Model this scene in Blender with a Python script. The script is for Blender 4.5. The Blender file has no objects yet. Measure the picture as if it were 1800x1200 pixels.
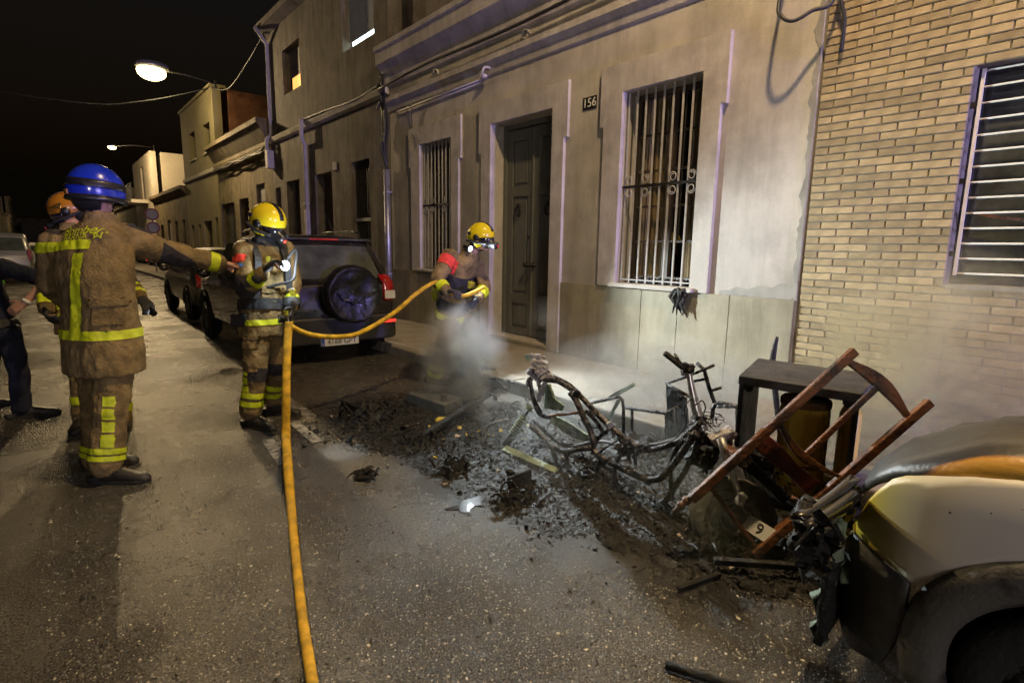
import bpy, bmesh, math, random
from mathutils import Vector as V, Matrix, noise
from mathutils.bvhtree import BVHTree
random.seed(7)
S = bpy.context.scene
COL = S.collection
R = math.radians
PI = math.pi

# ---------------------------------------------------------------- camera
FPX, CAMH = 970.0, 1.55                       # focal length in pixels of an 1800 px wide picture
AX_R = V((0.76671825, -0.64177543, 0.01635256))   # camera right, down, forward in the street's axes
AX_D = V((-0.09356768, -0.13691209, -0.98615437))
AX_F = V((0.6351285, 0.75457232, -0.16502169))
cam_d = bpy.data.cameras.new('camera')
cam = bpy.data.objects.new('camera', cam_d)
COL.objects.link(cam)
cam_d.sensor_width = 36.0
cam_d.lens = FPX / 1800 * 36
cam_d.clip_start = 0.05
cam_d.clip_end = 800
m = Matrix((AX_R, -AX_D, -AX_F)).transposed().to_4x4()
m.translation = V((0, 0, CAMH))
cam.matrix_world = m
S.camera = cam

# ---------------------------------------------------------------- night sky, exposure
world = bpy.data.worlds.new('World')
S.world = world
world.use_nodes = True
wn = world.node_tree
for n in list(wn.nodes): wn.nodes.remove(n)
wo = wn.nodes.new('ShaderNodeOutputWorld')
wb = wn.nodes.new('ShaderNodeBackground')
sky = wn.nodes.new('ShaderNodeTexSky')
sky.sky_type = 'NISHITA'
sky.sun_disc = False
sky.sun_elevation = R(-3.0)
sky.sun_rotation = R(200)
mixw = wn.nodes.new('ShaderNodeMixRGB')       # town glow over a dark sky
mixw.blend_type = 'ADD'
mixw.inputs[0].default_value = 1.0
mixw.inputs[2].default_value = (0.034, 0.026, 0.013, 1)
wn.links.new(sky.outputs[0], mixw.inputs[1])
wn.links.new(mixw.outputs[0], wb.inputs[0])
wb.inputs[1].default_value = 0.06
wn.links.new(wb.outputs[0], wo.inputs[0])
S.view_settings.view_transform = 'Standard'
S.view_settings.look = 'None'
S.view_settings.exposure = 0.0
S.view_settings.gamma = 1.0
S.view_settings.use_curve_mapping = False
S.render.engine = 'CYCLES'
S.cycles.use_denoising = True
S.cycles.denoising_prefilter = 'FAST'
S.cycles.use_adaptive_sampling = False
S.cycles.max_bounces = 6
S.cycles.diffuse_bounces = 3
S.cycles.glossy_bounces = 3
S.cycles.transparent_max_bounces = 8
S.cycles.volume_bounces = 0
S.cycles.volume_step_rate = 1.0
S.cycles.volume_max_steps = 128
S.cycles.sample_clamp_indirect = 1.5
S.cycles.sample_clamp_direct = 6.0
S.cycles.caustics_reflective = False
S.cycles.caustics_refractive = False

# ---------------------------------------------------------------- lamps outside the frame
def lamp(name, kind, loc, power, col, size=0.1, aim=None, spot=None, blend=0.5):
    d = bpy.data.lights.new(name, kind)
    d.energy = power
    d.color = col
    if kind in ('POINT', 'SPOT'): d.shadow_soft_size = size
    if kind == 'AREA': d.size = size
    if kind == 'SPOT':
        d.spot_size = spot; d.spot_blend = blend
    o = bpy.data.objects.new(name, d)
    COL.objects.link(o)
    o.location = loc
    if aim is not None:
        o.rotation_euler = (V(aim) - V(loc)).to_track_quat('-Z', 'Y').to_euler()
    return o
BLUE = (0.30, 0.24, 1.0)
lamp('beacon_light', 'POINT', (4.4, -9.5, 1.95), 5200, BLUE, 0.25)            # fire engine behind the camera
lamp('engine_floodlight', 'POINT', (4.0, -13.0, 2.3), 2000, (0.92, 0.82, 1.0), 0.2)
lamp('frontal_fill', 'AREA', (-3.2, -7.5, 3.2), 220, (1.0, 0.89, 0.85), 1.4, aim=(4.2, 2.2, 0.8))  # added soft fill from behind the camera, no known lamp stands there

# ---------------------------------------------------------------- helpers
def P(px, py, D=None, X=None, Y=None, Z=None):
    """a photograph pixel carried out to a distance D, a wall plane X or Y or a level Z"""
    d = AX_R * (px - 900) + AX_D * (py - 600) + AX_F * FPX
    if D is not None: t = D / FPX
    elif X is not None: t = X / d.x
    elif Y is not None: t = Y / d.y
    else: t = (Z - CAMH) / d.z
    return V((0, 0, CAMH)) + d * t

class MB:
    def __init__(s):
        s.v = []; s.f = []; s.m = []
    def add(s, vs, fs, mi=0):
        b = len(s.v)
        s.v += [tuple(q) for q in vs]
        s.f += [tuple(b + i for i in q) for q in fs]
        s.m += [mi] * len(fs)
        return s
    def box(s, a, b, mi=0):
        (x0, y0, z0), (x1, y1, z1) = a, b
        vs = [(x0,y0,z0),(x1,y0,z0),(x1,y1,z0),(x0,y1,z0),(x0,y0,z1),(x1,y0,z1),(x1,y1,z1),(x0,y1,z1)]
        return s.add(vs, [(0,3,2,1),(4,5,6,7),(0,1,5,4),(1,2,6,5),(2,3,7,6),(3,0,4,7)], mi)
    def obox(s, c, ax, ay, az, hx, hy, hz, mi=0):
        c = V(c); vs = []
        for k in (-1, 1):
            for i, j in ((-1,-1),(1,-1),(1,1),(-1,1)):
                vs.append(c + ax*hx*i + ay*hy*j + az*hz*k)
        return s.add(vs, [(0,3,2,1),(4,5,6,7),(0,1,5,4),(1,2,6,5),(2,3,7,6),(3,0,4,7)], mi)
    def bar(s, p, q, w, h=None, up=V((0,0,1)), mi=0):
        p = V(p); q = V(q); h = h or w
        d = (q - p); L = d.length; d = d.normalized()
        a = d.cross(up)
        if a.length < 1e-4: a = d.cross(V((1,0,0)))
        a.normalize(); b = a.cross(d)
        return s.obox((p+q)/2, a, d, b, w/2, L/2, h/2, mi)
    def tube(s, pts, r, n=8, cap=True, mi=0, smooth=0):
        pts = [V(p) for p in pts]
        if smooth and len(pts) > 2: pts, r = spline(pts, r, smooth)
        k = len(pts)
        rs = r if isinstance(r, (list, tuple)) else [r]*k
        d0 = (pts[1]-pts[0]).normalized()
        a = d0.cross(V((0,0,1)))
        if a.length < 0.05: a = d0.cross(V((1,0,0)))
        a.normalize(); rings = []
        for i in range(k):
            if i == 0: d = pts[1]-pts[0]
            elif i == k-1: d = pts[-1]-pts[-2]
            else: d = (pts[i+1]-pts[i]).normalized() + (pts[i]-pts[i-1]).normalized()
            if d.length < 1e-7: d = d0
            d = d.normalized()
            a = a - d*a.dot(d)
            if a.length < 1e-4: a = d.orthogonal()
            a.normalize(); b = d.cross(a)
            rings.append([pts[i] + (a*math.cos(2*PI*j/n) + b*math.sin(2*PI*j/n))*rs[i] for j in range(n)])
        return s.loft(rings, cap, mi)
    def loft(s, rings, cap=True, mi=0, closed=True):
        n = len(rings[0]); vs = [p for r_ in rings for p in r_]; fs = []
        for i in range(len(rings)-1):
            for j in range(n if closed else n-1):
                a = i*n+j; b = i*n+(j+1) % n
                fs.append((a, b, b+n, a+n))
        if cap:
            fs.append(tuple(range(n-1, -1, -1)))
            fs.append(tuple(range((len(rings)-1)*n, len(rings)*n)))
        return s.add(vs, fs, mi)
    def ell(s, c, r, rot=None, nu=12, nv=8, mi=0):
        c = V(c); r = r if isinstance(r, (tuple, list)) else (r, r, r); rings = []
        for i in range(1, nv):
            t = PI*i/nv
            ring = []
            for j in range(nu):
                u = 2*PI*j/nu
                q = V((math.sin(t)*math.cos(u)*r[0], math.sin(t)*math.sin(u)*r[1], -math.cos(t)*r[2]))
                ring.append(c + (rot @ q if rot else q))
            rings.append(ring)
        top = V((0,0,r[2])); 
        if rot: top = rot @ top
        vs = [p for q in rings for p in q] + [c-top, c+top]; fs = []; k = len(rings)
        for i in range(k-1):
            for j in range(nu):
                a = i*nu+j; b = i*nu+(j+1) % nu
                fs.append((a, b, b+nu, a+nu))
        for j in range(nu):
            fs.append((k*nu, (j+1) % nu, j))
            fs.append((k*nu+1, (k-1)*nu+j, (k-1)*nu+(j+1) % nu))
        return s.add(vs, fs, mi)
    def lathe(s, prof, c, ax, n=24, mi=0, cap=False):
        """prof: (radius, offset along ax)"""
        c = V(c); ax = V(ax).normalized(); a = ax.orthogonal().normalized(); b = ax.cross(a)
        rings = [[c + ax*h + (a*math.cos(2*PI*j/n) + b*math.sin(2*PI*j/n))*max(r_, 1e-4) for j in range(n)] for r_, h in prof]
        return s.loft(rings, cap, mi)
    def prism(s, poly, ext, mi=0):
        poly = [V(p) for p in poly]; n = len(poly); e = V(ext)
        vs = poly + [p+e for p in poly]
        fs = [tuple(range(n-1, -1, -1)), tuple(range(n, 2*n))]
        fs += [(i, (i+1) % n, n+(i+1) % n, n+i) for i in range(n)]
        return s.add(vs, fs, mi)
    def grid_solid(s, ys, zs, inside, x0, x1, mi=0):
        """a slab between x0 and x1 made of the cells (y, z) for which inside() holds"""
        ys = sorted(set(ys)); zs = sorted(set(zs))
        ok = lambda i, j: 0 <= i < len(ys)-1 and 0 <= j < len(zs)-1 and inside((ys[i]+ys[i+1])/2, (zs[j]+zs[j+1])/2)
        for i in range(len(ys)-1):
            for j in range(len(zs)-1):
                if not ok(i, j): continue
                y0, y1, z0, z1 = ys[i], ys[i+1], zs[j], zs[j+1]
                s.add([(x0,y0,z0),(x0,y1,z0),(x0,y1,z1),(x0,y0,z1)], [(0,3,2,1)], mi)
                s.add([(x1,y0,z0),(x1,y1,z0),(x1,y1,z1),(x1,y0,z1)], [(0,1,2,3)], mi)
                if not ok(i-1, j): s.add([(x0,y0,z0),(x1,y0,z0),(x1,y0,z1),(x0,y0,z1)], [(0,1,2,3)], mi)
                if not ok(i+1, j): s.add([(x0,y1,z0),(x1,y1,z0),(x1,y1,z1),(x0,y1,z1)], [(0,3,2,1)], mi)
                if not ok(i, j-1): s.add([(x0,y0,z0),(x0,y1,z0),(x1,y1,z0),(x1,y0,z0)], [(0,1,2,3)], mi)
                if not ok(i, j+1): s.add([(x0,y0,z1),(x0,y1,z1),(x1,y1,z1),(x1,y0,z1)], [(0,3,2,1)], mi)
        return s
    def mesh(s, name):
        me = bpy.data.meshes.new(name)
        me.from_pydata(s.v, [], s.f)
        return me
    def build(s, name, mats, parent=None, smooth=False, bevel=0, seg=2, weld=False, solid=0, loc=None):
        me = s.mesh(name)
        if not isinstance(mats, (list, tuple)): mats = [mats]
        for q in mats: me.materials.append(q)
        if len(mats) > 1: me.polygons.foreach_set('material_index', s.m)
        if weld:
            bm = bmesh.new(); bm.from_mesh(me)
            bmesh.ops.remove_doubles(bm, verts=bm.verts, dist=1e-4)
            bmesh.ops.recalc_face_normals(bm, faces=bm.faces)
            bm.to_mesh(me); bm.free()
        o = link(name, me, parent)
        if smooth:
            me.polygons.foreach_set('use_smooth', [True]*len(me.polygons))
        if solid:
            md = o.modifiers.new('solid', 'SOLIDIFY'); md.thickness = solid; md.offset = -1
        if bevel:
            md = o.modifiers.new('bevel', 'BEVEL'); md.width = bevel; md.segments = seg; md.limit_method = 'ANGLE'; md.angle_limit = R(40)
        if loc is not None: o.location = loc
        return o

def link(name, data, parent=None):
    o = bpy.data.objects.new(name, data)
    COL.objects.link(o)
    if parent is not None: attach(o, parent)
    return o
def world_of(o):
    w = o.matrix_basis.copy()
    return w if o.parent is None else world_of(o.parent) @ o.matrix_parent_inverse @ w
def attach(o, parent):
    o.parent = parent
    o.matrix_parent_inverse = world_of(parent).inverted()
def tag(o, label=None, cat=None, group=None, kind=None):
    if label: o['label'] = label
    if cat: o['category'] = cat
    if group: o['group'] = group
    if kind: o['kind'] = kind
    return o
def thing(name, label, cat, loc=(0,0,0), group=None):
    o = bpy.data.objects.new(name, None)
    COL.objects.link(o); o.location = loc
    o.empty_display_size = 0.2
    return tag(o, label, cat, group)
def copy_tree(o, parent=None):
    c = o.copy(); COL.objects.link(c)
    if parent is not None: c.parent = parent
    for ch in list(o.children): copy_tree(ch, c)
    return c
def spline(pts, r, k):
    n = len(pts)
    rs = r if isinstance(r, (list, tuple)) else [r]*n
    out = []; ro = []
    for i in range(n-1):
        p0 = pts[max(i-1, 0)]; p1 = pts[i]; p2 = pts[i+1]; p3 = pts[min(i+2, n-1)]
        for j in range(k):
            t = j/k
            out.append(0.5*((2*p1) + (p2-p0)*t + (2*p0-5*p1+4*p2-p3)*t*t + (3*p1-p0-3*p2+p3)*t**3))
            ro.append(rs[i]*(1-t) + rs[i+1]*t)
    out.append(pts[-1]); ro.append(rs[-1])
    return out, ro
def lerp(a, b, t): return a + (b-a)*t
def interp(tab, x):
    if x <= tab[0][0]: return tab[0][1]
    for (a, p), (b, q) in zip(tab, tab[1:]):
        if x <= b: return p + (q-p)*(x-a)/(b-a)
    return tab[-1][1]

# ---------------------------------------------------------------- materials
M = {}
def mat(name, col, rough=0.6, metal=0.0, var=0.18, ns=4.0, bump=0.0, bs=40.0, spec=0.5, col2=None, detail=6.0, rvar=0.0,
        coat=0.0, cut=(0.35, 0.65), emit=None, es=0.0, rnd=0.0, stretch=None, streak=0.0):
    mt = bpy.data.materials.new(name); mt.use_nodes = True
    nt = mt.node_tree; N = nt.nodes; L = nt.links
    b = N['Principled BSDF']
    b.inputs['Roughness'].default_value = rough
    b.inputs['Metallic'].default_value = metal
    b.inputs['Specular IOR Level'].default_value = spec
    b.inputs['Coat Weight'].default_value = coat
    b.inputs['Coat Roughness'].default_value = 0.08
    tc = N.new('ShaderNodeTexCoord'); mp = N.new('ShaderNodeMapping')
    if stretch: mp.inputs['Scale'].default_value = stretch
    L.new(tc.outputs['Object'], mp.inputs[0])
    no = N.new('ShaderNodeTexNoise'); no.inputs['Scale'].default_value = ns; no.inputs['Detail'].default_value = detail
    no.inputs['Roughness'].default_value = 0.62
    L.new(mp.outputs[0], no.inputs[0])
    rp = N.new('ShaderNodeValToRGB')
    c2 = col2 if col2 else tuple(min(1, c*(1+var)) for c in col)
    c1 = col if col2 else tuple(c*(1-var) for c in col)
    rp.color_ramp.elements[0].position = cut[0]; rp.color_ramp.elements[0].color = (*c1, 1)
    rp.color_ramp.elements[1].position = cut[1]; rp.color_ramp.elements[1].color = (*c2, 1)
    L.new(no.outputs[0], rp.inputs[0])
    out = rp.outputs[0]
    if rnd:
        oi = N.new('ShaderNodeObjectInfo'); hs = N.new('ShaderNodeHueSaturation')
        mr = N.new('ShaderNodeMapRange'); mr.inputs[3].default_value = 1-rnd; mr.inputs[4].default_value = 1+rnd
        L.new(oi.outputs['Random'], mr.inputs[0]); L.new(mr.outputs[0], hs.inputs['Value']); L.new(out, hs.inputs['Color'])
        out = hs.outputs[0]
    if streak:                                    # weather streaks running down the wall and a few damp patches
        m2 = N.new('ShaderNodeMapping'); m2.inputs['Scale'].default_value = (1, 1, .16); L.new(tc.outputs['Object'], m2.inputs[0])
        n4 = N.new('ShaderNodeTexNoise'); n4.inputs['Scale'].default_value = 5.5; n4.inputs['Detail'].default_value = 8; n4.inputs['Roughness'].default_value = .7; L.new(m2.outputs[0], n4.inputs[0])
        n5 = N.new('ShaderNodeTexNoise'); n5.inputs['Scale'].default_value = 1.7; n5.inputs['Detail'].default_value = 9; n5.inputs['Roughness'].default_value = .72; L.new(tc.outputs['Object'], n5.inputs[0])
        ml = N.new('ShaderNodeMath'); ml.operation = 'MULTIPLY'; L.new(n4.outputs[0], ml.inputs[0]); L.new(n5.outputs[0], ml.inputs[1])
        r4 = N.new('ShaderNodeValToRGB'); r4.color_ramp.elements[0].position = .14; r4.color_ramp.elements[0].color = (1-streak, 1-streak*1.03, 1-streak*1.08, 1)
        r4.color_ramp.elements[1].position = .30; r4.color_ramp.elements[1].color = (1.04, 1.04, 1.04, 1); L.new(ml.outputs[0], r4.inputs[0])
        mm_ = N.new('ShaderNodeMixRGB'); mm_.blend_type = 'MULTIPLY'; mm_.inputs[0].default_value = 1; L.new(out, mm_.inputs[1]); L.new(r4.outputs[0], mm_.inputs[2]); out = mm_.outputs[0]
    L.new(out, b.inputs['Base Color'])
    if rvar:
        mr = N.new('ShaderNodeMapRange'); mr.inputs[3].default_value = max(0.02, rough-rvar); mr.inputs[4].default_value = min(1, rough+rvar)
        mr.inputs[1].default_value = 0.3; mr.inputs[2].default_value = 0.7
        n3 = N.new('ShaderNodeTexNoise'); n3.inputs['Scale'].default_value = ns*2.3; n3.inputs['Detail'].default_value = 5
        L.new(mp.outputs[0], n3.inputs[0]); L.new(n3.outputs[0], mr.inputs[0]); L.new(mr.outputs[0], b.inputs['Roughness'])
    if bump:
        n2 = N.new('ShaderNodeTexNoise'); n2.inputs['Scale'].default_value = bs; n2.inputs['Detail'].default_value = 5
        L.new(mp.outputs[0], n2.inputs[0])
        bp = N.new('ShaderNodeBump'); bp.inputs['Strength'].default_value = bump; bp.inputs['Distance'].default_value = 0.02
        L.new(n2.outputs[0], bp.inputs['Height']); L.new(bp.outputs[0], b.inputs['Normal'])
    if emit:
        b.inputs['Emission Color'].default_value = (*emit, 1); b.inputs['Emission Strength'].default_value = es
    M[name] = mt
    return mt

mat('plaster', (0.42, 0.385, 0.345), 0.92, streak=.22, var=0.17, ns=1.1, detail=10, bump=0.35, bs=60, spec=0.2)
mat('plaster_trim', (0.44, 0.405, 0.365), 0.9, streak=.25, var=0.12, ns=2.5, bump=0.4, bs=60, spec=0.2)
mat('plinth', (0.265, 0.236, 0.172), 0.85, streak=.28, var=0.15, ns=1.6, bump=0.25, bs=70, spec=0.25, stretch=(1, 1, 0.45))
mat('cement', (0.25, 0.235, 0.205), 0.9, var=0.2, ns=3, bump=0.3, bs=60)
mat('brick', (0.33, 0.255, 0.145), 0.72, var=0.2, ns=7, bump=0.25, bs=120, spec=0.3, rnd=0.27)
mat('mortar', (0.22, 0.20, 0.145), 0.95, bump=0.4, bs=150)
mat('dark_render', (0.155, 0.135, 0.12), 0.92, streak=.6, var=0.25, ns=0.8, bump=0.4, bs=20, spec=0.2)
mat('sand_render', (0.165, 0.132, 0.08), 0.92, streak=.6, var=0.2, ns=0.9, bump=0.3, bs=18, spec=0.2)
mat('cream_render', (0.21, 0.175, 0.105), 0.9, var=0.12, ns=0.8, bump=0.2, bs=18, spec=0.2)
mat('grey_render', (0.22, 0.20, 0.17), 0.92, var=0.25, ns=0.7, bump=0.3, bs=16, spec=0.2)
mat('pale_render', (0.55, 0.50, 0.40), 0.9, var=0.1, ns=0.8, spec=0.2)
mat('party_brick', (0.17, 0.07, 0.035), 0.92, var=0.4, ns=2.2, bump=0.5, bs=25)
mat('roof_tile', (0.16, 0.08, 0.05), 0.85, var=0.3, ns=5, bump=0.4, bs=30)
mat('pavement', (0.20, 0.175, 0.145), 0.8, var=0.25, ns=1.7, bump=0.25, bs=70, rvar=0.15)
mat('kerb', (0.24, 0.22, 0.19), 0.8, var=0.25, ns=4, bump=0.3, bs=70, rnd=0.1)
mat('road_paint', (0.30, 0.29, 0.26), 0.75, col2=(0.06, 0.058, 0.054), ns=16, cut=(0.42, 0.6), bump=0.3, bs=150)
mat('door_paint', (0.115, 0.115, 0.095), 0.5, var=0.15, ns=6, bump=0.1, bs=60, stretch=(1, 1, 0.2))
mat('grille_paint', (0.42, 0.40, 0.40), 0.5, var=0.15, ns=20, bump=0.1, bs=90)
mat('iron', (0.03, 0.028, 0.027), 0.5, metal=0.5, var=0.4, ns=15)
mat('window_wood', (0.07, 0.05, 0.035), 0.5, var=0.3, ns=10, bump=0.1, bs=50)
mat('curtain', (0.36, 0.26, 0.14), 0.9, var=0.3, ns=5, stretch=(1, 9, 0.5), bump=0.3, bs=10)
mat('dark_room', (0.008, 0.008, 0.009), 0.9)
mat('black_cable', (0.012, 0.012, 0.014), 0.55, bump=0.1, bs=60)
mat('pipe_zinc', (0.42, 0.42, 0.46), 0.35, metal=0.7, var=0.2, ns=9, bump=0.1, bs=40)
mat('pipe_pvc', (0.36, 0.34, 0.36), 0.5, var=0.15, ns=6)
mat('white_bar', (0.8, 0.79, 0.76), 0.4, var=0.1, ns=14)
mat('shutter', (0.24, 0.22, 0.24), 0.7, var=0.12, ns=4)
mat('brown_door', (0.06, 0.038, 0.022), 0.6, var=0.3, ns=6, stretch=(1, 1, 0.2))
mat('plaque', (0.012, 0.012, 0.013), 0.35)
mat('numeral', (0.75, 0.74, 0.70), 0.5, var=0.05)
# clothing
mat('coat_tan', (0.185, 0.132, 0.060), 0.92, var=0.42, ns=8, detail=9, bump=0.7, bs=70, spec=0.2)
mat('coat_patch', (0.035, 0.032, 0.036), 0.9, var=0.25, ns=9, bump=0.3, bs=60, spec=0.2)
mat('reflective', (0.52, 0.60, 0.012), 0.6, var=0.16, ns=11, bump=0.35, bs=34, emit=None)
mat('hi_vis_green', (0.16, 0.70, 0.02), 0.7, var=0.1)
mat('navy', (0.016, 0.018, 0.034), 0.9, var=0.3, ns=7, bump=0.4, bs=26, spec=0.25)
mat('skin', (0.42, 0.23, 0.16), 0.55, var=0.12, ns=14, bump=0.12, bs=80)
mat('glove', (0.025, 0.025, 0.026), 0.8, var=0.3, bump=0.3, bs=60)
mat('boot', (0.016, 0.014, 0.013), 0.55, var=0.35, ns=9, bump=0.3, bs=60)
mat('webbing', (0.016, 0.016, 0.018), 0.7, var=0.3, bump=0.2, bs=90)
mat('helmet_yellow', (0.66, 0.52, 0.012), 0.22, var=0.1, ns=5, coat=0.6)
mat('helmet_amber', (0.38, 0.15, 0.010), 0.3, var=0.15, ns=5, coat=0.5)
mat('helmet_blue', (0.010, 0.028, 0.30), 0.2, var=0.12, ns=5, coat=0.7)
mat('helmet_black', (0.012, 0.012, 0.013), 0.35, var=0.2)
mat('visor_gold', (0.55, 0.33, 0.07), 0.18, metal=0.85, var=0.15, ns=4)
mat('mask_glass', (0.01, 0.009, 0.016), 0.06, var=0.1, spec=0.9, coat=1.0)
mat('tank_white', (0.62, 0.62, 0.58), 0.45, var=0.2, ns=12)
mat('tank_yellow', (0.42, 0.40, 0.03), 0.5, var=0.2, ns=8)
mat('badge_red', (0.62, 0.045, 0.03), 0.8, var=0.2, ns=30)
mat('badge_blue', (0.03, 0.10, 0.35), 0.8)
mat('hose_yellow', (0.56, 0.33, 0.015), 0.8, var=0.38, ns=13, bump=0.3, bs=160)
mat('chrome', (0.7, 0.7, 0.72), 0.2, metal=1.0, var=0.1)
mat('torch_lens', (0.9, 0.95, 1.0), 0.3, emit=(0.82, 0.93, 1.0), es=60)
mat('torch_lens_low', (0.9, 0.95, 1.0), 0.3, emit=(0.80, 0.93, 1.0), es=30)
# vehicles
mat('paint_black', (0.012, 0.011, 0.011), 0.22, var=0.25, ns=2, coat=1.0, rvar=0.1)
mat('paint_grey', (0.085, 0.078, 0.068), 0.3, metal=0.3, var=0.1, ns=3, coat=0.8)
mat('paint_silver', (0.33, 0.32, 0.31), 0.32, metal=0.4, var=0.08, coat=0.6)
mat('paint_white', (0.62, 0.60, 0.56), 0.35, var=0.05, coat=0.5)
mat('car_plastic', (0.022, 0.022, 0.022), 0.55, var=0.2, ns=8, bump=0.1, bs=90)
mat('car_glass', (0.070, 0.077, 0.062), 0.08, var=0.4, ns=3, spec=0.7, coat=0.6)
mat('tyre', (0.014, 0.014, 0.014), 0.8, var=0.3, ns=12, bump=0.3, bs=50)
mat('rim', (0.42, 0.42, 0.43), 0.3, metal=0.9, var=0.15)
mat('cover_vinyl', (0.006, 0.006, 0.006), 0.42, var=0.3, ns=4, bump=0.9, bs=9, coat=0.08, rvar=0.15)
mat('tail_red', (0.35, 0.012, 0.012), 0.15, var=0.2, coat=1.0)
mat('reflector_glow', (0.5, 0.01, 0.01), 0.2, emit=(1.0, 0.05, 0.03), es=1.2)  # shine of the reflectors put in as emission, they hold no lamp
mat('tail_white', (0.6, 0.58, 0.55), 0.15, var=0.1, coat=1.0)
mat('plate_white', (0.62, 0.62, 0.60), 0.4, var=0.06)
mat('plate_ink', (0.012, 0.012, 0.014), 0.5)
mat('plate_blue', (0.02, 0.06, 0.34), 0.5)
# wreckage
mat('burnt_metal', (0.022, 0.019, 0.018), 0.34, metal=0.65, col2=(0.24, 0.225, 0.22), ns=16, cut=(0.45, 0.72), bump=0.5, bs=70, rvar=0.2)
mat('ash_metal', (0.24, 0.235, 0.26), 0.6, metal=0.2, col2=(0.60, 0.59, 0.64), ns=12, cut=(0.35, 0.65), bump=0.8, bs=45)
mat('green_ash', (0.10, 0.13, 0.085), 0.7, col2=(0.28, 0.36, 0.25), ns=9, bump=0.6, bs=40)
mat('char', (0.008, 0.0076, 0.0072), 0.62, var=0.5, ns=10, bump=0.8, bs=42, rvar=0.28, spec=.35)
mat('char_dry', (0.012, 0.011, 0.010), 0.85, spec=.2, col2=(0.045, 0.040, 0.036), ns=11, bump=0.9, bs=36)
mat('ash', (0.006, 0.0055, 0.005), 0.62, spec=.35, col2=(0.026, 0.023, 0.020), ns=7, cut=(0.4, 0.75), bump=1.0, bs=60, rvar=0.3)
mat('rusty_wood', (0.17, 0.062, 0.020), 0.45, col2=(0.028, 0.014, 0.010), ns=5, cut=(0.46, 0.62), bump=0.5, bs=50, rvar=0.2)
mat('red_wood', (0.17, 0.032, 0.012), 0.32, col2=(0.03, 0.012, 0.009), ns=7, cut=(0.5, 0.7), bump=0.4, bs=40, coat=0.3)
mat('burnt_panel', (0.045, 0.040, 0.038), 0.7, col2=(0.014, 0.013, 0.013), ns=4, bump=0.4, bs=70, rvar=0.2)
mat('bottle_yellow', (0.72, 0.52, 0.06), 0.5, col2=(0.03, 0.022, 0.012), ns=6, stretch=(1, 1, .12), cut=(0.55, 0.63), bump=0.3, bs=60)
mat('bottle_rust', (0.26, 0.12, 0.035), 0.8, col2=(0.07, 0.035, 0.015), ns=14)
mat('alloy', (0.58, 0.58, 0.58), 0.3, metal=0.9, col2=(0.22, 0.2, 0.18), ns=12, cut=(0.5, 0.75))
mat('yellow_scrap', (0.50, 0.38, 0.03), 0.6, var=0.3, ns=20)
mat('pale_scrap', (0.42, 0.36, 0.29), 0.7, var=0.3, ns=20)
mat('water', (0.03, 0.036, 0.045), 0.05, var=0.1, spec=0.9)
mat('wire_copper', (0.16, 0.06, 0.03), 0.5, metal=0.4)

def glass_mat(name, tint, fac, rough=0.03):
    mt = bpy.data.materials.new(name); mt.use_nodes = True
    nt = mt.node_tree
    for n in list(nt.nodes): nt.nodes.remove(n)
    o = nt.nodes.new('ShaderNodeOutputMaterial'); mx = nt.nodes.new('ShaderNodeMixShader')
    t = nt.nodes.new('ShaderNodeBsdfTransparent'); g = nt.nodes.new('ShaderNodeBsdfGlossy')
    t.inputs[0].default_value = (*tint, 1); g.inputs['Roughness'].default_value = rough
    mx.inputs[0].default_value = fac
    nt.links.new(t.outputs[0], mx.inputs[1]); nt.links.new(g.outputs[0], mx.inputs[2]); nt.links.new(mx.outputs[0], o.inputs[0])
    M[name] = mt
glass_mat('pane_glass', (0.85, 0.85, 0.82), 0.10)

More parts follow.
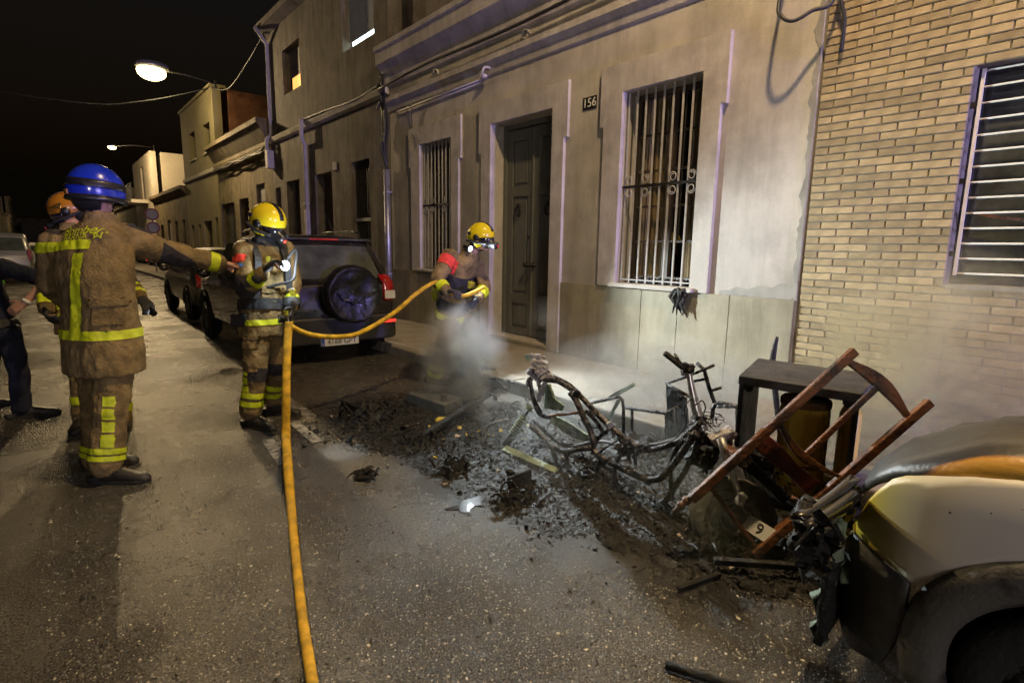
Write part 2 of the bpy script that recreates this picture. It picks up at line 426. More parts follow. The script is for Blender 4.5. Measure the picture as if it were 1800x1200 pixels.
def road_mat():
    mt = bpy.data.materials.new('asphalt'); mt.use_nodes = True
    nt = mt.node_tree; N = nt.nodes; L = nt.links; b = N['Principled BSDF']
    tc = N.new('ShaderNodeTexCoord')
    def noise_(s, d=4, r=0.6):
        n = N.new('ShaderNodeTexNoise'); n.inputs['Scale'].default_value = s; n.inputs['Detail'].default_value = d; n.inputs['Roughness'].default_value = r
        L.new(tc.outputs['Object'], n.inputs[0]); return n.outputs[0]
    def mth(op, a, b_=None, clamp=False):
        n = N.new('ShaderNodeMath'); n.operation = op; n.use_clamp = clamp
        for i, q in enumerate((a, b_)):
            if q is None: continue
            if isinstance(q, (int, float)): n.inputs[i].default_value = q
            else: L.new(q, n.inputs[i])
        return n.outputs[0]
    sep = N.new('ShaderNodeSeparateXYZ'); L.new(tc.outputs['Object'], sep.inputs[0])
    def blob(cx, cy, rx, ry):
        dx = mth('DIVIDE', mth('SUBTRACT', sep.outputs[0], cx), rx)
        dy = mth('DIVIDE', mth('SUBTRACT', sep.outputs[1], cy), ry)
        return mth('ADD', mth('MULTIPLY', dx, dx), mth('MULTIPLY', dy, dy))
    d = mth('MINIMUM', mth('MINIMUM', blob(2.75, 2.6, 1.15, 2.0), blob(2.35, 4.4, 0.9, 1.1)), blob(2.6, 1.0, 0.75, 0.9))
    d = mth('ADD', d, mth('MULTIPLY', mth('SUBTRACT', noise_(1.9, 6, 0.68), 0.5), 2.4))
    burn = N.new('ShaderNodeMapRange'); L.new(d, burn.inputs[0])
    burn.inputs[1].default_value = 0.45; burn.inputs[2].default_value = 1.25; burn.inputs[3].default_value = 1; burn.inputs[4].default_value = 0
    ramp = N.new('ShaderNodeValToRGB')                           # aggregate of the asphalt
    ramp.color_ramp.elements[0].position = 0.38; ramp.color_ramp.elements[0].color = (0.014, 0.013, 0.012, 1)
    ramp.color_ramp.elements[1].position = 0.66; ramp.color_ramp.elements[1].color = (0.155, 0.142, 0.125, 1)
    L.new(noise_(110, 3, 0.6), ramp.inputs[0])
    big = N.new('ShaderNodeMixRGB'); big.blend_type = 'MULTIPLY'; big.inputs[0].default_value = 1
    br = N.new('ShaderNodeValToRGB'); br.color_ramp.elements[0].position = 0.3; br.color_ramp.elements[0].color = (0.55, 0.54, 0.53, 1)
    br.color_ramp.elements[1].position = 0.7; br.color_ramp.elements[1].color = (1.1, 1.08, 1.04, 1)
    L.new(noise_(1.3, 5), br.inputs[0]); L.new(ramp.outputs[0], big.inputs[1]); L.new(br.outputs[0], big.inputs[2])
    mx = N.new('ShaderNodeMixRGB'); L.new(mth('MULTIPLY', burn.outputs[0], 0.88), mx.inputs[0]); L.new(big.outputs[0], mx.inputs[1])
    mx.inputs[2].default_value = (0.010, 0.0095, 0.009, 1)
    vo = N.new('ShaderNodeTexVoronoi'); vo.inputs['Scale'].default_value = 75; L.new(tc.outputs['Object'], vo.inputs[0])
    spk = mth('MULTIPLY', mth('LESS_THAN', vo.outputs['Distance'], 0.30), mth('GREATER_THAN', noise_(210, 1), 0.60))   # sparkle of the wet road painted in as pale specks
    m5 = N.new('ShaderNodeMixRGB'); L.new(mth('MULTIPLY', spk, mth('SUBTRACT', 1.0, mth('MULTIPLY', burn.outputs[0], .8))), m5.inputs[0]); L.new(mx.outputs[0], m5.inputs[1]); m5.inputs[2].default_value = (0.36, 0.34, 0.29, 1)
    L.new(m5.outputs[0], b.inputs['Base Color'])
    wet = N.new('ShaderNodeMapRange'); wet.inputs[1].default_value = 0.35; wet.inputs[2].default_value = 0.68
    wet.inputs[3].default_value = 0.16; wet.inputs[4].default_value = 0.38
    L.new(noise_(0.9, 6, 0.65), wet.inputs[0]); L.new(wet.outputs[0], b.inputs['Roughness'])
    b.inputs['Specular IOR Level'].default_value = 0.85
    h = mth('ADD', mth('MULTIPLY', noise_(105, 3, 0.6), 0.8), mth('MULTIPLY', noise_(52, 3), 0.22))
    bp = N.new('ShaderNodeBump'); bp.inputs['Strength'].default_value = 1.0; bp.inputs['Distance'].default_value = 0.010
    L.new(h, bp.inputs['Height']); L.new(bp.outputs[0], b.inputs['Normal'])
    M['asphalt'] = mt
road_mat()

def text_obj(body, size, mat_, parent, origin, right, up, name='lettering', depth=0.0015, align='CENTER', bvh=None, off=0.013):
    """flat print: the letters as a thin mesh, laid on the surface bvh when there is one"""
    cu = bpy.data.curves.new('lettering', 'FONT'); cu.body = body; cu.size = size; cu.align_x = align; cu.align_y = 'CENTER'
    cu.extrude = 0.0 if bvh else depth
    cu.resolution_u = 3
    t = bpy.data.objects.new('lettering', cu); COL.objects.link(t)
    dg = bpy.context.evaluated_depsgraph_get()
    me = bpy.data.meshes.new_from_object(t.evaluated_get(dg))
    bpy.data.objects.remove(t)
    right = V(right).normalized(); up = V(up).normalized(); nrm = right.cross(up)
    bm = bmesh.new(); bm.from_mesh(me)
    if bvh:
        bmesh.ops.triangulate(bm, faces=bm.faces)
        for _ in range(3):
            bmesh.ops.subdivide_edges(bm, edges=[e for e in bm.edges if e.calc_length() > 0.012], cuts=1)
            bmesh.ops.triangulate(bm, faces=bm.faces)
    for v in bm.verts:
        q = V(origin) + right*v.co.x + up*v.co.y + nrm*v.co.z
        if bvh:
            hit = bvh.ray_cast(q + nrm*0.3, -nrm)
            if hit[0] is None or (hit[0]-q).length > .16: hit = bvh.find_nearest(q)
            q = hit[0] + nrm*off
        v.co = q
    bm.to_mesh(me); bm.free()
    me.materials.clear(); me.materials.append(mat_)
    return link(name, me, parent)
# ================================================================ SETTING
WX = 5.4                     # facade plane of the right-hand row
KX = 3.88                    # kerb line
PZ = 0.13                    # pavement level
b = MB(); b.box((-60, -40, -0.5), (60, 400, -0.02)); tag(b.build('ground', M['cement']), kind='structure')
b = MB()
ys = [-20 + 2*i for i in range(0, 130)]
for y0, y1 in zip(ys, ys[1:]):
    b.add([(-3.4, y0, 0), (KX-0.1, y0, 0), (KX-0.1, y1, 0), (-3.4, y1, 0)], [(0, 1, 2, 3)])
road = tag(b.build('road', M['asphalt'], weld=True), kind='structure')
b = MB(); b.box((KX+0.12, -20, -0.3), (WX+0.2, 200, PZ)); pav = tag(b.build('pavement', M['pavement'], bevel=0.01), kind='structure')
kb = MB(); kb.box((-0.118, -0.492, -0.2), (0.118, 0.492, PZ+0.004)); km = kb.mesh('kerb_stone'); km.materials.append(M['kerb'])
for i in range(46):
    o = link('kerb_stone', km); o.location = (KX+0.002+random.uniform(-.004, .004), -3+i*1.0, random.uniform(-.004, .003)); o.parent = pav
    md = o.modifiers.new('bevel', 'BEVEL'); md.width = 0.018; md.segments = 2
b = MB(); b.box((KX-0.116, 43.5, -0.2), (KX+0.118, 200, PZ)); o = b.build('kerb_stone_run', M['kerb'], pav)
b = MB(); b.box((-3.2, 20, -0.3), (-2.2, 200, PZ)); tag(b.build('pavement', M['pavement']), kind='structure')
# expansion joints of the pavement in front of the houses: shallow dark grooves are left between slabs of cement
for px in ((470, 772, 500, 815), (517, 742, 558, 776)):
    a = P(px[0], px[1], Z=0.004); c = P(px[2], px[3], Z=0.004)
    d = (c-a).normalized(); n = V((-d.y, d.x, 0))*0.045
    b = MB(); b.add([a-n, c-n, c+n, a+n], [(0, 1, 2, 3)])
    tag(b.build('road_marking', M['road_paint']), kind='structure')

def body(name, root, y0, y1, z1, mat_, x1=13.0, side=None):
    """the house behind its facade: side walls, back and roof"""
    q = MB(); q.box((WX+0.55, y0+0.012, 0), (x1, y1-0.012, z1-0.02)); q.build(name, mat_, root)
def facade(root, y0, y1, z1, ops, mat_, x=WX, t=0.3):
    yy = [y0, y1] + [v for o in ops for v in o[:2]]; zz = [0, z1] + [v for o in ops for v in o[2:4]]
    ins = lambda y, z: not any(o[0] < y < o[1] and o[2] < z < o[3] for o in ops)
    q = MB(); q.grid_solid(yy, zz, ins, x, x+t)
    return q.build('wall', mat_, root, weld=True)
def profile(root, name, prof, y0, y1, mat_, x=WX):
    """a moulding: prof = (projection, z) from bottom to top, run along the street"""
    q = MB(); n = len(prof)
    A = [V((x-p, y0, z)) for p, z in prof] + [V((x+0.02, y0, prof[-1][1])), V((x+0.02, y0, prof[0][1]))]
    q.prism(A, (0, y1-y0, 0)); return q.build(name, mat_, root, weld=True)

# ---------------------------------------------------------------- house with the number plaque
H = thing('terraced_house', 'pale plastered single storey house with barred windows and number 156 beside its door', 'house', (WX, 6.2, 0), 'houses along the right side of the street')
Y0, Y1 = 2.255, 10.2
W1 = (8.02, 9.04, 1.165, 3.365); W2 = (3.38, 4.42, 1.165, 3.375); DO = (5.60, 6.94, 0.20, 3.40)
facade(H, Y0, Y1, 5.0, [W1, W2, DO], M['plaster'])
body('house_body', H, Y0, Y1, 5.0, M['dark_room'])
for (a, c), w in (((8.02, 9.04), W1), ((3.38, 4.42), W2)):
    pass
# plinth slabs, a stone joint apart
pj = [2.262, 2.91, 3.52, 4.02, 4.78, 5.37]
pm = []
def slab(y0, y1, top=1.115):
    q = MB(); q.box((WX-0.032, y0+0.003, PZ-0.02), (WX-0.001, y1-0.003, top)); q.build('plinth_slab', M['plinth'], H, bevel=0.004)
for a, c in zip(pj, pj[1:]): slab(a, c)
for a, c in zip((7.17, 7.9, 8.7, 9.5), (7.9, 8.7, 9.5, 10.19)): slab(a, c)
def surround(name, root, y0, y1, zt, zb, ear, ear_z, op, proj=0.055):
    o0, o1, ob, ot = op
    ins = lambda y, z: (not (o0 < y < o1 and z < ot)) and (z > ear_z or (y0+ear < y < y1-ear))
    q = MB(); q.grid_solid([y0, y0+ear, o0, o1, y1-ear, y1], [zb, ear_z, ot, zt], ins, WX-proj, WX-0.001)
    return q.build(name, M['plaster_trim'], root, weld=True, bevel=0.006)
surround('window_surround', H, 7.73, 9.42, 3.68, 1.118, 0.07, 3.0, W1)
surround('window_surround', H, 3.10, 4.76, 3.70, 1.118, 0.06, 3.02, W2)
surround('door_surround', H, 5.31, 7.24, 3.70, PZ, 0.065, 3.0, (DO[0], DO[1], 0, DO[3]))
# door: two leaves with raised panels in a frame
dr = MB(); xd = WX+0.27
dr.grid_solid([DO[0], DO[0]+.06, DO[1]-.06, DO[1]], [DO[2], DO[3]-.07, DO[3]], lambda y, z: not (DO[0]+.06 < y < DO[1]-.06 and z < DO[3]-.07), xd-.06, xd+.03)
door = dr.build('door', M['door_paint'], H, weld=True)
def leaf(y0, y1):
    q = MB(); z0, z1 = DO[2]+.012, DO[3]-.08
    rails = [(z0+.22, z0+.30), (z0+.42, z1-.92), (z1-.80, z1-.15)]
    rails = [(z0+.12, z0+.50), (z0+.66, z1-.98), (z1-.82, z1-.16)]
    ins = lambda y, z: not (y0+.12 < y < y1-.12 and any(a < z < c for a, c in rails))
    q.grid_solid([y0, y0+.12, y1-.12, y1], [z0, z1]+[v for r_ in rails for v in r_], ins, xd-.02, xd+.03)
    lf = q.build('door_leaf', M['door_paint'], door, weld=True, bevel=0.006)
    for a, c in rails:
        p = MB(); p.box((xd+.004, y0+.122, a+.002), (xd+.028, y1-.122, c-.002))
        p.box((xd-.012, y0+.155, a+.04), (xd+.005, y1-.155, c-.04))
        attach(p.build('door_panel', M['door_paint'], None, bevel=0.008), door)
leaf(6.275, DO[1]-.064); leaf(DO[0]+.064, 6.265)
q = MB(); q.box((xd-.045, 6.255, DO[2]+.02), (xd-.021, 6.295, DO[3]-.09)); q.build('cover_strip', M['door_paint'], door, bevel=0.006)
for yk in (6.60, 5.93):
    q = MB(); c = V((xd-.035, yk, 2.17))
    q.tube([c+V((-.01, math.cos(a)*.062, math.sin(a)*.075-.05)) for a in [2*PI*i/16 for i in range(17)]], .013, 6)
    q.ell(c+V((0, 0, .035)), (.03, .035, .04)); q.build('knocker', M['iron'], door, smooth=True)
for yk, zk in ((6.33, 1.32), (6.20, 1.32)):
    q = MB(); q.lathe([(.0, 0), (.035, .0), (.035, .012), (.014, .02), (.014, .045), (.035, .055), (.036, .08), (.0, .09)], (xd-.045, yk, zk), (-1, 0, 0), 14); q.build('door_knob', M['iron'], door, smooth=True)
q = MB(); q.lathe([(.0, 0), (.022, .0), (.022, .008), (0, .01)], (xd-.047, 6.33, 1.72), (-1, 0, 0), 12); q.build('lock', M['chrome'], door)
q = MB(); q.box((WX-.06, DO[0]+.004, PZ-.05), (WX+.32, DO[1]-.004, DO[2]-.002)); q.build('door_step', M['plinth'], H, bevel=0.012)
# windows
def window(op, lit=False):
    y0, y1, z0, z1 = op; x = WX+.22; ym = (y0+y1)/2
    q = MB(); q.grid_solid([y0+.003, y0+.055, ym-.045, ym+.045, y1-.055, y1-.003], [z0+.003, z0+.09, z1-.06, z1-.003],
        lambda y, z: not (z0+.09 < z < z1-.06 and (y0+.055 < y < ym-.045 or ym+.045 < y < y1-.055)), x, x+.055)
    w = q.build('window', M['window_wood'], H, weld=True, bevel=.004)
    nz = 5; hs = (z1-.06-z0-.09)/nz
    for c0, c1 in ((y0+.055, ym-.045), (ym+.045, y1-.055)):
        for k in range(nz):
            a = z0+.09+hs*k
            if k:
                g = MB(); g.box((x+.008, c0+.001, a-.013), (x+.045, c1-.001, a+.013)); g.build('glazing_bar', M['window_wood'], w)
            if lit and k == 0 and c0 < ym: continue            # the pane that burst in the heat
            g = MB(); g.box((x+.024, c0+.002, a+.015), (x+.028, c1-.002, a+hs-.015)); g.build('pane', M['pane_glass'], w)
    q = MB(); n = 60
    for cc in ([(ym+.03, y1-.05), (y0+.05, ym-.16)] if lit else [(y0, y1)]):
        for i in range(n):
            a = lerp(cc[0], cc[1], i/n); c = lerp(cc[0], cc[1], (i+1)/n)
            xa = x+.13+.018*math.sin(a*70); xc = x+.13+.018*math.sin(c*70)
            q.add([(xa, a, z0+.02), (xc, c, z0+.02), (xc, c, z1-.02), (xa, a, z1-.02)], [(0, 1, 2, 3)])
    q.build('curtain', M['curtain'] if lit else M['dark_room'], w)  # without lit, a near-black sheet stands for the darkness of the room
    # the grille: upright bars, a flat rail with scrolls
    g = thing('window_grille', None, None, (WX, ym, z0)); attach(g, H); g['label'] = 'white painted iron window grille'
    nb = 9
    for i in range(nb):
        y = y0+.035+(y1-y0-.07)*i/(nb-1)
        k = MB(); k.bar((WX+.035, y, z0+.005), (WX+.035, y, z1-.004), .017, .017); k.build('bar', M['grille_paint'], g)
    k = MB(); k.box((WX+.012, y0+.004, 2.285), (WX+.026, y1-.004, 2.315)); k.build('rail', M['iron'], g)
    k = MB(); k.box((WX+.0275, y0+.004, z0+.035), (WX+.0425, y1-.004, z0+.05)); k.build('rail', M['grille_paint'], g)
    for i in (0, 3, 5, 8):
        y = y0+.035+(y1-y0-.07)*i/(nb-1); sg = 1 if i in (0, 5) else -1
        for ud in (1, -1):
            k = MB()
            pts = [V((WX+.016, y+sg*(.012 + .058*(1-t) * 0 + .05 + math.cos(PI+2.0*PI*1.35*t)*.052*(1-.55*t)), 2.30+ud*(.016+.055+math.sin(PI+2.0*PI*1.35*t)*-.055*(1-.5*t)))) for t in [j/18 for j in range(19)]]
            k.tube(pts, .006, 6)
            k.build('scroll', M['grille_paint'], g, smooth=True)
    q = MB(); q.box((WX-.11, y0-.06, z0-.05), (WX+.22, y1+.06, z0-.003)); q.build('window_sill', M['plinth_' if False else 'plaster_trim'], H, bevel=.008)
window(W1); window(W2, True)
# mouldings
profile(H, 'cornice', [(.0, 4.56), (.05, 4.58), (.07, 4.66), (.07, 4.72), (.16, 4.86), (.22, 4.92), (.25, 4.93), (.25, 5.14), (.29, 5.16), (.29, 5.24)], Y0+.01, Y1+.08, M['plaster_trim'])
profile(H, 'string_course', [(.0, 4.10), (.03, 4.12), (.05, 4.22), (.11, 4.28), (.11, 4.36), (.0, 4.40)], Y0+.01, Y1+.02, M['plaster_trim'])
q = MB(); q.box((WX+.30, Y0+.01, 5.0), (WX+.5, Y1, 5.32)); q.build('parapet', M['plaster'], H)
for y, z in ((8.51, 4.47), (6.20, 4.47)):
    q = MB(); q.lathe([(.045, -.02), (.065, -.02), (.065, .05), (.045, .05), (.045, -.02)], (WX-.03, y, z), (1, 0, 0), 16); q.build('vent', M['plaster_trim'], H, smooth=False)
# rough cement fillet down the joint with the brick house, and a broken patch over the plinth
def rough(name, y0, y1, z0, z1, jag, th, mm, n=40):
    L_ = []; R_ = []
    for i in range(n+1):
        z = lerp(z0, z1, i/n); L_.append((z, y1+jag*noise.noise(V((z*5, y1*7, 1)))+jag*.6*noise.noise(V((z*19, 3, y1))))); R_.append((z, y0+jag*.3*noise.noise(V((z*9, y0*5, 4)))))
    q = MB(); rings = [[V((WX-.0005, b_, z)), V((WX-th, b_+.004, z)), V((WX-th, a-.006, z)), V((WX-.0005, a, z))] for (z, a), (_, b_) in zip(L_, R_)]
    q.loft(rings); return q.build(name, M[mm], H)
rough('cement_fillet', 2.258, 2.305, 1.13, 5.0, .035, .007, 'cement', 90)
q = MB(); pts = [(2.30, 1.12), (3.06, 1.12), (3.04, 1.16), (2.93, 1.17), (2.86, 1.21), (2.74, 1.19), (2.62, 1.235), (2.50, 1.22), (2.42, 1.27), (2.31, 1.26)]
q.prism([V((WX-.006, y, z)) for y, z in pts], (.0055, 0, 0)); q.build('cement_patch', M['cement'], H, bevel=.002)
# number plaque: two dark tiles side by side
pq = MB(); pq.box((WX-.012, 4.86, 3.285), (WX-.002, 5.09, 3.435)); pl = pq.build('number_plaque', M['plaque'], H, bevel=.003)
text_obj('156', .150, M['numeral'], pl, (WX-.0145, 4.975, 3.358), (0, -1, 0), (0, 0, 1), 'numeral')
# small lamp bracket and tube under the string course
q = MB(); q.tube([V((WX-.05, 9.9, 4.06)), V((WX-.05, 8.4, 4.075)), V((WX-.05, 7.12, 4.09))], .016, 8); q.tube([V((WX-.02, 9.9, 4.03)), V((WX-.02, 7.3, 4.06))], .012, 6)
q.build('conduit', M['pipe_pvc'], H, smooth=True)
q = MB(); q.tube([V((WX, 6.98, 4.19)), V((WX-.13, 6.98, 4.20)), V((WX-.16, 7.02, 4.12)), V((WX-.10, 7.08, 4.06))], .02, 8, smooth=4); q.ell((WX-.10, 7.06, 4.09), (.05, .07, .04)); q.build('bracket', M['pipe_pvc'], H, smooth=True)

# ---------------------------------------------------------------- brick building on the right
B = thing('brick_building', 'tan brick facade with a wide dark window behind horizontal white bars', 'building', (WX, 0.2, 0), 'houses along the right side of the street')
BY0, BY1 = -5.0, 2.235
BW = (-1.2, 1.165, 1.335, 2.955)
yy = [BY0, BY1, BW[0], BW[1]]; zz = [0, 7.5, BW[2], BW[3]]
q = MB(); q.grid_solid(yy, zz, lambda y, z: not (BW[0] < y < BW[1] and BW[2] < z < BW[3]), WX+.013, WX+.33); q.build('wall', M['mortar'], B, weld=True)
body('house_body', B, BY0, BY1, 7.5, M['dark_room'])
bl, bh, jt = .242, .0535, .0115
shared = {}
def brick(y0, y1, z, obj_):
    L_ = round(y1-y0, 3)
    if obj_ is None:
        return ((WX+random.uniform(-.0015, .0025), y0, z), (WX+.032, y1, z+bh))
    if L_ not in shared:
        k = MB(); k.box((0, -L_/2, 0), (.032, L_/2, bh)); me = k.mesh('brick'); me.materials.append(M['brick'])
        bm = bmesh.new(); bm.from_mesh(me)
        bmesh.ops.bevel(bm, geom=[e for e in bm.edges if all(v.co.x < .01 for v in e.verts)], offset=.004, segments=1, affect='EDGES')
        bm.to_mesh(me); bm.free(); shared[L_] = me
    o = link('brick', shared[L_]); o.location = (WX+random.uniform(-.002, .003), (y0+y1)/2, z); o.parent = B
    o.matrix_parent_inverse = Matrix.Translation(-V(B.location))
    o.rotation_euler = (random.uniform(-.004, .004), 0, random.uniform(-.004, .004))
rest = MB(); count = 0; cand = []
row = 0; z = PZ+.02
while z < 7.3:
    y = BY1-.006 - (bl/2+.02 if row % 2 else .0) ; ys_ = []
    if row % 2: ys_.append((BY1-.006-bl/2+.014, BY1-.006))
    y = BY1-.006 - (bl/2-.014+jt if row % 2 else 0)
    while y > BY0+.1:
        ys_.append((y-bl, y)); y -= bl+jt
    for a, c in ys_:
        parts = [(a, c)]
        if z+bh > BW[2] and z < BW[3]:
            parts = []
            if c > BW[1] + .01: parts.append((max(a, BW[1]), c))
            if a < BW[0]-.01: parts.append((a, min(c, BW[0])))
            if z < BW[2]-.02 or z+bh > BW[3]+.02: parts = [(a, c)]
        for pa in parts:
            if pa[1]-pa[0] > .02: cand.append((pa[0], pa[1], z))
    z += bh+jt; row += 1
def in_view(y0, y1, z):
    c = V((WX, (y0+y1)/2, z+.03)) - V((0, 0, CAMH)); d = c.dot(AX_F)
    if d < .3: return False
    px = 900+FPX*c.dot(AX_R)/d; py = 600+FPX*c.dot(AX_D)/d
    if not (-20 < px < 1830 and -15 < py < 735): return False
    if px < 1540 and py > 655 : return False
    return True
vis = [c for c in cand if in_view(*c)]
vis.sort(key=lambda c: -c[1])
vis = vis[-300:]
vs = set(vis)
for c in cand:
    if c in vs: brick(c[0], c[1], c[2], True)
    else: rest.box(*brick(c[0], c[1], c[2], None))
tag(rest.build('brick_mass', M['brick'], B), kind='stuff')
# window: reveal of dark frame, glass, bars
y0, y1, z0, z1 = BW
q = MB(); q.box((WX+.30, y0, z0), (WX+.32, y1, z1)); w = q.build('window', M['dark_room'], B)
q = MB(); q.grid_solid([y0+.004, y0+.05, y1-.05, y1-.004], [z0+.004, z0+.05, z1-.05, z1-.004], lambda y, z: not (y0+.05 < y < y1-.05 and z0+.05 < z < z1-.05), WX+.18, WX+.24); q.build('window_frame', M['car_plastic'], w, weld=True)
q = MB(); q.box((WX+.21, y0+.052, z0+.052), (WX+.215, y1-.052, z1-.052)); q.build('pane', M['car_glass'], w)
q = MB(); q.box((WX-.012, y0+.01, z0-.035), (WX+.20, y1-.004, z0-.001)); q.build('window_sill', M['cement'], B)
g = thing('window_grille', None, None, (WX, 0, z0)); attach(g, B); g['label'] = 'grille of thin white horizontal bars'
nb = 14
for i in range(nb):
    z = 1.42 + (2.905-1.42)*i/(nb-1)
    k = MB(); k.tube([V((WX+.06, y0+.02, z)), V((WX+.06, 1.098, z))], .0075, 8); k.build('bar', M['white_bar'], g, smooth=True)
k = MB(); k.box((WX+.052, 1.100, 1.405), (WX+.07, 1.122, 2.92)); k.build('upright', M['white_bar'], g)
for z in (1.55, 2.1, 2.65):
    k = MB(); k.box((WX+.05, 1.124, z), (WX+.08, 1.163, z+.04)); k.build('lug', M['iron'], g)
# a rusty strip lying behind the bars
q = MB(); q.bar((WX+.11, 1.09, 1.885), (WX+.13, .2, 1.70), .03, .02); tag(q.build('wooden_batten', M['rusty_wood']), 'rust brown batten lodged behind the white bars of the brick building window', 'batten')

# ---------------------------------------------------------------- two storey dark house beyond
T = thing('terraced_house', 'dark two storey house with one amber lit and one white lit upper window', 'house', (WX, 13.8, 0), 'houses along the right side of the street')
TY0, TY1 = 10.215, 17.5
ops = [(10.80, 12.32, 5.70, 7.1), (14.92, 16.22, 5.56, 6.68), (11.15, 12.05, PZ, 3.38), (13.15, 14.22, PZ, 3.30), (15.35, 16.35, PZ, 3.30), (16.88, 17.35, PZ, 3.2)]
facade(T, TY0, TY1, 7.45, ops, M['dark_render']); body('house_body', T, TY0, TY1, 7.45, M['dark_render'])
profile(T, 'string_course', [(.0, 4.44), (.08, 4.48), (.10, 4.56), (.10, 4.60), (.0, 4.64)], TY0+.01, TY1, M['plaster_trim'])
profile(T, 'eaves', [(.0, 7.38), (.28, 7.45), (.30, 7.58), (.0, 7.60)], TY0+.01, TY1, M['dark_render'])
mat('lit_amber', (0.5, 0.3, 0.1), 0.8, emit=(1.0, 0.50, 0.12), es=1.5)
mat('lit_white', (0.6, 0.7, 0.7), 0.8, emit=(0.80, 1.0, 0.92), es=5.0)
def roller(root, op, gap, litmat, slat_n):
    y0, y1, z0, z1 = op
    q = MB(); q.box((WX+.22, y0+.002, z0+.002), (WX+.25, y1-.002, z1-.002)); w = q.build('window', M['window_wood'], root)
    for c0, c1 in ((y0+.08, (y0+y1)/2-.03), ((y0+y1)/2+.03, y1-.08)):
        q = MB(); q.box((WX+.205, c0, z0+.06), (WX+.215, c1, z1-.06)); q.build('pane', litmat, w)
    zs = z0+gap; n = slat_n
    for i in range(n):
        a = zs+(z1-zs)*i/n; q = MB(); q.box((WX+.165, y0+.03, a+.002), (WX+.182, y1-.03, zs+(z1-zs)*(i+1)/n-.004)); q.build('shutter_slat', M['shutter'], w)
roller(T, ops[0], .22, M['lit_white'], 22)
def amber():
    y0, y1, z0, z1 = ops[1]
    q = MB(); q.box((WX+.22, y0+.002, z0+.002), (WX+.25, y1-.002, z1-.002)); w = q.build('window', M['window_wood'], T)
    q = MB(); q.box((WX+.175, y0+.42, z0+.05), (WX+.184, y1-.22, z0+.42)); q.build('pane', M['lit_amber'], w)
    n = 14
    for i in range(n):
        a = z0+.43+(z1-z0-.44)*i/n; q = MB(); q.box((WX+.185, y0+.03, a+.002), (WX+.20, y1-.03, a+(z1-z0-.44)/n-.004)); q.build('shutter_slat', M['shutter'], w)
amber()
# ironwork gate with a white band, dark passage, wooden door
y0, y1, z0, z1 = ops[2]
q = MB(); q.box((WX+.16, y0+.01, z0+.01), (WX+.2, y1-.01, z1-.01)); d = q.build('door', M['brown_door'], T)
for i in range(10):
    y = y0+.05+(y1-y0-.1)*i/9; k = MB(); k.bar((WX+.1, y, z0+.03), (WX+.1, y, z1-.03), .02, .02); k.build('bar', M['iron'], d)
k = MB(); k.box((WX+.07, y0+.02, 2.10), (WX+.088, y1-.02, 2.17)); k.build('rail', M['grille_paint'], d)
for o_ in (ops[3], ops[4], ops[5]):
    y0, y1, z0, z1 = o_
    q = MB(); q.box((WX+.24, y0+.005, z0+.01), (WX+.28, y1-.005, z1-.005)); d = q.build('door', M['brown_door'], T)
    for a, c in ((.25, 1.1), (1.3, 2.2), (2.35, z1-z0-.2)):
        k = MB(); k.box((WX+.215, y0+.15, z0+a), (WX+.238, y1-.15, z0+c)); k.build('door_panel', M['brown_door'], d, bevel=.008)
q = MB(); q.box((WX-.03, 12.85, 3.30), (WX-.001, 13.02, 3.48)); q.build('meter_box', M['plaster_trim'], T)
# rainwater pipes
def pipe(label, pts, r, m_, box=None):
    q = MB(); q.tube([V(p) for p in pts], r, 10, smooth=0)
    t = tag(q.build('downpipe', m_, smooth=True), label, 'pipe', 'rainwater pipes on the facades')
    if box: k = MB(); k.box(*box); k.build('junction_box', m_, t, bevel=.01)
    ya = pts[-1][1]
    for z in (1.0, 2.6):
        if z < pts[0][2]:
            k = MB(); k.box((WX-.13, ya-.07, z), (WX-.002, ya+.07, z+.035)); k.build('pipe_clip', m_, t)
pipe('violet lit zinc downpipe standing at the corner of house 156', [(WX-.08, 10.235, 3.05), (WX-.08, 10.235, PZ)], .062, M['pipe_zinc'])
pipe('thin pipe with an elbow at its top between two doors of the dark house', [(WX-.05, 14.58, 4.66), (WX-.15, 14.58, 4.64), (WX-.15, 14.60, 4.2), (WX-.06, 14.66, 4.08), (WX-.06, 14.70, PZ)], .05, M['pipe_pvc'], ((WX-.11, 14.64, PZ+.3), (WX-.005, 14.78, 2.45)))
pipe('tall pipe with a grey box at the far end of the dark house', [(WX-.35, 17.3, 7.5), (WX-.05, 17.28, 7.1), (WX-.06, 17.32, 4.7), (WX-.16, 17.4, 4.55), (WX-.16, 17.4, 4.3), (WX-.08, 17.4, 4.1)], .05, M['pipe_pvc'], ((WX-.2, 17.28, 3.75), (WX-.01, 17.5, 4.25)))

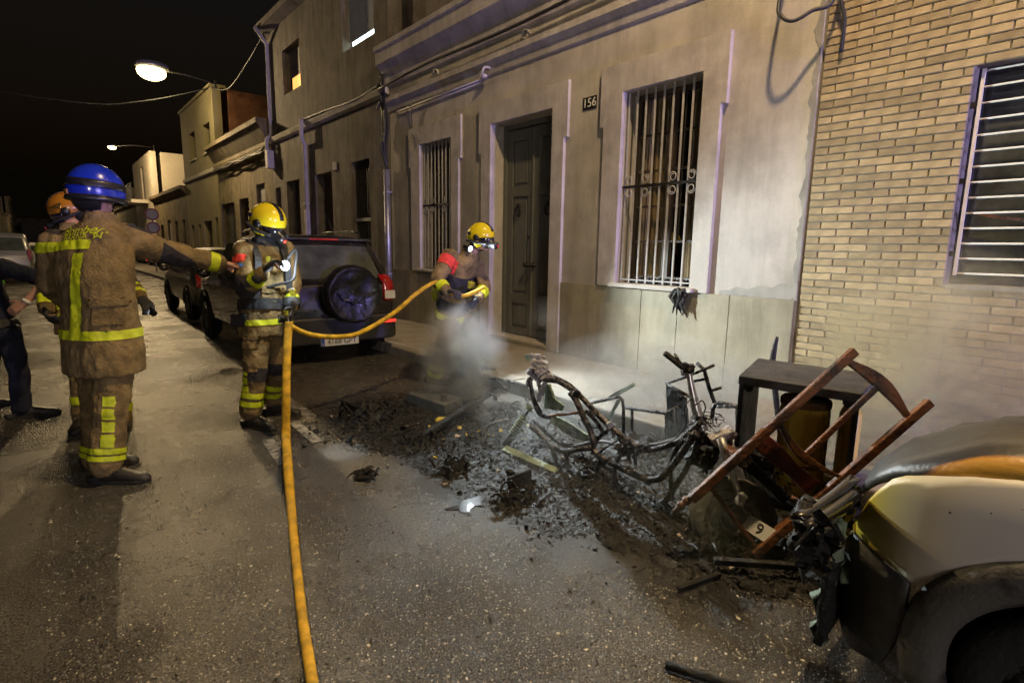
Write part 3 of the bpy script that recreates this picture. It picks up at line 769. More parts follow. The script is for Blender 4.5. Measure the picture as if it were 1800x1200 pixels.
# ---------------------------------------------------------------- further houses on the right
def simple_house(label, y0, y1, z1, ops, mm, kinds, cornice=None, band=None, side=None, group='houses along the right side of the street'):
    h = thing('terraced_house', label, 'house', (WX, (y0+y1)/2, 0), group)
    facade(h, y0, y1, z1, ops, mm)
    body('house_body', h, y0, y1, z1, side or mm)
    if cornice: profile(h, 'cornice', cornice, y0, y1, mm)
    if band: profile(h, 'string_course', [(.0, band), (.09, band+.04), (.09, band+.18), (.0, band+.22)], y0, y1, M['plaster_trim'])
    for o_, kd in zip(ops, kinds):
        a, c, e, f = o_
        if kd == 'door':
            q = MB(); q.box((WX+.2, a+.004, e+.005), (WX+.24, c-.004, f-.004)); q.build('door', M['brown_door'], h)
        elif kd == 'shutter':
            q = MB(); q.box((WX+.10, a+.004, e+.005), (WX+.12, c-.004, f-.004)); w = q.build('window', M['shutter'], h)
            for i in range(14):
                zz_ = e+(f-e)*i/14; k = MB(); k.box((WX+.088, a+.02, zz_+.004), (WX+.099, c-.02, zz_+(f-e)/14-.006)); k.build('shutter_slat', M['shutter'], w)
        else:
            q = MB(); q.box((WX+.2, a+.004, e+.004), (WX+.24, c-.004, f-.004)); w = q.build('window', M['window_wood'], h)
            ym = (a+c)/2
            for c0, c1 in ((a+.07, ym-.03), (ym+.03, c-.07)):
                k = MB(); k.box((WX+.19, c0, e+.07), (WX+.198, c1, f-.07)); k.build('pane', M['car_glass'], w)
            k = MB(); k.box((WX-.06, a-.05, e-.06), (WX+.19, c+.05, e-.002)); k.build('window_sill', M['plaster_trim'], h)
    return h
low = simple_house('low sandy house with a deep dark cornice next to the dark two storey house', 17.515, 24.18, 4.6,
    [(18.36, 19.26, 1.0, 3.44), (20.2, 21.35, PZ, 3.1), (22.0, 23.95, .9, 3.05)], M['sand_render'], ['shutter', 'door', 'window'],
    cornice=[(.0, 4.22), (.10, 4.26), (.14, 4.45), (.12, 4.55), (.34, 4.98), (.40, 5.02), (.40, 5.16)])
q = MB(); q.box((WX+.02, 17.52, 4.62), (WX+.4, 24.17, 5.1)); q.build('parapet', M['sand_render'], low)
for zz_, k_ in ((4.36, 0), (4.30, 1)):
    q = MB(); q.tube([V((WX-.17-.02*k_, 17.6+i*.8, zz_ - .08*abs(math.sin(i*1.3+k_)) )) for i in range(9)], .03, 6, smooth=3)
    tag(q.build('cable', M['black_cable'], smooth=True), ('upper' if k_ == 0 else 'lower')+' drooping black cable under the cornice of the low sandy house', 'cable', 'cables on the low sandy house')
yel = simple_house('cream two storey house catching the lamp light with two upper windows', 24.2, 30.5, 7.4,
    [(24.95, 26.1, 5.17, 6.25), (27.7, 28.9, 5.17, 6.3), (24.6, 25.1, PZ, 2.6), (25.7, 27.2, PZ, 2.5), (27.8, 28.3, .9, 2.4), (29.2, 29.9, .9, 2.4)], M['cream_render'],
    ['window', 'window', 'door', 'door', 'window', 'window'], band=4.3, side=M['party_brick'])
q = MB(); q.box((WX-.08, 24.2, 7.4), (WX+.5, 30.5, 7.5)); q.build('coping', M['cream_render'], yel)
row_h = simple_house('long dim single storey house with three pale narrow doors', 30.52, 40.4, 4.1,
    [(31.2, 32.0, PZ, 2.7), (33.2, 34.0, PZ, 2.7), (35.2, 36.2, PZ, 2.8), (37.6, 38.6, .9, 2.6)], M['sand_render'], ['shutter', 'door', 'shutter', 'window'],
    cornice=[(.0, 3.9), (.25, 4.1), (.25, 4.25)])
bal = simple_house('pale tall house with a balcony under the far street lamp', 40.42, 48.8, 7.0,
    [(43.6, 44.9, 4.35, 6.4), (41.6, 42.6, PZ, 2.6), (45.5, 47.0, PZ, 2.6)], M['pale_render'], ['shutter', 'door', 'door'])
q = MB(); q.box((WX-.9, 42.6, 4.05), (WX-.003, 46.0, 4.25)); bs = q.build('balcony', M['pale_render'], bal)
for i in range(14):
    y = 42.7+i*.25; k = MB(); k.bar((WX-.85, y, 4.25), (WX-.85, y, 5.2), .02, .02); k.build('baluster', M['iron'], bs)
k = MB(); k.box((WX-.88, 42.62, 5.2), (WX-.82, 45.98, 5.25)); k.build('rail', M['iron'], bs)
fr = random.Random(3)
def far_row(x_sign, y, ymax, first):
    i = 0
    tones = ['grey_render', 'sand_render', 'dark_render', 'cream_render']
    while y < ymax:
        L_ = fr.uniform(6, 9); z1 = fr.choice([4.2, 4.6, 6.8, 7.2, 4.4])
        ops_ = [(y+.8, y+1.8, PZ, 2.6), (y+2.8, y+4.0, .9, 2.5)]
        kinds = ['door', 'window']
        if z1 > 6: ops_ += [(y+.9, y+2.0, 4.1, 5.8), (y+3.4, y+4.6, 4.1, 5.8)]; kinds += ['window', 'window']
        nth = ['first', 'second', 'third', 'fourth', 'fifth', 'sixth', 'seventh', 'eighth', 'ninth', 'tenth', 'eleventh', 'twelfth', 'thirteenth', 'fourteenth', 'fifteenth', 'last'][i]
        lab = ('dim %s house of the right row counted on from the balcony house' % nth if x_sign > 0 else 'dim %s house of the left row counted away from the firefighters' % nth)
        h = simple_house(lab, y, y+L_-.02, z1, ops_, M[fr.choice(tones)], kinds, cornice=[(0, z1-.25), (.2, z1-.05), (.2, z1+.05)], group='far houses of the right row' if x_sign > 0 else 'far houses on the left side')
        if x_sign < 0:
            h.location.x = -3.0; h.rotation_euler.z = PI     # faces the other way
        y += L_; i += 1
far_row(1, 48.82, 120, 0)
far_row(-1, 62, 150, 0)
tag(MB().box((-30, 150, 0), (30, 156, 6)).build('far_block', M['grey_render']), 'dark block closing the far end of the street', 'building')

# ---------------------------------------------------------------- street lamps
def street_lamp(label, y, xw, xl, z, zl, power, emit=900, k=1.0, aim=None):
    t = thing('street_lamp', label, 'street lamp', (xw, y, z), 'street lamps on wall arms')
    q = MB(); q.tube([V((xw, y, z)), V((lerp(xw, xl, .5), y, lerp(z, zl, .5)+.12)), V((xl+.25, y, zl+.10))], .03, 8, smooth=5); q.build('arm', M['iron'], t, smooth=True)
    q = MB(); q.box((xw-.02, y-.08, z-.2), (xw+.03, y+.08, z+.12)); q.build('wall_plate', M['iron'], t)
    q = MB(); q.ell((xl, y, zl+.14*k), (.40*k, .30*k, .14*k), None, 14, 8); q.build('housing', M['paint_silver'], t, smooth=True)
    q = MB(); q.ell((xl-.03, y, zl+.0), (.33*k, .28*k, .21*k), None, 16, 10)
    mt = mat('lamp_glow', (1, .9, .7), .5, emit=(1.0, 0.78, 0.36), es=emit); q.build('lamp_bowl', mt, t, smooth=True)
    if aim: l = lamp('lamp_light', 'SPOT', (xl-.03, y, zl-.24), power*6.0, (1.0, 0.72, 0.38), .12, aim=aim, spot=R(150), blend=1.0)
    else: l = lamp('lamp_light', 'POINT', (xl-.03, y, zl-.24), power, (1.0, 0.70, 0.36), .12)
    attach(l, t)
    return t
street_lamp('glowing street lamp on an arm from the cream two storey house', 23.6, WX, 3.45, 7.35, 7.36, 2600, 120, k=1.35, aim=(-1.0, 13.0, 0))  # bowl scaled up, the bloom round the lamp is put into its shape
street_lamp('small distant street lamp beside the balcony house', 38.6, WX, 3.45, 6.95, 6.72, 1000, 120, k=.6)
street_lamp('street lamp over the brick building above the picture', 1.3, WX, 3.15, 7.6, 7.65, 1650, 60)
# lamps further down the street
for y, lab in ((64, 'tiny far street lamp low over the road between the rows'), (92, 'faintest street lamp at the far end of the street')):
    street_lamp(lab, y, WX, 3.6, 6.6, 6.5, 800, 60)

# ---------------------------------------------------------------- cables
def cable(label, pts, r=.012, group=None, k=6):
    q = MB(); q.tube([V(p) for p in pts], r, 6, smooth=k)
    return tag(q.build('cable', M['black_cable'], smooth=True), label, 'cable', group)
cable('long wire spanning the street below the bright lamp', [(WX-.1, 24.25, 7.3), (3.2, 24.6, 6.55), (1.2, 25.2, 6.3), (-4.5, 26.5, 6.6)], .02)
cable('wire running from the cream house roof to the dark house corner', [(WX-.1, 24.2, 7.35), (WX-.1, 21.5, 6.75), (WX-.12, 19, 7.0), (WX-.1, 17.3, 7.4)], .018)
cable('black cable run under the cornice of house 156', [(WX-.20, 10.25, 4.52), (WX-.17, 8.6, 4.60), (WX-.13, 6.5, 4.58), (WX-.13, 4.4, 4.63), (WX-.16, 2.3, 4.66)], .022)
cable('black cable loop hanging at the joint between house 156 and the brick wall', [(WX-.10, 2.52, 4.6), (WX-.24, 2.56, 3.75), (WX-.30, 2.50, 3.58), (WX-.28, 2.40, 3.52), (WX-.22, 2.28, 3.58), (WX-.12, 2.14, 3.68), (WX-.06, 2.10, 4.3)], .016)
cable('dark cable end hanging down the brick wall beside the loop', [(WX-.06, 2.13, 4.4), (WX-.07, 2.13, 3.75), (WX-.05, 2.08, 3.5), (WX-.035, 2.09, 3.25)], .017)
for k in range(5):
    cable('black cables bunched down the corner between house 156 and the dark house', [(WX-.12-.03*(k % 3), 10.24+.05*k, 5.0-.2*k), (WX-.10, 10.20+.04*k, 4.3), (WX-.06-.05*(k % 2), 10.16+.05*k, 3.9-.1*k), (WX-.08-.04*(k % 3), 10.22+.03*k, 3.5), (WX-.07, 10.23, 3.05)], .018+.004*(k % 3), 'cables bunched at the house corner')
cable('thin cable sagging over the face of the dark house above its doors', [(WX-.08, 10.4, 4.66), (WX-.09, 11.6, 4.58), (WX-.09, 13.0, 4.63), (WX-.10, 14.5, 4.66)], .03)
cable('thin grey wire hanging beside the smaller barred window', [(WX-.06, 9.30, 4.08), (WX-.03, 9.32, 3.7), (WX-.06, 9.22, 3.5), (WX-.05, 9.20, 3.3), (WX-.03, 9.34, 3.1)], .009)
# charred rag hanging from the right end of the larger window sill
q = MB(); rr = random.Random(5)
for i in range(14):
    a = V((WX-.12+rr.uniform(-.02, .03), 3.45+rr.uniform(-.06, .06), 1.16-rr.uniform(0, .1)))
    q.tube([a, a+V((rr.uniform(-.03, .01), rr.uniform(-.05, .05), -.08)), a+V((rr.uniform(-.03, .02), rr.uniform(-.06, .06), -.17-rr.uniform(0, .06)))], [.02, .022, .005], 6)
tag(q.build('charred_rag', M['char']), 'charred rag hanging over the sill of the window nearest the brick wall', 'rag')
q = MB()
for i in range(60):
    a = V((WX+rr.uniform(.06, .19), rr.uniform(3.42, 4.36), 1.168)); h_ = rr.uniform(.02, .09)
    q.ell(a, (rr.uniform(.015, .04), rr.uniform(.02, .05), h_), None, 6, 4)
tag(q.build('burnt_scraps', M['char']), 'heap of burnt scraps on the window sill behind the bars', 'scraps')
# traffic signs far along the pavement
t = thing('traffic_sign', 'pole with two round traffic signs in front of the far house', 'road sign', (KX+.4, 33.0, PZ))
q = MB(); q.tube([V((KX+.4, 33, PZ)), V((KX+.4, 33, 3.2))], .035, 8); q.build('pole', M['pipe_zinc'], t, smooth=True)
mat('sign_red', (0.13, 0.012, 0.012), 0.5); mat('sign_white', (0.20, 0.19, 0.18), 0.5)
for z in (2.95, 2.3):
    q = MB(); q.lathe([(.0, 0), (.30, 0), (.30, .02), (0, .02)], (KX+.4, 32.95, z), (0, -1, 0), 24); s_ = q.build('sign_disc', M['sign_red'], t)
    q = MB(); q.lathe([(.0, 0), (.22, 0), (.22, .005), (0, .005)], (KX+.4, 32.925, z), (0, -1, 0), 24); q.build('sign_face', M['sign_white'], s_)
# ================================================================ VEHICLES
def wheel(root, c, r, w, ax=V((-1, 0, 0)), spokes=6, parent=None, rimmat='rim'):
    c = V(c); ax = V(ax).normalized()
    q = MB(); q.lathe([(r*.62, -w*.45), (r*.66, -w*.5), (r*.93, -w*.5), (r, -w*.32), (r, w*.32), (r*.93, w*.5), (r*.66, w*.5), (r*.62, w*.45)], c, ax, 32)
    wl = q.build('wheel', M['tyre'], root, smooth=True)
    q = MB(); q.lathe([(r*.64, w*.46), (r*.60, w*.40), (r*.56, w*.15), (r*.1, w*.1), (.001, w*.1)], c, ax, 28)
    a = ax.orthogonal().normalized(); b_ = ax.cross(a)
    for k in range(spokes):
        t = 2*PI*k/spokes; d = a*math.cos(t)+b_*math.sin(t); n = ax.cross(d)
        q.obox(c+ax*w*.30+d*r*.33, d, n, ax, r*.29, r*.055, w*.07)
    q.lathe([(r*.15, w*.25), (r*.15, w*.40), (.001, w*.42)], c, ax, 14)
    q.build('rim', M[rimmat], wl, smooth=True)
    return wl

def car(name, label, cat, loc, L, W, H, prof, belt, paint, group, wheels, wr=.34, taper=.80, lights=None, gl=None, glass='car_glass', side=None):
    """prof: (y, z_top) side silhouette from the rear; a lofted shell with panes, lamps, bumpers and wheels as parts"""
    t = thing(name, label, cat, loc, group)
    o = V(loc); w = W/2; K = 7
    def hw(z): return w if z <= belt else lerp(w*.985, w*taper, min(1, (z-belt)/(H-belt)))
    def zt(y): return interp(prof, y)
    def zb(y): return .30 + (.10*(1-y/.35) if y < .35 else 0) + (.08*(1-(L-y)/.4) if y > L-.4 else 0)
    def pinch(y): return 1 - .10*max(0, (1-y/.3))**2 - .16*max(0, 1-(L-y)/.6)**2
    ys = sorted(set([0, .03, .08] + [p[0] for p in prof] + [L*i/18 for i in range(19)]))
    rings = []
    for y in ys:
        a, c = zb(y), zt(y); k = pinch(y); half = [(0, a), (w*.75, a), (w*.95, a+.03)]
        for i in range(K+1):
            z = a+.09+(c-.10-a-.09)*i/K; half.append((hw(z)+(.012*math.sin(PI*min(1, (z-a)/(belt-a)))), z))
        e = hw(c); half += [(e*.965, c-.045), (e*.90, c-.014), (e*.80, c+.002), (e*.5, c+.018), (0, c+.024)]
        ring = [o+V((x*k, y, z)) for x, z in half] + [o+V((-x*k, y, z)) for x, z in reversed(half[1:-1])]
        rings.append(ring)
    q = MB(); q.loft(rings); bd = q.build('body', paint, t, smooth=True, weld=True)
    md = bd.modifiers.new('bevel', 'BEVEL'); md.width = .02; md.segments = 2; md.limit_method = 'ANGLE'; md.angle_limit = R(50)
    def side_pane(y0, y1, za, zc, sg, nm='side_window', mm=None, off=.008, lean0=0, lean1=0):
        q = MB(); pts = []
        for z in (za, (za+zc)/2, zc):
            f_ = (z-za)/(zc-za)
            row = []
            for i in range(5):
                y = lerp(y0+lean0*f_, y1+lean1*f_, i/4); row.append(o+V((sg*(hw(z)*pinch(y)+off), y, z)))
            pts.append(row)
        q.loft(pts, cap=False, closed=False); return q.build(nm, mm or M[glass], t, smooth=True, solid=0)
    def top_pane(y0, y1, nm, kx=.80, mm=None, off=.012):
        q = MB(); rows = []
        for i in range(7):
            y = lerp(y0, y1, i/6); z = zt(y); e = hw(z)*kx
            rows.append([o+V((e*x, y, z+.014*(1-x*x)+.006+off)) for x in (-1, -.6, 0, .6, 1)])
        q.loft(rows, cap=False, closed=False); return q.build(nm, mm or M[glass], t, smooth=True)
    for sg in (-1, 1):
        for (y0, y1, l0, l1) in (side or []): side_pane(y0, y1, belt+.05, H-.13, sg, lean0=l0, lean1=l1)
        for wy in wheels:
            q = MB()                                              # dark wheel arch with a flare
            pts = [o+V((sg*(w+.006), wy+math.cos(a)*(wr+.07), wr+math.sin(a)*(wr+.07))) for a in [PI*i/16 for i in range(17)]]
            q.tube(pts, .028, 6); q.lathe([(.001, 0), (wr+.06, 0), (wr+.06, -.01), (.001, -.01)], o+V((sg*(w+.008), wy, wr)), (sg, 0, 0), 28)
            q.build('wheel_arch', M['car_plastic'], t, smooth=True)
            wheel(t, o+V((sg*(w-.075), wy, wr)), wr, .20, (sg, 0, 0))
        if gl: q = MB(); q.ell(o+V((sg*(w+.12), gl, belt+.06)), (.11, .07, .08), None, 10, 6); q.build('mirror', paint, t, smooth=True)
    return t, hw, zt, pinch, side_pane, top_pane

# ---- the black off-roader with its spare wheel on the tailgate
RX, RY = 2.93, 7.13
SUV, hw, zt, pinch, sp, tp = car('parked_car', 'black off-roader with a vinyl covered spare wheel parked beside house 156', 'car', (RX, RY, 0), 4.1, 1.80, 1.70,
    [(0, 1.02), (.06, 1.07), (.36, 1.57), (.46, 1.66), (.9, 1.69), (1.9, 1.68), (2.35, 1.58), (3.05, 1.10), (3.2, 1.06), (3.9, .95), (4.05, .82), (4.1, .66)], 1.04, M['paint_black'],
    'cars parked along the right kerb', (.80, 3.40), .355, .75, gl=2.75, side=[(.45, 1.05, .06, 0), (1.13, 1.95, 0, 0), (2.02, 2.75, 0, -.35)])
o = V((RX, RY, 0))
tp(.075, .335, 'rear_window', .80)
q = MB(); q.box(o+V((-.70, .36, 1.615)), o+V((.70, .50, 1.66))); q.build('roof_spoiler', M['paint_black'], SUV, bevel=.015)
q = MB(); q.box(o+V((-.2, .352, 1.625)), o+V((.2, .362, 1.65))); q.build('brake_light', M['tail_red'], SUV, bevel=.004)
for sg in (-1, 1):
    q = MB(); q.tube([o+V((sg*.60, .55, 1.69)), o+V((sg*.60, .65, 1.755)), o+V((sg*.61, 1.3, 1.765)), o+V((sg*.60, 1.9, 1.75)), o+V((sg*.60, 2.0, 1.69))], .016, 8, smooth=4); q.build('roof_rail', M['paint_black'], SUV, smooth=True)
    # tall lamp cluster wrapping the corner
    q = MB(); rows = []
    for z in (.80, .93, 1.06, 1.17):
        rows.append([o+V((sg*x*(1 if z < 1.05 else 1-.14*(z-1.05)/.1*.45), y+max(0, z-1.05)*.5, z)) for x, y in ((.68, -.012), (.80, -.010), (.865, .03), (.90, .14), (.905, .26))])
    q.loft(rows, cap=False, closed=False); tl = q.build('tail_light', M['tail_red'], SUV, smooth=True, solid=.02)
    q = MB(); q.box(o+V((sg*.70 if sg > 0 else -.86, -.022, .83)), o+V((.86 if sg > 0 else -.70, -.013, .945))); q.build('reversing_lens', M['tail_white'], tl, bevel=.006)
    q = MB(); q.box(o+V((sg*.62 if sg > 0 else -.84, -.068, .50)), o+V((.84 if sg > 0 else -.62, -.06, .545))); q.build('reflector', M['reflector_glow'], SUV, bevel=.005)
# bumper with a step
q = MB()
A = [(-.90, .22), (-.90, .05), (-.82, -.035), (-.5, -.06), (.5, -.06), (.82, -.035), (.90, .05), (.90, .22)]
q.prism([o+V((x, y, .27)) for x, y in A], (0, 0, .33)); q.build('bumper', M['car_plastic'], SUV, bevel=.03, seg=3)
q = MB(); q.prism([o+V((x*.93, y-.012, .585)) for x, y in A], (0, 0, .03)); q.build('bumper_step', M['paint_grey'], SUV, bevel=.01)
q = MB(); q.box(o+V((-.26, -.085, .245)), o+V((.26, -.062, .355))); pl = q.build('number_plate', M['plate_white'], SUV, bevel=.004)
q = MB(); q.box(o+V((-.257, -.088, .248)), o+V((-.215, -.0845, .352))); q.build('country_band', M['plate_blue'], pl)
text_obj('4168 GPT', .098, M['plate_ink'], pl, o+V((.025, -.0865, .298)), (1, 0, 0), (0, 0, 1))
text_obj('E', .035, M['plate_white'], pl, o+V((-.236, -.0895, .27)), (1, 0, 0), (0, 0, 1))
# spare wheel in its soft cover
sc = o+V((.155, -.02, .925))
q = MB(); q.lathe([(.001, .0), (.33, .0), (.375, .03), (.388, .08), (.388, .17), (.37, .215), (.34, .235), (.325, .225), (.24, .20), (.12, .19), (.001, .195)], sc, (0, -1, 0), 48)
cv = q.build('spare_wheel_cover', M['cover_vinyl'], SUV, smooth=True)
tx = bpy.data.textures.new('dents', 'CLOUDS'); tx.noise_scale = .16
md = cv.modifiers.new('sub', 'SUBSURF'); md.levels = md.render_levels = 2
md = cv.modifiers.new('dent', 'DISPLACE'); md.texture = tx; md.strength = .035; md.mid_level = .5; md.texture_coords = 'OBJECT'
q = MB(); q.tube([sc+V((math.cos(a)*.352, -.232, math.sin(a)*.352)) for a in [2*PI*i/40 for i in range(41)]], .007, 6, cap=False); q.build('cover_seam', M['cover_vinyl'], cv, smooth=True)
q = MB(); q.tube([sc+V((-.24+.48*i/12, -.222+.012*math.sin(i*1.1), .02-.13*math.sin(PI*i/12)+.02*math.sin(i*2.1))) for i in range(13)], .017, 8, smooth=3); q.build('cover_fold', M['cover_vinyl'], cv, smooth=True)
q = MB(); q.bar(o+V((-.02, .07, 1.09)), o+V((-.55, .075, 1.095)), .014, .014); q.tube([o+V((.1, .045, 1.06)), o+V((-.02, .06, 1.09))], .02, 8); q.build('rear_wiper', M['car_plastic'], SUV)
for (a, c) in ((-.72, -.28),):
    q = MB(); q.box(o+V((a, -.02, .70)), o+V((c, -.006, .735))); q.build('tailgate_handle', M['paint_black'], SUV, bevel=.008)
q = MB(); q.tube([o+V((.25, .62, 1.71)), o+V((.25, .85, 1.98))], .005, 6); q.build('aerial', M['car_plastic'], SUV)
# head rests seen through the rear window would sit behind dark glass; seats are inside the shell
# ---- the row of cars beyond
hatch = [(0, .95), (.05, 1.0), (.30, 1.34), (.45, 1.42), (1.0, 1.46), (1.9, 1.44), (2.75, 1.02), (3.0, .96), (3.6, .86), (3.85, .7), (3.9, .6)]
c2, hw2, zt2, pi2, sp2, tp2 = car('parked_car', 'dark green hatchback parked in front of the black off-roader', 'car', (3.05, 12.35, 0), 3.9, 1.70, 1.47, hatch, .94, M['paint_grey'],
    'cars parked along the right kerb', (.72, 3.1), .31, .80, gl=2.55, side=[(.40, .95, .05, 0), (1.0, 1.8, 0, 0), (1.86, 2.55, 0, -.35)])
tp2(.07, .28, 'rear_window', .80)
def rear(root, o, w, z0, z1, glow=False):
    for sg in (-1, 1):
        q = MB(); q.box(o+V((sg*w-.06 if sg > 0 else -w-.03, -.016, z0)), o+V((w+.03 if sg > 0 else -w+.06, .06, z1))); q.build('tail_light', M['tail_red'], root, bevel=.012)
    q = MB(); q.prism([o+V((x, y, .33)) for x, y in ((-w-.06, .2), (-w-.04, .0), (-w*.6, -.05), (w*.6, -.05), (w+.04, 0), (w+.06, .2))], (0, 0, .22)); q.build('bumper', M['car_plastic'], root, bevel=.03)
    q = MB(); q.box(o+V((-.26, -.066, .40)), o+V((.26, -.052, .51))); q.build('number_plate', M['plate_white'], root)
    q = MB(); q.box(o+V((-w+.05, -.062, .36)), o+V((-w+.13, -.05, .40))); q.build('reflector', M['reflector_glow'], root)
rear(c2, V((3.05, 12.35, 0)), .78, .70, .96)
def copy_car(src, label, loc, group, mm=None):
    c = copy_tree(src); c.location = loc; c['label'] = label; c['group'] = group
    if mm:
        for ch in c.children:
            if ch.name.startswith('body') or ch.name.startswith('mirror'):
                ch.data = ch.data.copy(); ch.data.materials[0] = mm
    return c
copy_car(c2, 'dim hatchback third from the firefighters in the right row of parked cars', (2.95, 17.2, 0), 'cars parked along the right kerb', M['paint_black'])
for y, lab in ((22.0, 'fourth parked car of the right row half hidden behind the hatchbacks'), (27.2, 'silver car parked below the cream two storey house'), (32.8, 'distant car parked in front of the long low house')):
    copy_car(c2, lab, (2.95, y, 0), 'cars parked along the right kerb', M['paint_silver'] if y > 25 else M['paint_grey'])
vanp = [(0, 1.0), (.04, 1.1), (.22, 1.70), (.35, 1.80), (1.2, 1.83), (2.4, 1.80), (3.1, 1.15), (3.3, 1.08), (4.0, .95), (4.2, .7)]
lv, *_r, tpv = car('parked_van', 'silver people carrier with red tail lights parked on the left side', 'van', (-1.25, 27.5, 0), 4.2, 1.80, 1.83, vanp, 1.05, M['paint_silver'],
    'cars parked on the left side', (.8, 3.4), .33, .84, gl=2.8, side=[(.35, 1.0, .03, 0), (1.1, 1.9, 0, 0), (2.0, 2.7, 0, -.4)])
tpv(.06, .20, 'rear_window', .84); rear(lv, V((-1.25, 27.5, 0)), .84, .85, 1.25)
lw, *_r, tpw = car('parked_car', 'white hatchback parked ahead of the silver people carrier', 'car', (-.80, 36.5, 0), 3.9, 1.70, 1.47, hatch, .94, M['paint_white'],
    'cars parked on the left side', (.72, 3.1), .31, .80, gl=2.55, side=[(.40, .95, .05, 0), (1.0, 1.8, 0, 0), (1.86, 2.55, 0, -.35)])
tpw(.07, .28, 'rear_window', .80); rear(lw, V((-.80, 36.5, 0)), .78, .70, .96)
for y, mm, lab in ((43, 'paint_grey', 'grey car in the left row beyond the white hatchback'), (49, 'paint_silver', 'pale car in the left row second beyond the white hatchback'), (55.5, 'paint_black', 'farthest dark car in the left row')):
    copy_car(lw, lab, (-.7, y, 0), 'cars parked on the left side', M[mm])

# ---- burnt van in the foreground: its left flank, bonnet and wrecked nose
VX = 1.955                        # left flank
van = thing('burnt_van', 'white van with a scorched bonnet and a melted headlight in the right foreground', 'van', (2.8, -0.6, 0))
def burnt_paint(name, base, lo, hi, axis_noise=1.0, dark=(0.016, 0.014, 0.013), mid=(0.46, 0.22, 0.02), greyc=(0.050, 0.047, 0.044)):
    """paint blistered by heat: char above, an ochre scorched rim, the old paint below"""
    mt = bpy.data.materials.new(name); mt.use_nodes = True; nt = mt.node_tree; N = nt.nodes; L = nt.links; b_ = N['Principled BSDF']
    tc = N.new('ShaderNodeTexCoord'); sep = N.new('ShaderNodeSeparateXYZ'); L.new(tc.outputs['Object'], sep.inputs[0])
    no = N.new('ShaderNodeTexNoise'); no.inputs['Scale'].default_value = 5; no.inputs['Detail'].default_value = 7; no.inputs['Roughness'].default_value = .65
    mp = N.new('ShaderNodeMapping'); mp.inputs['Scale'].default_value = (1, .35, 1); L.new(tc.outputs['Object'], mp.inputs[0]); L.new(mp.outputs[0], no.inputs[0])
    ad = N.new('ShaderNodeMath'); ad.operation = 'MULTIPLY_ADD'; L.new(no.outputs[0], ad.inputs[0]); ad.inputs[1].default_value = .07*axis_noise; L.new(sep.outputs[0], ad.inputs[2])
    mr = N.new('ShaderNodeMapRange'); mr.inputs[1].default_value = lo; mr.inputs[2].default_value = hi; L.new(ad.outputs[0], mr.inputs[0])
    rp = N.new('ShaderNodeValToRGB'); cr = rp.color_ramp
    cr.elements[0].position = 0; cr.elements[0].color = (*base, 1); cr.elements[1].position = 1; cr.elements[1].color = (*greyc, 1)
    for p_, c_ in ((.24, mid), (.31, (0.16, 0.06, 0.012)), (.345, dark), (.60, dark), (.80, (0.075, 0.07, 0.066))):
        e = cr.elements.new(p_); e.color = (*c_, 1)
    L.new(mr.outputs[0], rp.inputs[0])
    n2 = N.new('ShaderNodeTexNoise'); n2.inputs['Scale'].default_value = 3.2; n2.inputs['Detail'].default_value = 6
    L.new(mp.outputs[0], n2.inputs[0])
    mx = N.new('ShaderNodeMixRGB'); mx.blend_type = 'MULTIPLY'; mx.inputs[0].default_value = .75
    r2 = N.new('ShaderNodeValToRGB'); r2.color_ramp.elements[0].position = .36; r2.color_ramp.elements[0].color = (.25, .24, .23, 1); r2.color_ramp.elements[1].position = .62; r2.color_ramp.elements[1].color = (1.1, 1.1, 1.1, 1)
    L.new(n2.outputs[0], r2.inputs[0]); L.new(rp.outputs[0], mx.inputs[1]); L.new(r2.outputs[0], mx.inputs[2])
    mz = N.new('ShaderNodeMapRange'); mz.inputs[1].default_value = .35; mz.inputs[2].default_value = .5; L.new(mr.outputs[0], mz.inputs[0])
    m3 = N.new('ShaderNodeMixRGB'); L.new(mz.outputs[0], m3.inputs[0]); L.new(rp.outputs[0], m3.inputs[1]); L.new(mx.outputs[0], m3.inputs[2])
    L.new(m3.outputs[0], b_.inputs['Base Color'])
    b_.inputs['Roughness'].default_value = .45
    bp = N.new('ShaderNodeBump'); bp.inputs['Strength'].default_value = .25; bp.inputs['Distance'].default_value = .01
    n4 = N.new('ShaderNodeTexNoise'); n4.inputs['Scale'].default_value = 60; n4.inputs['Detail'].default_value = 4
    L.new(tc.outputs['Object'], n4.inputs[0]); L.new(n4.outputs[0], bp.inputs['Height']); L.new(bp.outputs[0], b_.inputs['Normal'])
    M[name] = mt
burnt_paint('bonnet_paint', (0.52, 0.30, 0.05), 2.035, 2.185)
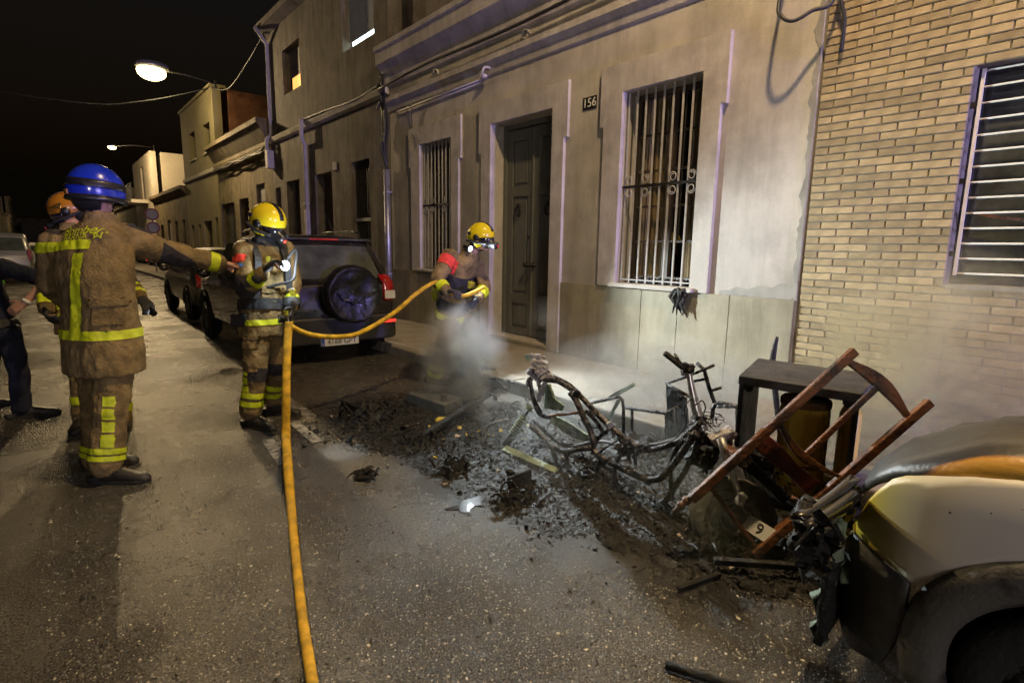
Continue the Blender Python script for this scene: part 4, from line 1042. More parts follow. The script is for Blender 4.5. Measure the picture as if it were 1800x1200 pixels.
def fender_mat():
    mt = bpy.data.materials.new('fender_paint'); mt.use_nodes = True; nt = mt.node_tree; N = nt.nodes; L = nt.links; b_ = N['Principled BSDF']
    tc = N.new('ShaderNodeTexCoord'); sep = N.new('ShaderNodeSeparateXYZ'); L.new(tc.outputs['Object'], sep.inputs[0])
    no = N.new('ShaderNodeTexNoise'); no.inputs['Scale'].default_value = 3; no.inputs['Detail'].default_value = 5; L.new(tc.outputs['Object'], no.inputs[0])
    ad = N.new('ShaderNodeMath'); ad.operation = 'MULTIPLY_ADD'; L.new(no.outputs[0], ad.inputs[0]); ad.inputs[1].default_value = .05; L.new(sep.outputs[1], ad.inputs[2])
    rp = N.new('ShaderNodeValToRGB'); cr = rp.color_ramp
    cr.elements[0].position = .0; cr.elements[0].color = (0.62, 0.59, 0.53, 1); cr.elements[1].position = 1; cr.elements[1].color = (0.60, 0.46, 0.03, 1)
    e = cr.elements.new(.45); e.color = (0.62, 0.57, 0.42, 1)
    mr = N.new('ShaderNodeMapRange'); mr.inputs[1].default_value = .31; mr.inputs[2].default_value = .58; L.new(ad.outputs[0], mr.inputs[0]); L.new(mr.outputs[0], rp.inputs[0])
    # soot specks
    vo = N.new('ShaderNodeTexVoronoi'); vo.inputs['Scale'].default_value = 26; L.new(tc.outputs['Object'], vo.inputs[0])
    lt = N.new('ShaderNodeMath'); lt.operation = 'LESS_THAN'; lt.inputs[1].default_value = .09; L.new(vo.outputs[0], lt.inputs[0])
    n2 = N.new('ShaderNodeTexNoise'); n2.inputs['Scale'].default_value = 7; L.new(tc.outputs['Object'], n2.inputs[0])
    gt = N.new('ShaderNodeMath'); gt.operation = 'GREATER_THAN'; gt.inputs[1].default_value = .56; L.new(n2.outputs[0], gt.inputs[0])
    mu = N.new('ShaderNodeMath'); mu.operation = 'MULTIPLY'; L.new(lt.outputs[0], mu.inputs[0]); L.new(gt.outputs[0], mu.inputs[1])
    mx = N.new('ShaderNodeMixRGB'); L.new(mu.outputs[0], mx.inputs[0]); L.new(rp.outputs[0], mx.inputs[1]); mx.inputs[2].default_value = (.05, .045, .04, 1)
    L.new(mx.outputs[0], b_.inputs['Base Color']); b_.inputs['Roughness'].default_value = .38; b_.inputs['Coat Weight'].default_value = .4
    M['fender_paint'] = mt
fender_mat()
mat('flare_plastic', (0.085, 0.082, 0.075), 0.62, col2=(0.018, 0.017, 0.016), ns=5, cut=(0.5, 0.58), bump=.25, bs=90)
mat('bumper_plastic', (0.030, 0.030, 0.028), 0.55, col2=(0.075, 0.072, 0.066), ns=5, cut=(.5, .7), bump=.25, bs=80)
WYC, WZC = -.02, .34              # wheel centre
def xside(y, z):
    """the flank curves in towards the nose and towards the top"""
    return VX + .55*max(0, (z-.72)/.30)**2.4*.16 + .24*max(0, (y-.16)/.50)**2.6 + .02*max(0, (.5-z)/.3)
def strips(name, mm, ys, ztop, zbot, rows=8, off=0.0, parent=van, solid=.012):
    q = MB(); rings = []
    for y in ys:
        a, c = zbot(y), ztop(y)
        rings.append([V((xside(y, lerp(a, c, j/rows))-off, y, lerp(a, c, j/rows))) for j in range(rows+1)])
    q.loft(rings, cap=False, closed=False)
    o_ = q.build(name, mm, parent, smooth=True)
    bm = bmesh.new(); bm.from_mesh(o_.data); bmesh.ops.recalc_face_normals(bm, faces=bm.faces); bm.to_mesh(o_.data); bm.free()
    md = o_.modifiers.new('solid', 'SOLIDIFY'); md.thickness = solid; md.offset = -1 if o_.data.polygons[0].normal.x < 0 else 1
    return o_
RO = .435                          # outer edge of the flare
def arch(y, r): 
    d = r*r-(y-WYC)**2
    return WZC+math.sqrt(d) if d > 0 else None
ys = [.625-.02*i for i in range(0, 90)]
ftop = lambda y: interp([(-1.2, .975), (-.2, .968), (.18, .950), (.3, .922), (.4, .888), (.46, .862), (.50, .832), (.56, .745), (.625, .585)], y)
def fbot(y):
    line = interp([(.41, .545), (.625, .572)], y)
    z = arch(y, RO)
    if y > .40: return line
    if y > WYC-RO: return max(z or 0, .30)
    return .30
ys1 = [.625, .60, .57, .54, .50, .46, .42, .40, .37, .34, .30, .25, .2, .15, .1, .05, 0, -.05, -.1, -.15, -.2, -.25, -.3, -.35, -.4, -.43, -.453]
strips('fender', M['fender_paint'], ys1, lambda y: max(ftop(y), fbot(y)+.004), fbot, 10)
strips('door_panel', M['fender_paint'], [-.46-.06*i for i in range(14)], lambda y: .99, lambda y: .30, 8)
# bumper corner: from the seam under the fender down to the sill
def bfront(y): return y
ys2 = [.655, .64, .62, .58, .54, .50, .46, .43, .405]
btop = lambda y: interp([(.405, .537), (.62, .566), (.655, .50)], y)
bbot = lambda y: interp([(.405, .40), (.45, .20), (.60, .13), (.655, .22)], y)
strips('bumper', M['bumper_plastic'], ys2, btop, bbot, 6, .012)
q = MB(); rings = []                # front of the bumper, wrapping across the nose, torn open
for x in (VX+.06, 2.25, 2.6, 3.0, 3.35, 3.55):
    d_ = .06*math.sin((x-VX)/1.6*PI)
    rings.append([V((x, .655+d_-.02*abs(z-.35)+random.uniform(-.01, .01), z+random.uniform(-.012, .012))) for z in (.15, .22, .30, .38, .46)])
q.loft(rings, cap=False, closed=False); q.build('bumper_beam', M['char'], van, smooth=True, solid=.03)
q = MB(); rings = []                # ragged strip of melted bumper skin hanging down the corner
for i in range(15):
    z = .52-.40*i/14; yb = .665+.018*math.sin(i*1.7)
    rings.append([V((VX+.17+.012*math.sin(i*2.3), yb, z)), V((VX+.14, yb+.03+.012*math.sin(i), z)), V((VX+.10, yb+.012, z))])
q.loft(rings); q.build('melted_strip', M['green_ash'], van, smooth=True)
# wheel-arch flare
q = MB(); rings = []
for i in range(29):
    a = R(-18+216*i/28); c_, s_ = math.cos(a), math.sin(a)
    def pt(r, dx):
        y, z = WYC+c_*r, WZC+s_*r
        return V((xside(y, z)-dx, y, max(z, .12)))
    rings.append([pt(RO+.003, .002), pt(RO-.008, .020), pt(RO-.05, .026), pt(RO-.10, .020), pt(RO-.125, -.02), pt(RO-.125, -.10), pt(RO-.0, -.03)])
q.loft(rings); q.build('wheel_arch', M['flare_plastic'], van, smooth=True)
wheel(van, (VX+.13, WYC, WZC-.04), .30, .19, (-1, 0, 0), 5, rimmat='burnt_metal')
q = MB(); q.lathe([(.40, 0), (.40, .30), (.001, .30)], (VX+.05, WYC, WZC), (1, 0, 0), 28); q.build('wheel_well', M['char'], van)
# bonnet: a crowned sheet, its front edge lifted and buckled by the fire
q = MB(); rings = []; nx, ny = 22, 22
for i in range(nx+1):
    u = (i/nx)**1.6; ring = []
    for j in range(ny+1):
        v = j/ny; y = lerp(.625-.03*u+.05*math.sin(u*PI), -.62, v)
        xe = xside(y, .93)+.004; x = lerp(xe, 3.52, u)
        z = interp([(0, -.03), (.010, .022), (.035, .044), (.12, .075), (.26, .105), (.41, .105), (.61, .06), (1.0, -.03), (1.53, -.13)], x-xe)*interp([(.3, 1), (.64, .35)], y) + interp([(-.62, .975), (-.2, .968), (.18, .950), (.3, .922), (.4, .884), (.5, .832), (.56, .785), (.64, .70)], y)
        z += .008*math.sin(7*u+5*v) + .012*noise.noise(V((x*5, y*5, 1)))
        if v < .10: z += .02*math.sin(u*11)
        ring.append(V((x, y, z)))
    rings.append(ring)
q.loft(rings, cap=False, closed=False); bn = q.build('bonnet', M['bonnet_paint'], van, smooth=True, solid=.012)
q = MB(); q.obox(V((2.62, .02, 1.0)), V((1, .1, 0)).normalized(), V((-.1, 1, 0)).normalized(), V((0, 0, 1)), .05, .02, .006); tag(q.build('wood_chip', M['yellow_scrap']), 'small ochre splinter lying on the scorched bonnet of the van', 'splinter')
# scuttle, windscreen and the cab behind the frame
prof_v = [(-.58, 1.10), (-1.25, 1.72), (-1.45, 1.80), (-3.4, 1.82), (-3.55, 1.6), (-3.6, .6)]
q = MB(); rings = []
for y, z in prof_v:
    wv = .80 if z < 1.2 else .68
    rings.append([V((2.75-.80, y, .3)), V((2.75-.80, y, min(1.0, z-.05))), V((2.75-wv, y, z-.03)), V((2.75-wv*.8, y, z)), V((2.75+wv*.8, y, z)), V((2.75+wv, y, z-.03)), V((2.75+.80, y, min(1.0, z-.05))), V((2.75+.80, y, .3))])
q.loft(rings); q.build('cab', M['paint_white'], van, weld=True, bevel=.03)
q = MB(); q.add([(2.75-.72, -.63, 1.16), (2.75+.72, -.63, 1.16), (2.75+.60, -1.18, 1.67), (2.75-.60, -1.18, 1.67)], [(0, 1, 2, 3)]); q.build('windscreen', M['car_glass'], van)
for y0, y1 in ((-1.0, -1.75), (-1.9, -2.6)):
    q = MB(); q.add([(2.75-.79, y0, 1.05), (2.75-.79, y1, 1.05), (2.75-.70, y1, 1.68), (2.75-.70, y0-.3*(y0 > -1.5), 1.68)], [(0, 1, 2, 3)]); q.build('side_window', M['car_glass'], van)
wheel(van, (VX+.11, -2.75, .31), .30, .19, (-1, 0, 0), 5)
for yw in (-2.75, WYC): wheel(van, (3.45, yw, .31), .30, .19, (1, 0, 0), 5)
q = MB(); q.box((VX+.12, -.55, .22), (3.5, .42, .76)); q.build('engine_bay', M['char'], van, bevel=.04)
q = MB(); q.box((3.50, -.6, .3), (3.56, .5, .72)); q.build('far_fender', M['char'], van, bevel=.02)
# melted headlight and the char packed into the nose
rv = random.Random(11)
for k in range(30):                     # torn, folded scraps of plastic packed into the lamp opening
    px = rv.uniform(1405, 1500); line = 1000-(px-1310)*.93; py = rv.uniform(max(line+30, 850), 1010-.5*abs(px-1440))
    c = P(px, py, Y=rv.uniform(.60, .70)); q = MB(); rings = []; a = V((rv.uniform(-1, 1), rv.uniform(-.4, .4), rv.uniform(-1, 1))).normalized(); n_ = a.orthogonal().normalized(); n2 = a.cross(n_)
    L_ = rv.uniform(.04, .11); W_ = rv.uniform(.015, .04)
    for t in range(6):
        u = t/5-.5; p = c+a*L_*u+n2*.02*math.sin(t*1.9+k); w_ = W_*(1-1.2*abs(u))+.004; tw = Matrix.Rotation(u*rv.uniform(-2, 2), 3, a)
        rings.append([p+tw @ n_*w_+n2*.004, p+n2*(.008+.01*math.sin(t)), p-tw @ n_*w_, p-n2*.006])
    q.loft(rings); q.build('melted_scrap', M[rv.choice(['char', 'char', 'paint_black', 'char_dry', 'green_ash' if px > 1455 else 'char'])], van)
q = MB()                             # shell of the lamp housing, a dark glossy shovel
rows = []
for i in range(9):
    u = i/8
    e0 = P(lerp(1396, 1496, u), lerp(906, 838, u)+6*math.sin(u*PI), Y=.67); e1 = P(lerp(1404, 1498, u), lerp(925, 866, u), Y=.63); e2 = P(lerp(1400, 1490, u), lerp(962, 905, u)-8*math.sin(u*5), Y=.64)
    rows.append([e0+V((0, -.03, -.006)), e0, e0+V((0, .012, -.010)), lerp(e0, e1, .6)+V((.02, -.02, 0)), e1+V((.03, -.03, 0)), e2])
q.loft(rows, cap=False, closed=False); q.build('headlight_housing', M['paint_black'], van, smooth=True, solid=.010)
for i, (px, py, s_, mm) in enumerate(((1455, 900, .06, 'green_ash'), (1470, 925, .07, 'green_ash'), (1440, 945, .06, 'char'), (1485, 905, .05, 'yellow_scrap'), (1472, 985, .05, 'green_ash'), (1430, 905, .07, 'char'), (1455, 965, .06, 'char'))):
    c = P(px, py, Y=.66); q = MB()
    for k in range(6):
        a = c+V((rv.uniform(-.03, .03), rv.uniform(-.03, .03), rv.uniform(-.05, .05)))
        q.tube([a, a+V((rv.uniform(-.04, .04), rv.uniform(-.02, .04), -s_)), a+V((rv.uniform(-.05, .05), rv.uniform(-.02, .04), -2*s_))], [s_*.35, s_*.42, .004], 6)
    q.build('melted_lump', M[mm], van, smooth=True)
# ================================================================ PEOPLE
def remesh(mb, voxel, smooth=2):
    me = mb.mesh('tmp'); o = bpy.data.objects.new('tmp', me); COL.objects.link(o)
    md = o.modifiers.new('r', 'REMESH'); md.mode = 'VOXEL'; md.voxel_size = voxel; md.use_smooth_shade = True
    if smooth:
        sm = o.modifiers.new('s', 'SMOOTH'); sm.iterations = smooth; sm.factor = .5
    dg = bpy.context.evaluated_depsgraph_get()
    res = bpy.data.meshes.new_from_object(o.evaluated_get(dg))
    bpy.data.objects.remove(o); bpy.data.meshes.remove(me)
    return res
def wrinkle(me, amp, sc, seed, stretch=(1, 1, 1)):
    ns = [v.normal.copy() for v in me.vertices]
    for v, n in zip(me.vertices, ns):
        q = V((v.co.x*stretch[0], v.co.y*stretch[1], v.co.z*stretch[2]))*sc + V((seed*3.1, seed, 0))
        h = 1-abs(noise.noise(q))*2.2
        h += .5*(1-abs(noise.noise(q*2.1))*2.2)
        v.co += n*(h-.6)*amp
    me.update()
def put(me, name, mm, parent):
    me.name = name; me.materials.clear(); me.materials.append(mm)
    o = link(name, me, parent); me.polygons.foreach_set('use_smooth', [True]*len(me.polygons)); return o
def limb(mb, pts, rs, n=12):
    pts = [V(p) for p in pts]
    for p, r_ in zip(pts, rs): mb.ell(p, r_, None, n, 8)
    for i in range(len(pts)-1): mb.tube([pts[i], pts[i+1]], [rs[i], rs[i+1]], n)
def ring(c, s, f, a, b_, n=20, e=2.4):
    out = []
    for j in range(n):
        t = 2*PI*j/n; ct, st = math.cos(t), math.sin(t)
        out.append(V(c)+s*a*math.copysign(abs(ct)**(2/e), ct)+f*b_*math.copysign(abs(st)**(2/e), st))
    return out
def clip(me, planes, near=None, rad=None, off=.005, facing=None):
    """the part of a cloth between planes (point, normal kept side): tape sewn on it"""
    bm = bmesh.new(); bm.from_mesh(me)
    if near is not None:
        bad = [v for v in bm.verts if (seg_dist(v.co, near[0], near[1]) > rad)]
        bmesh.ops.delete(bm, geom=bad, context='VERTS')
    for co, no in planes:
        bmesh.ops.bisect_plane(bm, geom=bm.verts[:]+bm.edges[:]+bm.faces[:], plane_co=V(co), plane_no=-V(no), clear_outer=True)
    if facing is not None:
        bm.normal_update()
        bmesh.ops.delete(bm, geom=[f for f in bm.faces if f.normal.dot(facing) < 0.05], context='FACES')
    biggest(bm); bm.normal_update()
    ns = [v.normal.copy() for v in bm.verts]
    for v, n in zip(bm.verts, ns): v.co += n*off
    r_ = bpy.data.meshes.new('tape'); bm.to_mesh(r_); bm.free(); return r_
def biggest(bm):
    """keep the largest connected piece"""
    seen = set(); best = []
    for v in bm.verts:
        if v in seen: continue
        st = [v]; seen.add(v); isl = []
        while st:
            a = st.pop(); isl.append(a)
            for e in a.link_edges:
                o_ = e.other_vert(a)
                if o_ not in seen: seen.add(o_); st.append(o_)
        if len(isl) > len(best): best = isl
    k = set(best); bmesh.ops.delete(bm, geom=[v for v in bm.verts if v not in k], context='VERTS')
def seg_dist(p, a, c):
    d = c-a; t = max(0, min(1, (p-a).dot(d)/max(d.length_squared, 1e-9))); return (p-a-d*t).length
def band(src, parent, a, c, t0, t1, rad, mm, name='reflective_tape', off=.005):
    """tape round a limb running from a to c, between fractions t0 and t1"""
    d = (c-a).normalized()
    me = clip(src, [(a+(c-a)*t0, d), (a+(c-a)*t1, -d)], (a, c), rad, off)
    if len(me.polygons): return put(me, name, mm, parent)
def hand_mb(mb, wr, d, pn, th, k=1.0, curl=(.35, .4, .45, .5), tcurl=.3, point=None):
    """palm, four unequal fingers bent towards the palm side pn, thumb leaving the side th"""
    d = d.normalized(); pn = (pn-d*pn.dot(d)).normalized(); ac = d.cross(pn).normalized()
    if ac.dot(th) < 0: ac = -ac                       # towards the thumb side
    kn = wr+d*.095*k
    mb.loft([ring(wr+d*.0, ac, pn, .027*k, .021*k, 12), ring(wr+d*.035*k, ac, pn, .036*k, .019*k, 12), ring(wr+d*.075*k, ac, pn, .043*k, .016*k, 12), ring(kn+d*.006, ac, pn, .040*k, .012*k, 12)])
    for i, (off, ln) in enumerate(((.031, .076), (.010, .086), (-.012, .080), (-.032, .062))):
        p = kn+ac*off*k-d*.006; fd = (d+ac*off*.9).normalized(); c_ = curl[i]
        pts = [p-d*.02*k, p]; seg = (ln*.45*k, ln*.32*k, ln*.25*k)
        for q_ in range(3):
            fd = (Matrix.Rotation(c_*(.8 if q_ == 0 else 1.1), 3, fd.cross(pn).normalized()) @ fd)
            p = p+fd*seg[q_]; pts.append(p)
        limb(mb, pts, [.0095*k, .0095*k, .0088*k, .0080*k, .0068*k], 8)
    b0 = wr+d*.025*k+ac*.024*k; td = (d*.62+ac*.75+pn*.25).normalized(); t1 = b0+td*.042*k
    td = (td+d*.35*tcurl+pn*.4*tcurl).normalized(); t2 = t1+td*.032*k; td = (td+d*.25-ac*.2*tcurl).normalized(); t3 = t2+td*.026*k
    limb(mb, [b0-td*.01, t1, t2, t3], [.015*k, .0125*k, .0105*k, .0085*k], 8)
def boot(root, ankle, toe, shin, floor, lift=0.0):
    d = (toe-ankle); d.z = 0; d = d.normalized(); up = V((0, 0, 1)); s_ = up.cross(d)
    heel = V((ankle.x, ankle.y, floor+lift))-d*.07
    q = MB()
    q.loft([ring(heel+up*.0, s_, d, .038, .05, 14), ring(heel+up*.05, s_, d, .042, .055, 14)])
    rings = []
    for t, a, h in ((-.055, .035, .075), (.0, .043, .10), (.06, .046, .105), (.12, .050, .085), (.18, .053, .066), (.235, .047, .056), (.265, .025, .036)):
        c = V((heel.x, heel.y, floor+lift+h/2))+d*(t+.07)
        rings.append([c+s_*a*math.cos(u)+up*(h/2)*(math.copysign(abs(math.sin(u))**.7, math.sin(u))) for u in [2*PI*j/16 for j in range(16)]])
    q.loft(rings)
    limb(q, [ankle+d*.0, V((ankle.x, ankle.y, floor+lift+.06))], [.058, .05]); limb(q, [ankle, shin], [.058, .062])
    me = remesh(q, .012, 2)
    for v in me.vertices: v.co.z = max(v.co.z, floor+lift+.002)
    o = put(me, 'boot', M['boot'], root)
    q = MB(); q.prism([heel+d*(.07+t)+s_*a for t, a in ((-.085, 0), (-.07, .036), (0, .043), (.12, .054), (.2, .056), (.25, .04), (.272, 0))]+[heel+d*(.07+t)-s_*a for t, a in ((.25, .04), (.2, .056), (.12, .054), (0, .043), (-.07, .036))], (0, 0, .022))
    s2 = q.build('sole', M['tyre'], o, bevel=.005)
    return o
def frame_dir(dx, df):
    """a horizontal direction from picture right (dx) and away from the camera (df)"""
    r_ = V((AX_R.x, AX_R.y, 0)).normalized(); f_ = V((AX_F.x, AX_F.y, 0)).normalized()
    return (r_*dx+f_*df).normalized()
UP = V((0, 0, 1))

def head_mb(mb, c, f, s, k=1.0):
    up = s.cross(f)*-1 if (s.cross(f)).z < 0 else s.cross(f)
    rot = Matrix((s, f, up)).transposed()
    mb.ell(c+up*.025*k, (.076*k, .097*k, .10*k), rot, 20, 14)
    mb.ell(c+f*.018*k-up*.055*k, (.060*k, .072*k, .070*k), rot, 16, 10)
    mb.ell(c+f*.100*k-up*.022*k, (.013*k, .020*k, .024*k), rot, 10, 8)      # nose
    mb.ell(c+f*.092*k+up*.0*k, (.009*k, .014*k, .026*k), rot, 10, 8)
    mb.ell(c+f*.082*k-up*.074*k, (.026*k, .012*k, .009*k), rot, 10, 8)      # lips
    mb.ell(c+f*.072*k-up*.112*k, (.026*k, .020*k, .018*k), rot, 10, 8)      # chin
    mb.ell(c+f*.082*k+up*.026*k, (.048*k, .014*k, .010*k), rot, 10, 8)      # brow
    for g in (-1, 1): mb.ell(c+s*g*.080*k-f*.008*k-up*.005*k, (.010*k, .020*k, .032*k), rot, 8, 8)

def person(label, J, f, pf=None, coat='coat_tan', legs='coat_tan', floorL=0, floorR=0, hem=.20, bare=(False, False), hp=None, head_f=None, seed=1, voxel_body=None,
           group='firefighters and police at the fire', coatvol=1.0, toes=None, fit=1.0):
    """J: joints; f: facing. The body is one continuous figure; clothes are its children"""
    s = UP.cross(f).normalized()                         # the person's left
    spine = (J['neck']-J['pelvis']).normalized()
    pf = pf or f; ps = UP.cross(pf).normalized()
    # ---- body
    b = MB()
    ch, pe, ne = J['chest'], J['pelvis'], J['neck']
    fb = s.cross(spine)*-1 if s.cross(spine).dot(f) < 0 else s.cross(spine); fb.normalize()
    b.loft([ring(pe-spine*.10, ps, pf, .12, .09), ring(pe, s, fb, .155, .105), ring(lerp(pe, ch, .45), s, fb, .13, .095), ring(ch, s, fb, .155, .11), ring(lerp(ch, ne, .62), s, fb, .15, .085), ring(ne-spine*.03, s, fb, .07, .065)])
    hf = (head_f or f).normalized(); hs = UP.cross(hf).normalized(); hc = J['head']
    limb(b, [ne-spine*.06, lerp(ne, hc, .5), hc-UP*.03], [.062, .056, .055])
    head_mb(b, hc, hf, hs)
    for k, g in (('L', 1), ('R', -1)):
        sh, el, wr, ha = J['sh'+k], J['el'+k], J['wr'+k], J['ha'+k]
        limb(b, [sh, el, wr], [.055, .040, .027])
        d = (ha-wr).normalized(); pn, th, cu = (hp or {}).get(k, (-UP, f, None))
        hand_mb(b, wr, d, pn, th, 1.0, cu or (.45, .5, .55, .6))
        hi, kn, an = J['hip'+k], J['kn'+k], J['an'+k]
        limb(b, [hi, kn, an], [.085, .055, .038]); td = toes[k] if toes else pf
        fz = (floorL if k == 'L' else floorR); limb(b, [an, V((an.x, an.y, fz+.055)), V((an.x, an.y, fz+.038))+td*.12], [.034, .030, .020])
    vb = voxel_body or (.0062 if any(bare) else .012)
    body = put(remesh(b, vb, 1), 'person', M['skin'], None)
    tag(body, label, 'person', group)
    # ---- coat
    q = MB(); kk = coatvol
    hd = (UP*.7+spine*.3).normalized()
    q.loft([ring(pe-hd*hem, ps, pf, .225*kk, .175*kk), ring(pe-hd*hem*.45, ps, pf, .222*kk, .172*kk), ring(lerp(pe, ch, .30), s, fb, .205*kk, .155*kk), ring(lerp(pe, ch, .8), s, fb, .222*kk, .165*kk),
            ring(ch+spine*.05, s, fb, .222*kk, .155*kk), ring(lerp(ch, ne, .62), s, fb, .200*kk, .125*kk), ring(ne-spine*.035, s, fb, .10, .098), ring(ne+spine*.035, s, fb, .082, .086)])
    for k in 'LR':
        sh, el, wr = J['sh'+k], J['el'+k], J['wr'+k]
        limb(q, [lerp(sh, ch, .25), sh, lerp(sh, el, .5), el, lerp(el, wr, .55), lerp(el, wr, .96)], [.10*fit, .098*fit, .084*fit, .076*fit, .066*fit, .056*fit], 14)
    cm = remesh(q, .0125, 3); J['smooth'] = BVHTree.FromPolygons([v.co for v in cm.vertices], [tuple(p.vertices) for p in cm.polygons]); wrinkle(cm, .0085, 9.5, seed, (1, 1, .35)); wrinkle(cm, .0045, 22, seed+5, (1, 1, .6))
    c_o = put(cm, 'jacket', M[coat], body)
    # ---- trousers
    q = MB()
    q.loft([ring(pe+UP*.06, ps, pf, .165, .125), ring(pe-UP*.06, ps, pf, .185, .145), ring(pe-UP*.13, ps, pf, .17, .14)])
    for k in 'LR':
        hi, kn, an = J['hip'+k], J['kn'+k], J['an'+k]
        limb(q, [hi, lerp(hi, kn, .5), kn, lerp(kn, an, .5), lerp(kn, an, .99)], [.112*fit, .104*fit, .090*fit, .088*fit, .088*fit], 14)
    tm = remesh(q, .0125, 3); wrinkle(tm, .009, 9.5, seed+9, (1, 1, .75)); wrinkle(tm, .0045, 24, seed+3)
    t_o = put(tm, 'trousers', M[legs], body)
    for k, fl in (('L', floorL), ('R', floorR)):
        td = toes[k] if toes else pf
        boot(body, J['an'+k], J['an'+k]+td*.2, lerp(J['an'+k], J['kn'+k], .3), fl)
    return body, cm, tm, s, fb, spine, c_o, t_o
def gloves(body, J, hp, f, mm='glove', k=1.28):
    for h in 'LR':
        q = MB(); wr, ha = J['wr'+h], J['ha'+h]; pn, th, cu = (hp or {}).get(h, (-UP, f, None))
        hand_mb(q, wr, (ha-wr), pn, th, k, cu or (.5, .55, .6, .65)); d = (ha-wr).normalized()
        limb(q, [wr-d*.06, wr+d*.01], [.046, .042]); put(remesh(q, .0075, 1), 'glove', M[mm], body)
def shell(c, f, s, up, rx, ry, rz, planes, nu=40, nv=24, name='shell'):
    """a piece of an ellipsoid cut by planes given in the helmet's own axes (right side s, front f, up)"""
    q = MB(); rot = Matrix((s, f, up)).transposed(); q.ell(c, (rx, ry, rz), rot, nu, nv)
    me = q.mesh(name); bm = bmesh.new(); bm.from_mesh(me)
    for co, no in planes:
        w = c+s*co[0]+f*co[1]+up*co[2]; n = s*no[0]+f*no[1]+up*no[2]
        bmesh.ops.bisect_plane(bm, geom=bm.verts[:]+bm.edges[:]+bm.faces[:], plane_co=w, plane_no=-n, clear_outer=True)
    biggest(bm); bm.to_mesh(me); bm.free(); return me
def put_shell(me, name, mm, parent, th=.006):
    o = put(me, name, mm, parent); md = o.modifiers.new('solid', 'SOLIDIFY'); md.thickness = th; md.offset = 0; return o
def jet_helmet(body, c, f, mm, mask=True, tilt=0.0):
    s = UP.cross(f).normalized(); up = UP.copy()
    rt = Matrix.Rotation(tilt, 3, s); f = rt @ f; up = rt @ up
    c = c+up*.035
    h = put_shell(shell(c, f, s, up, .135, .165, .150, [((0, 0, -.030), (0, .25, 1)), ((0, -.14, 0), (0, 1, .25))]), 'helmet', mm, body)
    put_shell(shell(c, f, s, up, .138, .166, .155, [((0, -.02, -.13), (0, 0, 1)), ((0, .015, 0), (0, -1, -.12)), ((0, 0, -.018), (0, 0, -1))]), 'ear_guard', mm, h)
    put_shell(shell(c, f, s, up, .1375, .169, .1545, [((.020, 0, 0), (-1, 0, 0)), ((-.020, 0, 0), (1, 0, 0)), ((0, .07, .0), (0, 1, .7)), ((0, 0, .0), (0, 0, 1))]), 'crest', M['helmet_black'], h)
    put_shell(shell(c, f, s, up, .141, .176, .156, [((0, .045, 0), (0, 1, 0)), ((0, 0, -.005), (0, 0, 1)), ((0, 0, .075), (0, -.55, -1))]), 'visor', M['visor_gold'], h, .004)
    put_shell(shell(c-up*.02, f, s, up, .140, .150, .150, [((0, -.045, 0), (0, -1, 0)), ((0, 0, -.02), (0, 0, -1)), ((0, 0, -.145), (0, 0, 1))]), 'neck_flap', M['helmet_black'], h)
    for g in (-1, 1):
        q = MB(); q.lathe([(.001, .012), (.03, .012), (.036, .0), (.036, -.02)], c+s*g*.138-up*.03+f*.02, s*g, 18); q.build('ear_boss', M['helmet_black'], h, smooth=True)
        q = MB(); q.tube([c+s*g*.14-f*.10-up*.02, c+s*g*.145+f*.02-up*.085, c+s*g*.09+f*.125-up*.13], .014, 8, smooth=4); q.build('mask_strap', M['webbing'], h, smooth=True)
        q = MB(); q.obox(c+s*g*.128+up*.045-f*.055, f, up, s, .022, .016, .006); q.build('badge', M['plaque'], h, bevel=.004)
    if mask:
        mk = put_shell(shell(c-up*.055+f*.015, f, s, up, .105, .135, .115, [((0, .03, 0), (0, 1, 0)), ((0, 0, -.10), (0, .2, 1))]), 'face_mask', M['mask_glass'], body)
        q = MB(); q.lathe([(.001, .07), (.034, .065), (.042, .045), (.042, 0), (.055, -.02)], c-up*.135+f*.125, (f*.8-up*.6), 18); q.build('regulator', M['helmet_black'], mk, smooth=True)
        q = MB(); q.lathe([(.001, .012), (.016, .01), (.016, 0)], c-up*.175+f*.185, (f*.8-up*.6), 12); q.build('valve_cap', M['badge_red'], mk, smooth=True)
    return h, s, up

def pocket(src, parent, c, r_, u_, w, h, facing, name='pocket', mm='coat_tan', off=.012, rad=None, axis=None):
    me = clip(src, [(c-r_*w/2, r_), (c+r_*w/2, -r_), (c-u_*h/2, u_), (c+u_*h/2, -u_)], axis, rad, off, facing)
    if len(me.polygons):
        o = put(me, name, M[mm], parent); md = o.modifiers.new('solid', 'SOLIDIFY'); md.thickness = off; md.offset = -1; return o
PR = V((AX_R.x, AX_R.y, 0)).normalized()
